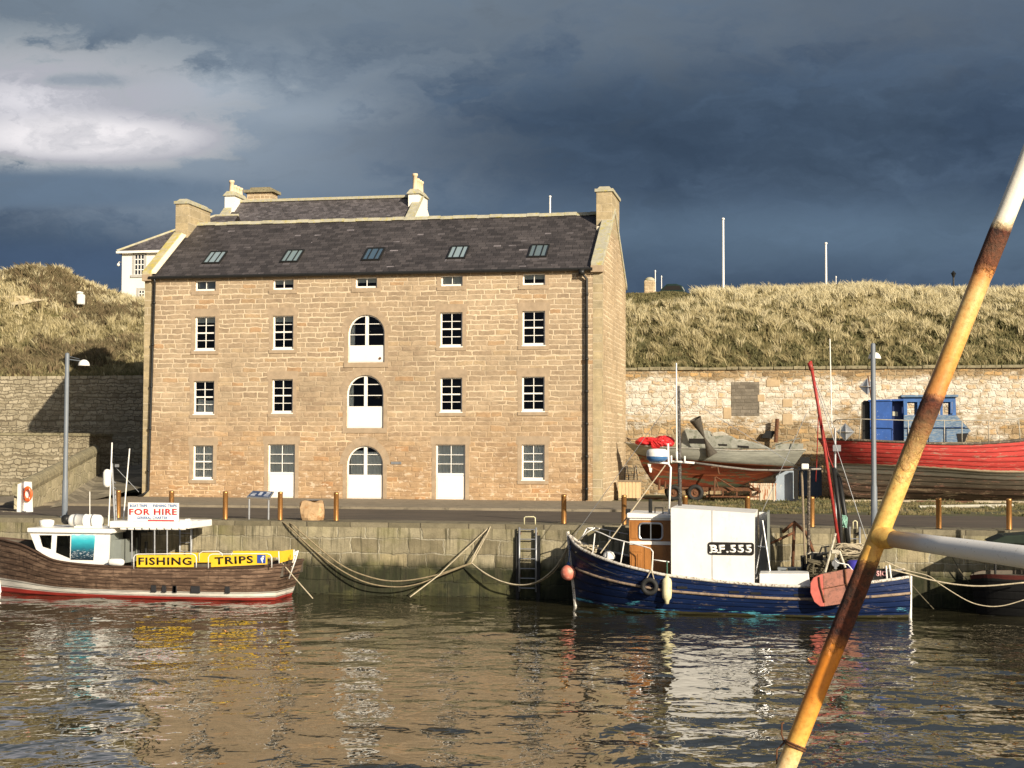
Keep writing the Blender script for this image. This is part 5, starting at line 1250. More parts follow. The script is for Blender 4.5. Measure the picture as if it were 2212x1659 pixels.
mb = MB(); mb.lathe((c.x, c.y, c.z-.02), [(.0, .2), (.2, .19), (.265, .15), (.28, .08), (.28, .0)], 24); rd = build('radar_dome', mb, M_white, bb, smooth=True)
mb = MB(); mb.lathe((c.x, c.y, c.z-.02), [(.28, 0), (.275, -.06), (.22, -.12), (.1, -.14), (0, -.14)], 24); build('radar_base', mb, plain('radar_blue', (.05, .14, .3), .4), rd, smooth=True)
mb = MB(); rod(mb, [(1482, 997), (1563, 1008), (1626, 1015), (1680, 1016), (1730, 1014), (1774, 1013)], 38.85, .026)
for k in range(14): c = at(1490+k*19, 998+min(k*1.6, 16), 38.85); 
build('boom', mb, plain('boom_pipe', (.22, .2, .17), .6, var=.35, scale=15), bb, smooth=True)
mb = MB(); rod(mb, [(1437, 1005, 38.6), (1297, 1195, 37.95)], 38, .016); build('forestay', mb, M_rope, bb)
mb = MB(); rod(mb, [(1732, 1018), (1740, 1250)], 38.9, .03); build('gantry_post', mb, M_wood, bb)
mb = MB(); rod(mb, [(1747.6, 1014), (1746, 1250)], 38.6, .042); build('gantry_post', mb, plain('dark_post', (.05, .04, .03), .7, var=.5, scale=10, spot=(.25, .2, .15)), bb)
mb = MB(); boxpx(mb, 1729, 988, 1749, 1001, 38.6, 38.9); build('deck_lamp', mb, M_black, bb); mb = MB(); boxpx(mb, 1731, 1001, 1747, 1014, 38.6, 38.85); build('deck_lamp', mb, M_whiteold, bb, bevel=.03)
M_redpole = plain('red_painted_steel', (.34, .035, .03), .5, var=.25, scale=9, spot=(.2, .05, .03))
mb = MB(); rod(mb, [(1750.5, 780), (1770, 892), (1812, 1175)], 38.4, .042, 10); rod(mb, [(1748, 783), (1754, 800)], 38.4, .06); rod(mb, [(1768, 892, 38.4), (1764, 1000, 39.8), (1762, 1040, 39.9)], 39, .014); rod(mb, [(1771, 892, 38.4), (1790, 985, 38.2), (1800, 1010, 38.2)], 39, .014)
build('derrick', mb, M_redpole, bb, smooth=True)
mb = MB(); rod(mb, [(1792.7, 732), (1797, 925)], 39.2, .014); build('whip_aerial', mb, M_white, bb)
mb = MB(); rod(mb, [(1804, 925), (1804, 1010), (1806, 1160)], 39.2, .03); c = at(1806, 968, 39.1); mb.box(c.x-.08, 39.0, c.z-.08, c.x+.12, 39.1, c.z+.08); build('aerial_post', mb, M_steel, bb)
mb = MB(); rod(mb, [(1801, 1012), (1815, 1122), (1818, 1240)], 38.5, .06); rod(mb, [(1812, 1030), (1827, 1122), (1835, 1200)], 38.7, .065); rod(mb, [(1801, 1012, 38.5), (1812, 1030, 38.7)], 38.6, .05); build('hydraulic_arm', mb, M_black, bb, smooth=True)
mb = MB(); rod(mb, [(1805, 1152), (1782, 1238)], 37.9, .03); rod(mb, [(1813, 1190), (1826, 1226)], 37.9, .03); rod(mb, [(1742, 1196), (1782, 1196)], 38.6, .045); rod(mb, [(1782, 1196, 38.6), (1797, 1192, 37.95)], 38, .03); boxpx(mb, 1797, 1188, 1813, 1195, 37.85, 37.95); rod(mb, [(1805, 1195), (1805, 1212)], 37.9, .02); build('gallows', mb, plain('dirty_cream_steel', (.5, .46, .36), .6, var=.3, scale=12, spot=(.15, .07, .03)), bb)
mb = MB(); c = at(1805, 1217, 37.88); mb.lathe((c.x, 37.86, c.z), [(0, 0), (.09, .0), (.1, .03), (.07, .05), (.1, .07), (.09, .1), (0, .1)], 14, 'Y'); mb.box(c.x-.03, 37.85, c.z-.14, c.x+.03, 37.97, c.z+.14); build('pulley_block', mb, M_steel, bb)
# winch and net heap
mb = MB(); c = at(1760, 1228, 38.7)
for dx in (-.32, 0, .32): mb.lathe((c.x+dx-.02, c.y, c.z), [(0, 0), (.24, 0), (.24, .04), (0, .04)], 20, 'X')
mb.lathe((c.x-.34, c.y, c.z), [(.12, 0), (.12, .68)], 16, 'X'); mb.box(c.x-.4, c.y-.2, c.z-.45, c.x+.4, c.y+.25, c.z-.2); rod(mb, [(1733, 1200), (1736, 1245)], 38.6, .05); build('winch', mb, M_black, bb)
def tangle(name, cx_, cz_, Y, rx, rz, ry, n, r, m, label, cat, seed=1):
    rg = random.Random(seed); mb = MB(); c = at(cx_, cz_, Y)
    for k in range(n):
        ph = rg.uniform(0, 6.28); w1, w2 = rg.choice((1, 2, 3)), rg.choice((1, 2, 3)); s1, s2, s3 = rg.uniform(.5, 1), rg.uniform(.4, 1), rg.uniform(.3, 1)
        pts = []
        for j in range(26):
            a = j/25*6.28
            pts.append((c.x+rx*s1*math.cos(w1*a+ph), Y+ry*s3*math.sin(a+ph*2), c.z+rz*s2*math.sin(w2*a+ph*1.7)+rg.uniform(-.01, .01)))
        mb.tube(pts, r, 5, caps=False)
    o = build(name, mb, m, origin=tuple(c)); return tag(o, label, cat)
tangle('rope_heap', 1838, 1188, 38.4, .42, .17, .3, 16, .016, M_rope, 'tangled heap of pale rope on the blue boat stern', 'rope', 3)
tangle('net_heap', 1852, 1214, 38.5, .55, .28, .4, 30, .018, M_ropedark, 'dark net heap below the pale ropes on the stern', 'net', 5)
tangle('green_twine', 1822, 1127, 38.55, .1, .16, .08, 8, .012, plain('sea_green_twine', (.25, .45, .36), .8), 'white and green twine knotted round the black hydraulic arm', 'twine', 8)
mb = MB(); c = at(1848, 1228, 37.9); mb.lathe((c.x, 37.95, c.z-.2), [(.16, 0), (.2, .05), (.2, .36), (.16, .4), (0, .4)], 14); tag(build('blue_barrel', mb, plain('violet_blue', (.06, .05, .36), .5), origin=tuple(c), smooth=True), 'blue violet plastic drum on the trawler stern beside the red slab', 'drum')
# more deck gear and rigging
mb = MB(); boxpx(mb, 1537, 1250, 1540.5, 1258, Yx-.006, Yx-.001); build('rust_patch', mb, plain('orange_rust', (.5, .25, .08), .9), sh)
mb = MB(); rod(mb, [(1742, 893, 38.6), (1646, 1106, 38.2)], 38.5, .008, 5); rod(mb, [(1468, 840, 38.9), (1233, 1168, 38.9)], 38.9, .007, 5); rod(mb, [(1468, 850, 38.9), (1738, 1018, 38.9)], 38.9, .007, 5); rod(mb, [(1752, 800, 38.4), (1804, 930, 39.2)], 38.8, .008, 5); rod(mb, [(1752, 800, 38.4), (1880, 1190, 38.6)], 38.5, .01, 5); build('rigging_wire', mb, M_steel, bb)
mb = MB(); rod(mb, [(1690, 1150, 39.9), (1716, 1128, 39.9), (1742, 1152, 39.9), (1762, 1208, 39.6)], 39.8, .05); rod(mb, [(1716, 1130, 39.9), (1712, 1230, 39.9)], 39.9, .045); rod(mb, [(1660, 1176, 39.9), (1716, 1150, 39.9)], 39.9, .035); build('stern_gantry', mb, M_rust, bb, smooth=True)
mb = MB(); boxpx(mb, 1752, 1196, 1778, 1214, 38.3, 38.6); boxpx(mb, 1776, 1206, 1792, 1240, 38.4, 38.8); rod(mb, [(1783, 1180), (1790, 1240)], 38.5, .03); rod(mb, [(1756, 1236), (1775, 1182), (1792, 1180)], 38.35, .022); build('hauler', mb, M_black, bb, bevel=.02)
tangle('dark_hoses', 1775, 1226, 38.2, .38, .2, .2, 12, .02, M_ropedark, 'tangle of dark hoses round the trawler winch', 'hose', 51)
tangle('blue_twine', 1862, 1236, 37.95, .2, .1, .1, 9, .012, plain('blue_twine_mat', (.08, .12, .45), .8), 'blue and white twine by the violet drum', 'twine', 52)
# trawl door
dr = thing('trawl_door', 'faded red oblong trawl door hung on the blue boat quarter', 'trawl door', tuple(at(1800, 1300, 37.1)))
cv = lambda pts: [(1584+x*.20824, 1036.8+y*.20824) for x, y in pts]
m_dr = plain('faded_red_door', (.36, .155, .11), .75, var=.25, scale=5, spot=(.20, .10, .075), bmp=.4, spotr=(.5, .62))
P = poly_px(cv([(925, 975), (1200, 920), (1270, 945), (1320, 1010), (1330, 1100), (1290, 1220), (1200, 1275), (945, 1312)]), 37.08); mb = MB(); mb.prism(P[::-1], 37.08, 37.16); build('slab', mb, m_dr, dr, bevel=.012)
P = poly_px(cv([(895, 985), (925, 975), (945, 1312), (900, 1312), (840, 1265), (800, 1170), (800, 1070), (830, 1015)]), 37.07); mb = MB(); mb.prism(P[::-1], 37.07, 37.17); build('end_shoe', mb, plain('redder_shoe', (.52, .13, .10), .7, var=.25, scale=5), dr, bevel=.012)
mb = MB(); rod(mb, cv([(890, 1005), (900, 1100), (950, 1270)]), 37.05, .018); rod(mb, cv([(1160, 925), (1170, 1060), (1210, 1180)]), 37.05, .02); rod(mb, cv([(930, 1130), (1160, 1085), (1300, 1060)]), 37.06, .01); build('door_bracket', mb, M_rust, dr)
mb = MB(); rod(mb, [(1803, 1210), (1810, 1216), (1832, 1220), (1845, 1236)], 37.4, .015); tag(build('white_hose', mb, M_whiteold, origin=tuple(at(1815, 1215, 37.4)), smooth=True), 'short white hose drooping over the red trawl door', 'hose')
# stern sign and rails
o = thing('name_sign', 'small dark board with pale red letters at the blue boat stern', 'sign', tuple(at(1906, 1246, 38)))
mb = MB(); boxpx(mb, 1888, 1229, 1920, 1251, 37.96, 37.99); build('board', mb, M_black, o)
tx('SIO', plain('pink_letters', (.75, .4, .38), .6), o, 1893, 1233, 1916, 1245, 37.95, .05)
mb = MB(); rod(mb, [(1916, 1252), (1914, 1222)], 37.9, .02); rod(mb, [(1925, 1250), (1921, 1220)], 38, .022); build('stern_stanchion', mb, M_white, bb)
# bow rail
mb = MB(); Yb = 37.85
rod(mb, [(1250, 1168, 38.4), (1268, 1150, 38.3), (1285, 1140, 38.25)], 38.3, .016)
rod(mb, [(1268, 1141, 38.5), (1300, 1152, 38.2), (1323, 1163, 38.0), (1387, 1179.5, 37.6), (1405, 1185, 37.5), (1410.5, 1192, 37.45), (1408.6, 1240, 37.42)], 38, .016)
rod(mb, [(1410, 1209), (1447, 1214)], 37.45, .016)
rod(mb, [(1285, 1153, 38.25), (1280, 1197, 38.05)], 38, .016); rod(mb, [(1348, 1171, 37.8), (1340, 1220, 37.65)], 38, .016)
rod(mb, [(1268, 1141, 39.1), (1285, 1140, 39.3), (1356, 1154, 40)], 39, .016); rod(mb, [(1318, 1147, 39.6), (1313, 1188, 39.7)], 39.6, .016); rod(mb, [(1254, 1165, 39.1), (1268, 1141, 39.1)], 39, .016)
build('bow_rail', mb, M_whiteold, bb, smooth=True)
mb = MB(); c = at(1314, 1200, 38.3); mb.lathe((c.x, 38.4, c.z-.12), [(.0, 0), (.16, .02), (.17, .1), (.12, .2), (0, .23)], 9); tag(build('canvas_bundle', mb, M_white, origin=tuple(c), bevel=.02), 'crumpled white bundle on the blue boat foredeck', 'bundle')
tangle('anchor_chain', 1268, 1186, 38.6, .3, .1, .2, 7, .02, M_rope, 'coil of rusty pale mooring rope on the blue boat bow', 'rope', 11)
# ball, tyre, fender
c = at(1228, 1237, 38.75); o = thing('ball_buoy', 'faded red ball buoy hanging below the blue bow', 'buoy', tuple(c))
mb = MB(); mb.lathe(tuple(c), [(.205*math.sin(R(a)), -.205*math.cos(R(a))) for a in range(0, 181, 12)], 20); build('ball', mb, M_ballred, o, smooth=True)
mb = MB(); mb.lathe((c.x, c.y, c.z+.19), [(.05, 0), (.045, .07), (.02, .09)], 10); rod(mb, [(1228, 1219), (1231, 1190), (1233, 1178)], 38.75, .012); build('lanyard', mb, M_navy, o)
c = at(1403, 1267, 37.2); q_ = H2.p(int(np.argmin([abs(H2.p(k, .5).x-c.x) for k in range(H2.n)])), .5); Yt = q_.y-.13
c = at(1403, 1267, Yt); o = thing('tyre_fender', 'black car tyre hung on ropes against the navy hull', 'tyre', tuple(c))
mb = MB(); mb.torus(tuple(c), .165, .062, 'Y'); build('tyre', mb, M_rubber, o, smooth=True)
mb = MB(); rod(mb, [(1396, 1252, Yt), (1407, 1230, Yt), (1409, 1209, 37.42)], Yt, .012); rod(mb, [(1413, 1252, Yt), (1407, 1230, Yt)], Yt, .012); build('rope_sling', mb, M_rope, o)
c = at(1440.6, 1273, Yt); o = thing('long_fender', 'long dirty cream fender beside the tyre on the navy hull', 'fender', tuple(c))
mb = MB(); mb.lathe((c.x, Yt, c.z-.37), [(0, 0), (.05, .01), (.06, .09), (.11, .15), (.122, .25), (.122, .56), (.1, .63), (.05, .67), (.045, .74), (0, .75)], 16); build('fender_body', mb, M_fender, o, smooth=True)
mb = MB(); rod(mb, [(1441, 1241, Yt), (1441, 1212, 37.42)], Yt, .018); build('lanyard', mb, plain('green_rope', (.05, .12, .08), .8), o)
# ---------------- dark moored boat at the right edge
db = thing('moored_boat', 'black hulled boat moored under the quay at the edge of the view', 'boat', (at(2300, 1300, 39.4).x, 39.4, 0))
H3 = Hull(39.4, [(2095, 1243, .02), (2130, 1240, .5), (2200, 1243, .8), (2300, 1245, 1.0), (2450, 1245, 1.0), (2600, 1238, .8)], [(2110, 0, .02), (2140, 0, .3), (2205, 0, .6), (2300, 0, .8), (2450, 0, .8), (2590, 0, .6)], [None]*6, n=30)
H3.make('hull', hullmat('black_hull', [(-1, (.01, .01, .01)), (.8, (.012, .013, .012)), (.9, (.09, .02, .015)), (1, (.05, .02, .015))], planks=5, flake=.75, rough=.7), db); H3.deck('deck', M_deck, db, .1)
mb = MB(); p = at(2132, 1160, 39.5); q = at(2420, 1160, 39.5); pl = [(p.x, p.z-.1), (p.x+.35, p.z+.06), (p.x+1, p.z+.12), (q.x, p.z+.12), (q.x, p.z-.14), (p.x+.1, p.z-.14)]; mb.prism(pl[::-1], 39.0, 40.2)
build('canopy', mb, plain('dark_green_canvas', (.012, .022, .014), .8, var=.3), db, bevel=.03)
mb = MB(); 
for px in (2150, 2225, 2300, 2400): rod(mb, [(px, 1168), (px, 1244)], 39.1, .03); rod(mb, [(px, 1168), (px, 1244)], 40.1, .03)
rod(mb, [(2390, 1240), (2391, 700)], 38.4, .07); rod(mb, [(2290, 1240), (2290, 860)], 38.4, .05); build('canopy_post', mb, M_black, db)  # two tall poles out of view, added to cast shadow on the quay wall
# ---------------- grey yacht ashore
Yy = 61.3
yc = thing('grey_yacht', 'derelict grey yacht with rust red bottom propped on a trailer', 'yacht', (at(1550, 1050, Yy).x, Yy, ZQ))
HY = Hull(Yy, [(1350, 956, .03), (1382, 962, .5), (1430, 966, .85), (1500, 969, 1.12), (1580, 973, 1.18), (1660, 973, 1.1), (1741, 971, .8)],
          [(1377, 983, .04), (1402, 988, .36), (1442, 991, .72), (1503, 996, 1.02), (1582, 1002, 1.08), (1652, 1006, .95), (1712, 1010, .55)],
          [(1386, 1003), (1398, 1024), (1420, 1048), (1480, 1057), (1570, 1056), (1620, 1044), (1708, 1012)], n=44, e=1.25, flare=.1)
M_h3 = hullmat('grey_and_red_lead', [(-1, (.20, .045, .018)), (-.55, (.33, .10, .04)), (-.5, (.19, .045, .02)), (-.02, (.38, .12, .05)), (.06, (.24, .24, .20)), (1, (.22, .22, .19))], wood=(.13, .10, .05), planks=1, flake=.62, chips=(.7, (.10, .11, .06), -.2, .4), rough=.7)
HY.make('hull', M_h3, yc); M_greyp = plain('weathered_grey_paint', (.26, .26, .22), .8, var=.25, scale=3, spot=(.12, .13, .09), spotr=(.5, .65)); HY.deck('deck', M_greyp, yc, .06)
HY.line('gunwale', plain('grey_toe_rail', (.3, .29, .25), .8, var=.4, scale=6), yc, 1, .035)
C5 = lambda pts: [(1313.3+x*.2083, 864+y*.2083) for x, y in pts]
P = poly_px(C5([(745, 505), (760, 345), (800, 300), (1045, 318), (1062, 375), (1260, 365), (1330, 410), (1480, 430), (1600, 465), (1700, 510)]), Yy-.75); mb = MB(); mb.prism(P[::-1], Yy-.75, Yy+.75); cb = build('coachroof', mb, M_greyp, yc, bevel=.06)
for pl_ in ([(840, 400), (1000, 400), (1005, 455), (840, 450)], [(1140, 455), (1235, 458), (1235, 478), (1150, 475)], [(1345, 470), (1460, 478), (1465, 500), (1345, 492)]):
    mb = MB(); P = poly_px(C5(pl_), Yy-.76); mb.prism(P[::-1], Yy-.762, Yy-.752); build('cabin_window', mb, M_ink, cb)
mb = MB(); P = poly_px(C5([(1080, 340), (1180, 325), (1230, 350), (1250, 375), (1090, 378)]), Yy-.4); mb.prism(P[::-1], Yy-.4, Yy+.3); P = poly_px(C5([(1270, 410), (1400, 405), (1500, 440), (1280, 440)]), Yy-.5); mb.prism(P[::-1], Yy-.5, Yy+.2); build('hatch', mb, plain('pale_hatch', (.4, .37, .3), .8, var=.3), cb, bevel=.03)
mb = MB(); rod(mb, C5([(185, 440), (190, 385), (240, 405), (350, 405)]), Yy-.2, .03); rod(mb, C5([(190, 385), (240, 440)]), Yy-.1, .04); build('pulpit', mb, M_wood, yc)
mb = MB(); rod(mb, C5([(1700, 500), (1740, 460), (1990, 395)]), Yy-.6, .02); rod(mb, C5([(1900, 510), (1930, 420)]), Yy-.6, .02); boxpx(mb, 1675, 958, 1735, 973, Yy-.5, Yy+.5); build('cockpit_coaming', mb, M_greyp, yc)
mb = MB()
for a, b in (((412, 662), (445, 700)), ((425, 700), (455, 752))):
    (x0, y0), (x1, y1) = C5([a, b]); P = poly_px([(x0, y0), (x1, y0+1), (x1-1, y1), (x0+2, y1-1)], Yy-.33); mb.prism(P[::-1], Yy-.36, Yy-.2)
build('bow_patch', mb, M_whiteold, yc)
# hourglass of dark mesh
def cone2(a, b, r0, r1, mb): mb.tube([a, b], [r0, r1], 12)
o = thing('hourglass_funnel', 'dark mesh hourglass shaped funnel leaning in front of the grey yacht cabin', 'funnel', tuple(at(*C5([(1000, 390)])[0], Yy-1.4)))
mb = MB(); a = at(*C5([(905, 195)])[0], Yy-1.6); b = at(*C5([(1000, 390)])[0], Yy-1.4); c = at(*C5([(1078, 568)])[0], Yy-1.3)
mb.tube([a, a+(b-a)*.35, a+(b-a)*.7, b, b+(c-b)*.35, b+(c-b)*.7, c], [.25, .17, .09, .03, .09, .16, .25], 16, caps=False); build('mesh_cones', mb, plain('dark_mesh', (.07, .06, .045), .8, var=.4, scale=10), o, smooth=True)
mb = MB(); mb.tube([a, b, c], .02, 6); build('spindle', mb, M_black, o)
# red tarp: crumpled sheet
def lumpy(mb, c, rx, ry, rz, seed, n=26, amp=.28):
    rg = np.random.default_rng(seed); ph = rg.uniform(0, 6.28, 12)
    base = len(mb.v); m = n//2
    for i in range(m+1):
        th = math.pi*i/m
        for j in range(n):
            a = 2*math.pi*j/n; d = Vector((math.sin(th)*math.cos(a), math.sin(th)*math.sin(a), math.cos(th)))
            f = 1+amp*(.5*math.sin(5*d.x+ph[0]+3*d.z)*math.sin(4*d.y+ph[1])+.35*math.sin(11*d.x+ph[2])*math.sin(9*d.z+ph[3]+4*d.y)+.25*abs(math.sin(7*d.x+6*d.z+ph[4])))
            mb.v.append(Vector(c)+Vector((d.x*rx, d.y*ry, d.z*rz))*f)
    for i in range(m):
        for j in range(n): mb.f.append([base+i*n+j, base+(i+1)*n+j, base+(i+1)*n+(j+1) % n, base+i*n+(j+1) % n])
mb = MB(); c = at(1400, 953, Yy-.35); lumpy(mb, c, .5, .5, .17, 2); c2 = at(1433, 955, Yy-.6); lumpy(mb, c2, .42, .35, .25, 4); lumpy(mb, at(1418, 960, Yy-.7), .25, .2, .22, 6)
tag(build('red_tarpaulin', mb, M_tarp, origin=tuple(c)), 'crumpled red tarpaulin thrown over the grey yacht foredeck', 'tarpaulin')
# trailer
tr = thing('boat_trailer', 'rusty two axle boat trailer under the red yacht bottom', 'trailer', (at(1530, 1075, 60.4).x, 60.6, ZQ))
for px, r_, Y in ((1502, .345, 60.15), (1456, .33, 60.2), (1498, .345, 62.5), (1452, .33, 62.5)):
    c = at(px, 1066, Y); cc = (c.x, Y, ZQ+r_)
    mb = MB(); mb.torus(cc, r_*.72, r_*.27, 'Y', 26, 8); wh_ = build('wheel', mb, M_rubber, tr, smooth=True)
    mb = MB(); mb.lathe((cc[0], Y-.06, cc[2]), [(0, .02), (.05, 0), (.06, .03), (r_*.35, .05), (r_*.5, .02), (r_*.52, .08), (0, .12)], 16, 'Y'); build('rim', mb, M_rust, wh_)
mb = MB()
for Y in (60.5, 62.2):
    p = at(1440, 1062, Y); q = at(1640, 1062, Y); mb.box(p.x, Y, ZQ+.42, q.x, Y+.1, ZQ+.56)
    for px in (1530, 1560, 1590, 1620): c = at(px, 1062, Y); mb.box(c.x, Y+.01, ZQ+.2, c.x+.06, Y+.07, ZQ+.42)
    mb.box(at(1525, 1060, Y).x, Y+.005, ZQ+.16, q.x, Y+.09, ZQ+.22)
for px in (1445, 1480, 1520, 1570, 1638): c = at(px, 1062, 60.5); mb.box(c.x, 60.5, ZQ+.36, c.x+.1, 62.3, ZQ+.44)
rod(mb, [(1544, 1030), (1543, 1068)], 60.3, .04); rod(mb, [(1546, 1030), (1592, 1058)], 60.3, .03); rod(mb, [(1536, 1010), (1550, 1008), (1553, 1024)], 60.2, .035); rod(mb, [(1424, 1036), (1424, 1058)], 60.8, .05); rod(mb, [(1437, 1040), (1437, 1056)], 60.8, .04)
rod(mb, [(1618, 1045), (1637, 1060)], 60.4, .03); rod(mb, [(1545, 1032), (1553, 1060)], 60.35, .025); build('frame', mb, M_rust, tr)
# under and beside it
mb = MB(); p = at(1619, 1074, 60.9); q = at(1676, 1044, 60.9); mb.box(p.x, 60.9, ZQ+.05, q.x, 61.8, q.z); mb.box(p.x-.02, 60.88, q.z-.08, q.x+.02, 61.82, q.z)
for px in (1622, 1643, 1672): c = at(px, 1060, 60.9); mb.box(c.x-.03, 60.87, ZQ, c.x+.03, 60.9, q.z)
tag(build('rusty_tank', mb, plain('rust_streaked_white', (.55, .48, .36), .8, var=.2, scale=3, spot=(.32, .11, .04), spotr=(.5, .58), stretch=(3, 1, .3)), origin=(p.x+.5, 60.9, ZQ), bevel=.01), 'rust streaked cream tank standing beside the yacht trailer', 'tank')
mb = MB(); p = at(1676, 1074, 61.6); q = at(1714, 1012, 61.6); z_ = ZQ; mb.prism([(p.x, z_), (q.x, z_), (q.x, q.z), (p.x+.15, q.z), (p.x, q.z-.3)][::-1], 61.6, 63.2); mb.box(p.x-.03, 61.58, z_, q.x+.03, 63.2, z_+.06)
tag(build('grey_cabinet', mb, plain('blue_grey_paint', (.30, .36, .42), .6, var=.15, scale=2, spot=(.5, .52, .5), spotr=(.56, .66)), origin=(p.x+.4, 61.6, ZQ), bevel=.02), 'pale blue grey steel cabinet with sloping top behind the yacht stern', 'cabinet')
mb = MB(); p = at(1716, 1070, 61.2); mb.box(p.x, 61.2, ZQ, p.x+.15, 61.4, at(1716, 1015, 61.2).z); mb.box(p.x-.05, 61.15, ZQ, p.x+.2, 61.45, ZQ+.1); tag(build('black_prop', mb, M_black, origin=(p.x, 61.2, ZQ)), 'upright black prop between the yacht stern and the red bow', 'prop')
mb = MB(); p = at(1726, 1070, 64.2); q = at(1775, 1010, 64.2); mb.box(p.x, 64.2, ZQ+.15, q.x, 65.6, q.z); mb.box(p.x+.1, 64.15, ZQ, p.x+.25, 65.4, ZQ+.15); mb.box(q.x-.3, 64.15, ZQ, q.x-.15, 65.4, ZQ+.15); mb.box(p.x-.03, 64.17, q.z-.1, q.x+.03, 65.63, q.z+.02)  # plain dark box in place of a blue hull lying in shadow
tag(build('hull_stand_in', mb, plain('shaded_hull_blue', (.03, .05, .09), .6, var=.3), origin=(p.x+.4, 64.2, ZQ)), 'plain box standing in for a dark blue container in shade behind the props', 'hulk')
# cabinet and pots
p = at(1336, 1075, 60.4); q = at(1381, 1038, 60.4)
cbn = thing('wooden_cabinet', 'pale boarded wooden cabinet on the ground by the warehouse corner', 'cabinet', ((p.x+q.x)/2, 60.5, ZQ))
mb = MB(); mb.box(p.x, 60.4, ZQ+.1, q.x, 61.1, q.z-.05)
build('body', mb, M_ply, cbn); mb = MB(); mb.box(p.x-.04, 60.36, q.z-.05, q.x+.04, 61.14, q.z); build('lid', mb, M_wood, cbn); mb = MB(); mb.box(p.x, 60.38, ZQ, p.x+.1, 61.1, ZQ+.1); mb.box(q.x-.1, 60.38, ZQ, q.x, 61.1, ZQ+.1)
for k in range(1, 6): x = p.x+(q.x-p.x)*k/6; mb.box(x-.006, 60.393, ZQ+.1, x+.006, 60.399, q.z-.05)
build('skid', mb, M_wood, cbn)
pot = thing('creel', 'hoop framed lobster creel stacked behind the wooden cabinet', 'creel', (p.x+.3, 64.6, ZQ))
mb = MB(); pz = at(1350, 1006, 64.6).z; x0, x1 = at(1334, 1006, 64.6).x, at(1372, 1006, 64.6).x
for X in (x0, (x0+x1)/2, x1): mb.tube([(X-.1, 64.4, ZQ), (X, 64.4, pz-.1), (X, 64.6, pz), (X, 64.9, pz), (X, 65.1, pz-.1), (X+.1, 65.1, ZQ)], .02, 6)
for z_ in (ZQ+.3, ZQ+.7, pz-.1, pz-.4): mb.tube([(x0, 64.4, z_), (x1, 64.4, z_)], .015, 5)
build('frame', mb, M_steel, pot)
mb = MB()
for k in range(14): X = x0+(x1-x0)*k/13; mb.tube([(X, 64.45, ZQ), (X, 64.45, pz-.15)], .006, 4)
for k in range(14): Z = ZQ+(pz-.15-ZQ)*k/13; mb.tube([(x0, 64.45, Z), (x1, 64.45, Z)], .006, 4)
build('netting', mb, M_ropedark, pot)
tangle('green_net', 1322, 1078, 62.3, .5, .12, .4, 26, .014, plain('green_net', (.03, .12, .07), .8), 'bundle of green netting on the grass by the warehouse corner', 'net', 21)
# ---------------- red boat ashore
Yr = 62.6
rb = thing('red_boat', 'old clinker boat with flaking red topsides and blue wheelhouse ashore', 'boat', (at(2050, 1070, Yr).x, Yr, ZQ))
HR = Hull(Yr, [(1767, 948, .05), (1805, 949, .7), (1860, 951, 1.25), (1950, 955, 1.6), (2050, 959, 1.68), (2150, 956, 1.62), (2260, 945, 1.4), (2340, 930, .8), (2375, 922, .05)],
          [(1799, 1004, .04), (1830, 1005, .42), (1878, 1006, .9), (1955, 1009, 1.35), (2050, 1014, 1.5), (2150, 1021, 1.45), (2250, 1020, 1.15), (2315, 1008, .55), (2350, 995, .04)],
          [(1808, 1046), (1828, 1070), (1870, 1077), (1950, 1079), (2050, 1081), (2150, 1083), (2250, 1085), (2310, 1075), (2340, 1050)], n=60, e=.75, flare=.15)
M_h4 = hullmat('red_clinker', [(-1, (.12, .08, .055)), (-.6, (.17, .14, .105)), (-.28, (.28, .26, .21)), (0, (.46, .36, .24)), (.07, (.50, .055, .045)), (.94, (.42, .05, .04)), (.95, (.10, .08, .06)), (1, (.10, .08, .06))], wood=(.40, .22, .16), planks=6, flake=.57, chips=(.72, (.4, .3, .2), -.5, .2), rough=.65, wob=.1)
HR.make('hull', M_h4, rb); HR.deck('deck', M_wood, rb, .12)
HR.line('gunwale', plain('rotten_rail', (.11, .09, .07), .9, var=.5, scale=7, spot=(.3, .25, .18)), rb, 1, .05)
C6 = lambda pts: [(1751+x*.2083, 794.9+y*.2083) for x, y in pts]
M_bl = plain('flaking_light_blue', (.10, .17, .27), .7, var=.25, scale=4, spot=(.26, .30, .32), spotr=(.5, .58), stretch=(.8, 1, 4)); M_bd = plain('strong_blue_paint', (.025, .085, .30), .55, var=.2, scale=4, spot=(.55, .6, .62), spotr=(.64, .68)); M_bn = plain('deep_navy_paint', (.012, .025, .09), .5)
Yc2 = Yr-.85
mb = MB(); P = poly_px(C6([(615, 345), (845, 345), (845, 760), (620, 750)]), Yc2); mb.prism(P[::-1], Yc2, Yr+.8); rc = build('rear_cabin', mb, M_bd, rb)
mb = MB(); P = poly_px(C6([(848, 345), (958, 335), (968, 765), (848, 762)]), Yc2+.35); mb.prism(P[::-1], Yc2+.35, Yr+.8); build('recessed_door', mb, M_bn, rb)
mb = MB(); P = poly_px(C6([(850, 450), (905, 455), (905, 500), (850, 495)]), Yc2+.33); mb.prism(P[::-1], Yc2+.33, Yc2+.345); build('door_notice', mb, plain('cream_notice', (.5, .47, .33), .7), rb)
mb = MB(); P = poly_px(C6([(540, 350), (560, 335), (612, 345), (615, 748), (540, 742)]), Yc2+.2); mb.prism(P[::-1], Yc2+.2, Yr+.7); build('black_end', mb, M_black, rb)  # plain black block at the left end of the cabin
mb = MB(); P = poly_px(C6([(600, 330), (965, 320), (965, 340), (600, 347)]), Yc2-.05); mb.prism(P[::-1], Yc2-.05, Yr+.85); rod(mb, C6([(848, 540), (845, 755)]), Yc2+.1, .02); build('cabin_top', mb, M_bd, rb)
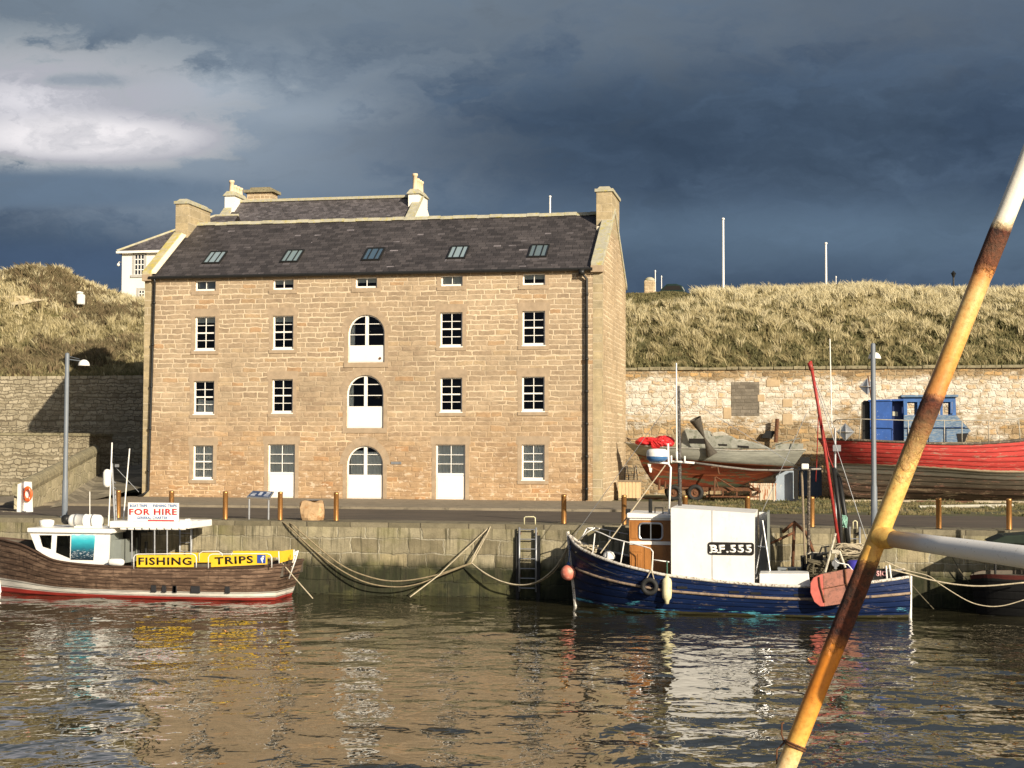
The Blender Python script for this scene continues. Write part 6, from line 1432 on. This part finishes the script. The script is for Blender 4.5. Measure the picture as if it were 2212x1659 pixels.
whl = C6([(962, 300), (1503, 300), (1510, 490), (968, 490)])
holes = [C6([(1003, 352), (1108, 352), (1108, 490-5), (1003, 485)]), C6([(1130, 352), (1225, 352), (1225, 485), (1130, 485)]), C6([(1245, 352), (1345, 352), (1345, 485), (1245, 485)]), C6([(1370, 352), (1470, 352), (1470, 485), (1370, 485)])]
mb = MB(); panel_with_holes(mb, whl, holes, Yc2); m2 = MB(); panel_with_holes(m2, whl, holes[:1]+holes[2:], Yc2)
for v in m2.v: v.y = v.y+1.7
mb.f += [[i+len(mb.v) for i in f] for f in m2.f]; mb.v += m2.v
P = poly_px(whl, Yc2)
for X in (P[0][0], P[1][0]-.06): mb.box(X, Yc2+.05, P[2][1], X+.06, Yc2+.25, P[0][1]).box(X, Yr+.6, P[2][1], X+.06, Yr+.85, P[0][1])
for X in (P[0][0], P[1][0]-.06): mb.box(X, Yc2+.25, P[2][1], X+.06, Yr+.6, P[2][1]+.1)
wr_ = build('wheelhouse', mb, plain('mid_blue_paint', (.05, .13, .33), .6, var=.25, scale=4), rb)
mb = MB(); a, b = P[0], P[1]; mb.box(a[0]-.1, Yc2-.12, a[1]-.02, b[0]+.1, Yr+.95, a[1]+.08); build('wheelhouse_roof', mb, M_bl, wr_, bevel=.02)
mb = MB(); P = poly_px(C6([(968, 492), (1515, 492), (1665, 655), (1640, 665), (1600, 768), (970, 768)]), Yc2-.03); mb.prism(P[::-1], Yc2-.03, Yr+.88); cs = build('cabin_side', mb, M_bl, rb)
mb = MB()
for pts in ([(975, 622), (1600, 618)], [(1010, 622), (1012, 768)], [(1388, 622), (1388, 768)]): P = C6(pts); rod(mb, P, Yc2-.05, .02, 5)
build('frame_rail', mb, M_bd, cs); mb = MB(); P = poly_px(C6([(1515, 680), (1635, 675), (1600, 765), (1530, 765)]), Yc2-.05); mb.prism(P[::-1], Yc2-.05, Yc2-.032); build('dark_opening', mb, M_ink, cs)
mb = MB()
for Yd in (Yr-1.45, Yr+1.45):
    s_ = 1 if Yd < Yr else .6
    rod(mb, [(1800, 912, Yr), (1806, 907, Yd+.6*(1 if Yd < Yr else -1)), (1850, 905, Yd), (1960, 908, Yd), (2150, 908, Yd), (2260, 899, Yd), (2360, 880, Yr)], Yd, .022, 6)
    for (a, b) in (((1817, 907), (1813, 949)), ((1860, 905), (1855, 951)), ((1962, 908), (1962, 956)), ((2040, 908), (2040, 958)), ((2078, 908), (2078, 960)), ((2136, 909), (2136, 957)), ((2200, 905), (2204, 952)), ((2270, 898), (2270, 946))): rod(mb, [a, b], Yd, .02, 5)
build('deck_rail', mb, plain('dull_rail', (.4, .37, .3), .6, var=.3, scale=10), rb, smooth=True)
def octa(px, py, Y, r, label):
    c = at(px, py, Y); mb = MB(); V = [Vector((r, 0, 0)), Vector((0, r*.8, 0)), Vector((-r, 0, 0)), Vector((0, -r*.8, 0)), Vector((0, 0, r)), Vector((0, 0, -r))]
    th = .015
    for plane in ((0, 4, 2, 5), (3, 4, 1, 5), (0, 1, 2, 3)):
        pts = [c+V[i] for i in plane]; n_ = (pts[1]-pts[0]).cross(pts[2]-pts[0]).normalized()*th
        mb.quadbox([p+n_ for p in pts], [p-n_ for p in pts])
    tag(build('radar_reflector', mb, M_alu, origin=tuple(c)), label, 'radar reflector')
octa(1826, 933, Yr-1.3, .36, 'diamond shaped metal reflector on the red boat rail'); octa(1873, 835, Yr, .34, 'metal reflector on a leaning stick above the blue cabin')
mb = MB(); rod(mb, [(1882, 860), (1875, 812)], Yr, .03); build('stick', mb, M_rust, rb)
mb = MB(); rod(mb, [(1884, 858), (1876, 822)], Yr+.2, .03)
o = thing('wall_brace', 'dark flat iron plate and stake leaning on the rubble wall behind the yacht', 'iron plate', tuple(at(1650, 945, 66.9)))
mb = MB(); rod(mb, C5([(1755, 195), (1740, 440)]), 67.6, .09); build('stake', mb, M_rust, o)
mb = MB(); P = poly_px(C5([(1590, 390), (1640, 320), (1740, 320), (1700, 400)]), 67.7); mb.prism(P[::-1], 67.7, 67.75); build('plate', mb, M_black, o)
# debris: planks and timbers on the ground, each its own thing
rg = random.Random(4)
spots = [(1400, 1078, 1.2, 5), (1470, 1082, 1.6, -8), (1560, 1079, 1.5, 3), (1600, 1080, 1.1, 20), (1660, 1078, .8, -15), (1840, 1085, 1.2, 10), (1900, 1083, 2.0, 2), (1960, 1085, 2.2, -3), (2040, 1086, 2.2, 4), (2100, 1084, 1.6, -6), (2160, 1087, 2.0, 2), (2190, 1083, 1.2, 8), (1870, 1080, 1.0, -12)]
words = ['short pale plank', 'long grey plank', 'split brown board', 'stubby timber', 'thin broken batten', 'cracked plank', 'grey scaffold board', 'long weathered timber', 'bleached plank', 'narrow dark board', 'rough sawn plank', 'short stained board', 'bent lath']
where = ['by the wooden cabinet', 'in front of the trailer wheels', 'beside the trailer frame', 'under the trailer tail', 'in front of the rusty tank', 'below the red boat bow', 'below the blue cabin door', 'beside the grey lamp post', 'left of the first bollard below the red boat', 'under the middle of the red hull', 'at the foot of the last bollard', 'by the last bollard under the hull', 'below the red boat forefoot']
for k, (px, py, L_, dg) in enumerate(spots):
    c = atz(px, py, ZQ); mb = MB(); w_ = rg.uniform(.06, .13); h_ = rg.uniform(.04, .09); mb.box(c.x-L_/2, c.y-w_, ZQ+.01, c.x+L_/2, c.y+w_, ZQ+.01+h_); mb.box(c.x-L_/2+.2, c.y-w_*.6, ZQ+.0101+h_, c.x-L_/2+.26, c.y+w_*.6, ZQ+.012+h_)
    o = build('plank', mb, plain('plank%d' % k, rg.choice([(.32, .26, .17), (.22, .16, .1), (.4, .34, .24), (.14, .07, .04)]), .9, var=.4, scale=6), origin=(c.x, c.y, ZQ)); o.rotation_euler.z = R(dg); tag(o, words[k]+' lying '+where[k], 'plank', 'loose planks in the boatyard')
p = atz(1985, 1099, ZQ); q = atz(2190, 1096, ZQ); mb = MB(); mb.tube([(p.x, p.y, ZQ+.06), (q.x, q.y+.3, ZQ+.06)], .06, 8); mb.tube([(p.x+2.3, p.y-.05, ZQ+.17), (p.x+2.6, p.y, ZQ+.05)], .03, 6); tag(build('pale_spar', mb, plain('bleached_spar', (.38, .36, .29), .8, var=.2), origin=tuple(p)), 'long bleached spar lying on the verge below the red boat', 'spar')
mb = MB(); c = atz(1576, 1079, ZQ); c.z = ZQ+.14; mb.lathe((c.x, c.y-.5, c.z), [(0, 0), (.1, .03), (.14, .1), (.14, .35), (.09, .45), (0, .48)], 14, 'X'); tag(build('old_buoy', mb, M_fender, origin=tuple(c), smooth=True), 'dirty cream buoy lying on the grass below the trailer', 'buoy')
# ---------------- quay furniture
YBo = 41.15
bl = thing('bollard', 'x', 'bollard', (0, 0, 0), 'bronze bollards along the quay edge')
mb = MB(); mb.lathe((0, 0, 0), [(.076, 0), (.073, .02), (.073, .76), (.076, .765), (.076, .80), (.066, .825), (.0, .835)], 20); build('shaft', mb, M_bronze, bl, smooth=True)
mb = MB(); mb.lathe((0, 0, 0), [(.1, 0), (.1, .012), (.074, .014)], 20); build('base_ring', mb, M_black, bl)
bls = [(255, 'bronze bollard behind the mast of the brown boat'), (370, 'bronze bollard partly hidden by the FOR HIRE board'), (486.5, 'bronze bollard just left of the tilted information board'), (605, 'bronze bollard between the information board and the boulder'), (726, 'bronze bollard just right of the boulder'),
       (1218, 'bronze bollard by the warehouse downpipe above the ladder'), (1348, 'bronze bollard behind the varnished wheelhouse'), (1480, 'bronze bollard mostly hidden behind the trawler mast'), (1615, 'bronze bollard showing above the white shelter'), (1754, 'bronze bollard between the trawler gantry posts'), (2028, 'bronze bollard right of the rusty pole'), (2180, 'bronze bollard nearest the end of the quay in view')]
for k, (px, lb) in enumerate(bls):
    c = at(px, 1130, YBo)
    if k == 0: o = bl
    else:
        o = bl.copy(); COL.objects.link(o)
        for ch in list(bl.children): d_ = ch.copy(); COL.objects.link(d_); d_.parent = o
    o.location = (c.x, YBo, ZQ+.02); o['label'] = lb
def lamp(px, top, Y, dirn, label):
    c = at(px, 1130, Y); zt_ = at(px, top, Y).z; x = c.x
    o = thing('street_lamp', label, 'street lamp', (x, Y, ZQ+.02), 'tall grey quay lamps')
    mb = MB(); mb.lathe((x, Y, ZQ+.02), [(.14, 0), (.14, .02), (.085, .03), (.085, 1.1), (.07, 1.15), (.065, zt_-ZQ-.05), (.05, zt_-ZQ-.02), (0, zt_-ZQ)], 16); build('post', mb, M_greypole, o, smooth=True)
    dx, dy = dirn; ex, ey = x+dx*.55, Y+dy*.55; zz = zt_-.28
    mb = MB(); mb.tube([(x, Y, zz+.1), (x+dx*.3, Y+dy*.3, zz+.06), (ex, ey, zz+.03)], .018, 6); mb.tube([(x, Y, zz+.2), (ex-dx*.15, ey-dy*.15, zz+.1)], .008, 5); build('arm', mb, M_greypole, o)
    mb = MB(); mb.lathe((ex, ey, zz-.09), [(.17*math.cos(R(a)), .17*math.sin(R(a))) for a in range(0, 91, 10)], 20); mb.lathe((ex, ey, zz-.09), [(.17, 0), (.18, -.012), (0, -.01)], 20); build('lamp_shade', mb, M_white, o, smooth=True)
lamp(139.5, 763, 41.3, (1, .0), 'grey lamp post with a white dome lamp in front of the ramp'); lamp(1888.5, 742, 41.3, (.12, .99), 'grey lamp post standing in front of the red boat')
# information board
o = thing('information_board', 'tilted blue grey information panel on two legs by the quay edge', 'information board', (at(558, 1120, 41.4).x, 41.4, ZQ+.02))
a, b, c, d = at(533, 1075, 41.35), at(583, 1078, 41.35), at(592, 1064, 41.75), at(546, 1062, 41.75)
mb = MB(); n_ = Vector((0, -.01, .03)); mb.quadbox([a, b, b+n_, a+n_], [d, c, c+n_, d+n_]); pn = build('panel', mb, M_steel, o)
def ip(u_2, v_2): return lerp(lerp(a, b, u_2), lerp(d, c, u_2), v_2)+n_*1.15
mb = MB(); mb.face([ip(.05, .08), ip(.95, .08), ip(.95, .92), ip(.05, .92)]); build('face_sheet', mb, plain('navy_sheet', (.04, .06, .12), .5, var=.3, scale=12), pn)
mb = MB(); n2 = n_*.1
for r0 in ((.1, .2, .3, .4), (.1, .5, .3, .6), (.42, .3, .56, .8), (.68, .2, .9, .3), (.68, .4, .9, .5), (.72, .6, .9, .85)): mb.face([ip(r0[0], r0[1])+n2, ip(r0[2], r0[1])+n2, ip(r0[2], r0[3])+n2, ip(r0[0], r0[3])+n2])
build('print_block', mb, plain('pale_print', (.4, .42, .46), .6), pn)
mb = MB(); p = at(538, 1120, 41.4); q = at(580, 1120, 41.4); mb.tube([(p.x, 41.4, ZQ+.02), (p.x, 41.4, at(538, 1078, 41.4).z)], .03, 8); mb.tube([(q.x, 41.4, ZQ+.02), (q.x, 41.4, at(580, 1080, 41.4).z)], .03, 8); build('leg', mb, M_steel, o)
# boulder
c = at(674, 1105, 41.45); o = thing('boulder', 'squat tan boulder with a dark plaque on its sloping top', 'boulder', (c.x, 41.45, ZQ+.02))
mb = MB(); w2 = (at(700, 1105, 41.45).x-at(648, 1105, 41.45).x)/2; h_ = at(674, 1083, 41.45).z-ZQ-.02
rings = [(.88, 0), (.97, .12), (1.0, .35), (1.02, .6), (.98, .85), (.9, .97), (.7, 1.0), (0, 1.0)]
nn_ = 22; base = len(mb.v)
for r_, hh_ in rings:
    for j in range(nn_):
        a_ = 6.283*j/nn_; sq = 1/max(abs(math.cos(a_)), abs(math.sin(a_)))**.65; k_ = 1+.05*math.sin(a_*3+hh_*4)+.03*math.sin(a_*7+hh_*9)
        mb.v.append(Vector((c.x+w2*.93*r_*math.cos(a_)*sq*k_, 41.5+.27*r_*math.sin(a_)*sq*k_, ZQ+.02+h_*hh_+.03*math.sin(a_*2)*(hh_ > .5))))
for i in range(len(rings)-1):
    for j in range(nn_): mb.f.append([base+i*nn_+j, base+i*nn_+(j+1) % nn_, base+(i+1)*nn_+(j+1) % nn_, base+(i+1)*nn_+j])
build('stone', mb, plain('tan_boulder', (.46, .31, .17), .9, var=.25, scale=3, spot=(.36, .2, .09), bmp=.6), o)
mb = MB(); mb.box(c.x-.12, 41.33, ZQ+.02+h_+.035, c.x+.2, 41.6, ZQ+.06+h_+.01); build('plaque', mb, M_steel, o)
# lifebuoy station
o = thing('lifebuoy_stand', 'white board stand holding an orange lifebuoy at the foot of the ramp', 'lifebuoy stand', (at(55, 1112, 44.6).x, 44.6, ZQ+.006))
Yl = 44.6
mb = MB(); P = poly_px([(52, 1040), (67, 1041), (70, 1110), (52, 1112)], Yl); mb.prism(P[::-1], Yl, Yl+.05); P = poly_px([(38, 1046), (46, 1043), (46, 1114), (36, 1113)], Yl-.25); mb.prism(P[::-1], Yl-.25, Yl-.2)
a = at(46, 1043, Yl-.25); b = at(52, 1040, Yl); zb_ = ZQ+.01; mb.quadbox([(a.x, Yl-.25, zb_), (b.x, Yl, zb_), (b.x, Yl, b.z), (a.x, Yl-.25, a.z)], [(a.x+.02, Yl-.2, zb_), (b.x+.02, Yl+.05, zb_), (b.x+.02, Yl+.05, b.z), (a.x+.02, Yl-.2, a.z)]); mb.box(P[3][0], Yl-.2, ZQ, b.x+.3, Yl+.03, ZQ+.04); build('board', mb, M_white, o)
c = at(59.5, 1067, Yl-.08)
lb = thing('lifebuoy', 'orange lifebuoy ring hung on the white stand', 'lifebuoy', tuple(c)); mb = MB(); mb.torus(tuple(c), .155, .05, 'Y', 24, 10, .85, 1.25); rgb = build('ring', mb, M_orange, lb, smooth=True)
mb = MB(); 
for a_ in (0, 90, 180, 270): q = Vector((c.x+.155*.85*math.cos(R(a_+45)), c.y, c.z+.155*1.25*math.sin(R(a_+45)))); mb.torus(tuple(q), .052, .008, 'X' if a_ % 180 else 'X', 12, 5)
build('band', mb, M_white, lb)
# ladders on the wall
def ladder(x0p, x1p, ytop, ybot, Y, label, hoop=True):
    p = at(x0p, ytop, Y); q = at(x1p, ytop, Y); zb_ = at(x0p, ybot, Y).z; x0, x1 = p.x, q.x; zt_ = p.z
    o = thing('wall_ladder', label, 'ladder', ((x0+x1)/2, Y, zb_), 'steel ladders on the harbour wall')
    mb = MB(); mb.tube([(x0, Y, zb_), (x0, Y, zt_)], .028, 8); mb.tube([(x1, Y, zb_), (x1, Y, zt_)], .028, 8); build('side_rail', mb, M_steel, o, smooth=True)
    z_ = zb_+.1
    while z_ < zt_-.05: mb = MB(); mb.tube([(x0, Y, z_), (x1, Y, z_)], .016, 6); z_ += .27; build('rung', mb, M_steel, o)
    mb = MB(); mb.box(x0-.03, Y, zb_+.4, x0+.03, YW+.02, zb_+.46); mb.box(x1-.03, Y, zb_+.4, x1+.03, YW+.02, zb_+.46); mb.box(x0-.03, Y, zt_-.2, x0+.03, YW+.02, zt_-.14); mb.box(x1-.03, Y, zt_-.2, x1+.03, YW+.02, zt_-.14); build('bracket', mb, M_rust, o)
    if hoop:
        mb = MB(); h = ZQ+.2; mb.tube([(x0+.1, Y+.2, ZQ), (x0+.1, Y+.2, h), (x0+.14, Y+.2, h+.03), (x1-.1, Y+.2, h+.03), (x1-.06, Y+.2, h), (x1-.06, Y+.2, ZQ)], .018, 8); build('grab_hoop', mb, plain('cream_hoop', (.6, .56, .36), .5), o, smooth=True)
ladder(1122, 1158, 1139, 1278, 40.48, 'steel ladder on the wall between the two moored boats'); ladder(389, 414, 1130, 1260, 40.5, 'dark ladder behind the brown boat canopy end', False); ladder(1835, 1857, 1138, 1260, 40.48, 'steel ladder half hidden behind the trawler ropes')
# dark strips put in for the shade of the ladder recess
mb = MB(); p = at(1117, 1150, 40.55); mb.box(p.x-.02, 40.5, -.5, p.x+.07, YW+.02, ZQ-.3); q = at(1163, 1150, 40.55); mb.box(q.x-.05, 40.5, -.5, q.x+.05, YW+.02, ZQ-.28); tag(build('recess_shade', mb, M_rubber, origin=(p.x, 40.5, 0)), 'pair of dark strips for the shaded recess of the middle wall ladder', 'fender')
# mooring lines
C7 = lambda pts: [(576+x*.3125, 1082.9+y*.3125) for x, y in pts]
def mooring(paths, m, label, r=.02, Y=40.2, ends=None):
    mb = MB()
    for pts, Ys_ in paths:
        P = [at(x, y, Ys_[k] if isinstance(Ys_, (list, tuple)) else Ys_) for k, (x, y) in enumerate(C7(pts))]
        Q = [Vector(q) for q in crom([tuple(p) for p in P], max(8, len(P)*7))]; mb.tube(Q, r, 6)
    tag(build('mooring_rope', mb, m, origin=tuple(Q[0]), smooth=True), label, 'rope', 'mooring ropes')
M_ropemid = plain('brown_rope', (.25, .20, .12), .95, var=.35, scale=12)
mooring([([(100, 148), (170, 157), (250, 225), (500, 430), (700, 520), (900, 552), (1150, 515), (1415, 425)], [41.2, 40.55, 40.45, 40.3, 40.2, 40.2, 40.25, 40.3])], M_ropemid, 'upper of the two long slack ropes hanging across the harbour wall')
mooring([([(60, 146), (125, 152), (330, 340), (520, 480), (700, 565), (890, 592), (1050, 570), (1230, 500), (1415, 428)], [41.2, 40.55, 40.45, 40.3, 40.2, 40.2, 40.2, 40.25, 40.3])], M_ropemid, 'lower of the two long slack ropes hanging across the harbour wall')
mooring([([(1547, 166), (1540, 190), (1470, 330), (1415, 425)], [41.0, 40.5, 40.4, 40.3]), ([(1547, 168), (1530, 210), (1450, 340), (1415, 425)], [41.0, 40.5, 40.4, 40.3])], M_rope, 'short pale double rope down to the knot on the wall', .018)
mooring([([(1547, 166), (1500, 215), (1230, 470), (1190, 510), (990, 662)], [41.0, 40.5, 40.2, 40.0, 39.2])], M_rope, 'pale rope slanting from the quay edge down into the water', .018)
mooring([([(1415, 425), (1500, 490), (1620, 552), (1760, 578), (1880, 550), (2000, 450), (2085, 300)], [40.3, 40.2, 40.1, 40.0, 39.7, 39.3, 38.95])], M_rope, 'sagging pale rope from the wall knot to the blue bow', .018)
mooring([([(1415, 428), (1520, 510), (1650, 565), (1780, 582), (1900, 550), (2010, 460), (2090, 310)], [40.3, 40.25, 40.1, 40.0, 39.7, 39.3, 38.95])], M_ropemid, 'second sagging rope doubled below the line to the blue bow', .016)
mb = MB(); Q = [at(608, 1215, 38.6), at(640, 1252, 38.7), at(676, 1293, 38.8)]; mb.tube(Q, .016, 6); tag(build('mooring_rope', mb, M_rope, origin=tuple(Q[0])), 'taut pale rope from the brown boat stern into the water', 'rope', 'mooring ropes')
C8 = lambda x, y: (1843.2+x*.191, 1065.6+y*.191)
for pts, lb, rr in (([(330, 840), (600, 905), (900, 985), (1200, 1035), (1500, 1048), (1930, 1010)], 'long pale rope running from the trawler stern out of view', .02), ([(360, 770), (600, 870), (850, 935), (1000, 1040), (1290, 1215), (1500, 1275), (1700, 1270), (1930, 1205)], 'slack pale rope dipping low in front of the dark wall', .013)):
    P = [at(*C8(x, y), 37.9 if k < 1 else 38.4) for k, (x, y) in enumerate(pts)]; Q = [Vector(q) for q in crom([tuple(p) for p in P], 40)]; mb = MB(); mb.tube(Q, rr, 6); tag(build('mooring_rope', mb, M_rope, origin=tuple(Q[0]), smooth=True), lb, 'rope', 'mooring ropes')
for pts, lb, Yk in (([(640, 1010), (780, 1170), (910, 1310)], 'dark mooring line from the trawler stern post down the wall', 39.5), ([(1120, 720), (1200, 870), (1310, 1010)], 'dark line hanging from the quay edge at the black boat', 40.4)):
    P = [at(*C8(x, y), Yk) for x, y in pts]; mb = MB(); mb.tube(P, .014, 6); tag(build('mooring_rope', mb, M_ropedark, origin=tuple(P[0])), lb, 'rope', 'mooring ropes')
tangle('rope_coil', 590, 1128, 41.1, .45, .03, .15, 9, .02, M_ropedark, 'dark rope piled on the quay edge below the information board', 'rope', 31)
tangle('rope_coil', 1063, 1136, 41.0, .2, .04, .12, 6, .02, M_rope, 'small pale rope coil round the mooring ring on the quay edge', 'rope', 33)
tangle('rope_coil', 1680, 1143, 41.1, .3, .05, .15, 7, .022, M_rope, 'pale rope coil on the quay edge behind the gantry posts', 'rope', 35)
# ---------------- rusty tube frame in front
def polemat():
    m, t, b = newmat('rusty_white_pole', .45, 0, .5)
    p = POS(t); z = sep(t, p)[2]
    nb = noise(t, p, 7, 5, .65); nf = noise(t, p, 45, 6, .7); nm = noise(t, p, 20, 4, .6)
    D0 = 4.5; Yp = 1.0
    def zz(py): return at(1900, py, polY(py)).z
    zlo, zhi = zz(1659), zz(300)
    f = nd(t, 'ShaderNodeMapRange', {0: mth(t, 'ADD', z, mth(t, 'MULTIPLY', mth(t, 'SUBTRACT', nb, .5), .13)), 1: zlo, 2: zhi, 3: 0., 4: 1.}).outputs[0]
    g = lambda py: (zz(py)-zlo)/(zhi-zlo)
    Wt, Cr, Or, Yl_, = (.80, .77, .66), (.78, .62, .34), (.62, .22, .025), (.72, .42, .09)
    c = ramp(t, f, [(g(1659), Cr), (g(1600), Yl_), (g(1500), Or), (g(1380), Or), (g(1180), Yl_), (g(1120), (.74, .50, .14)), (g(930), (.72, .46, .16)), (g(880), (.5, .19, .06)), (g(760), (.70, .38, .10)), (g(640), (.76, .52, .2)), (g(580), (.55, .2, .05)), (g(490), Cr), (g(470), Wt), (1., Wt)])
    q0 = vm(t, 'SUBTRACT', p, tuple(A)); al0 = dot(q0, tuple((B-A).normalized())); rad0 = vm(t, 'SUBTRACT', q0, scl(t, comb(t, al0, al0, al0), tuple((B-A).normalized())))
    stx0 = noise(t, vm(t, 'ADD', scl(t, rad0, (30, 30, 30)), comb(t, mth(t, 'MULTIPLY', al0, 3.5), 3., 1.)), 1.3, 6, .7)
    dk = ramp(t, f, [(0., 0.), (g(1440), 0.), (g(1370), 1.), (g(1230), .95), (g(1190), 0.), (g(1060), .0), (g(980), .45), (g(900), .9), (g(870), 1.), (g(845), 0.), (g(600), 0.), (g(580), .85), (g(500), 1.), (g(478), 0.)])
    dm = mth(t, 'MULTIPLY', dk, ramp(t, mth(t, 'ADD', mth(t, 'ADD', mth(t, 'MULTIPLY', nm, .6), mth(t, 'MULTIPLY', stx0, .4)), mth(t, 'MULTIPLY', dk, .30)), [(.58, 0.), (.64, 1.)]))
    rust = mix(t, ramp(t, nf, [(.35, 0.), (.62, 1.)]), (.012, .007, .008), (.115, .028, .012))
    q3 = vm(t, 'SUBTRACT', p, tuple(A)); along = dot(q3, tuple((B-A).normalized())); 
    rad = vm(t, 'SUBTRACT', q3, scl(t, comb(t, along, along, along), tuple((B-A).normalized())))
    sv = vm(t, 'ADD', scl(t, rad, (60, 60, 60)), comb(t, mth(t, 'MULTIPLY', along, 2.2), 0., 0.))
    stx = noise(t, sv, 1.1, 6, .68)
    tw = ramp(t, f, [(g(620), 1.), (g(470), .1)])
    c = mix(t, mth(t, 'MULTIPLY', mth(t, 'MULTIPLY', ramp(t, stx, [(.42, 0.), (.72, 1.)]), .6), tw), c, (.40, .12, .015))
    c = mix(t, mth(t, 'MULTIPLY', mth(t, 'MULTIPLY', ramp(t, stx, [(.64, 0.), (.70, 1.)]), .5), tw), c, (.10, .03, .012))
    sp = ramp(t, noise(t, p, 28, 4, .6), [(.72, 0.), (.75, 1.)])
    c = mix(t, mth(t, 'MULTIPLY', sp, mth(t, 'SUBTRACT', 1., ramp(t, f, [(g(470), 0.), (g(440), 1.)]))), c, (.3, .1, .02))
    c = mix(t, dm, c, rust)
    setc(t, b, c); t.links.new(ramp(t, dm, [(0., .38), (1., .85)]), b.inputs['Roughness'])
    h = mth(t, 'ADD', mth(t, 'MULTIPLY', mth(t, 'MULTIPLY', dm, nf), 1.6), mth(t, 'MULTIPLY', nf, .12)); bump(t, b, h, 1., .009)
    return m
DP = 4.5
def pd(px, py, D):                           # point at camera depth D
    return CAM+ray(px, py)*D
A, B = pd(1698, 1659, DP), pd(2169, 476, DP)
def polY(py): return (A+(B-A)*((1659-py)/(1659-476))).y
dv = (B-A); k0 = (A.z-2.6)/dv.z
pf = thing('rusty_tube_frame', 'leaning white tube streaked orange and dark with rust and its side bar', 'tube frame', tuple(A-dv*k0))
mb = MB(); P0 = A-dv*k0; N_ = 150; rp = []
pts = [P0+(A+dv*1.9-P0)*(k/N_) for k in range(N_+1)]
for q in pts:
    py = 1659-(q.z-A.z)/dv.z*(1659-476); r_ = .0295
    for lo_, hi_ in ((1195, 1440), (845, 940), (490, 585)):
        if lo_ < py < hi_: r_ += .0012+.0012*random.random()
    rp.append(r_)
mb.tube(pts, rp, 32); M_pole = polemat(); build('upright_tube', mb, M_pole, pf, smooth=True)
J = A+dv*((1659-1160)/(1659-476)); E = pd(2211, 1203, 3.98)
m_, t_, b_ = newmat('white_bar_paint', .42, 0, .5)
p_ = POS(t_); jd = nd(t_, 'ShaderNodeVectorMath', {0: p_, 1: tuple(J)}, operation='DISTANCE').outputs['Value']
n_b = noise(t_, p_, 30, 5, .7)
f_b = nd(t_, 'ShaderNodeMapRange', {0: mth(t_, 'ADD', jd, mth(t_, 'MULTIPLY', n_b, .1)), 1: .06, 2: .28, 3: 1., 4: 0.}).outputs[0]
c_b = mix(t_, f_b, (.80, .79, .75), (.62, .32, .06)); c_b = mix(t_, ramp(t_, noise(t_, p_, 120, 3, .6), [(.62, 0.), (.7, .5)]), c_b, (.35, .3, .25)); setc(t_, b_, c_b)
mb = MB(); dJ = (E-J); mb.tube([J, J+dJ*.5, E, E+dJ*.8], [.0245, .0275, .031, .033], 28); build('side_bar', mb, m_, pf, smooth=True)
mb = MB(); e1 = dJ.normalized(); mb.tube([J+e1*.01, J+e1*.05, J+e1*.07], [.036, .032, .0255], 24, caps=False); build('weld_collar', mb, M_pole, pf, smooth=True)
# wire tie low on the pole
c = A+dv*((1659-1613)/(1659-476)); ax = dv.normalized(); u1 = ax.cross(Vector((0, 1, 0))).normalized(); u2 = ax.cross(u1)
mb = MB()
for h in (0, .008): mb.tube([c+ax*(h+.003*math.sin(a))+u1*.033*math.cos(a)+u2*.033*math.sin(a) for a in np.linspace(0, 6.283, 25)], .0028, 6, caps=False)
mb.tube([c+u1*.033, c+u1*.05+ax*.02, c+u1*.06+ax*.05, c+u1*.055+ax*.055], .003, 6); mb.tube([c+u1*.033, c+u1*.045-ax*.03, c+u1*.03-ax*.07], .0028, 6)
tag(build('wire_tie', mb, M_rust, origin=tuple(c), smooth=True), 'rusty twist of wire tied round the leaning tube near its foot', 'wire')

tangle('net_pile', 18, 1112, 44.5, .55, .09, .35, 22, .02, M_rope, 'pile of pale and dark net lying left of the lifebuoy stand', 'net', 41)
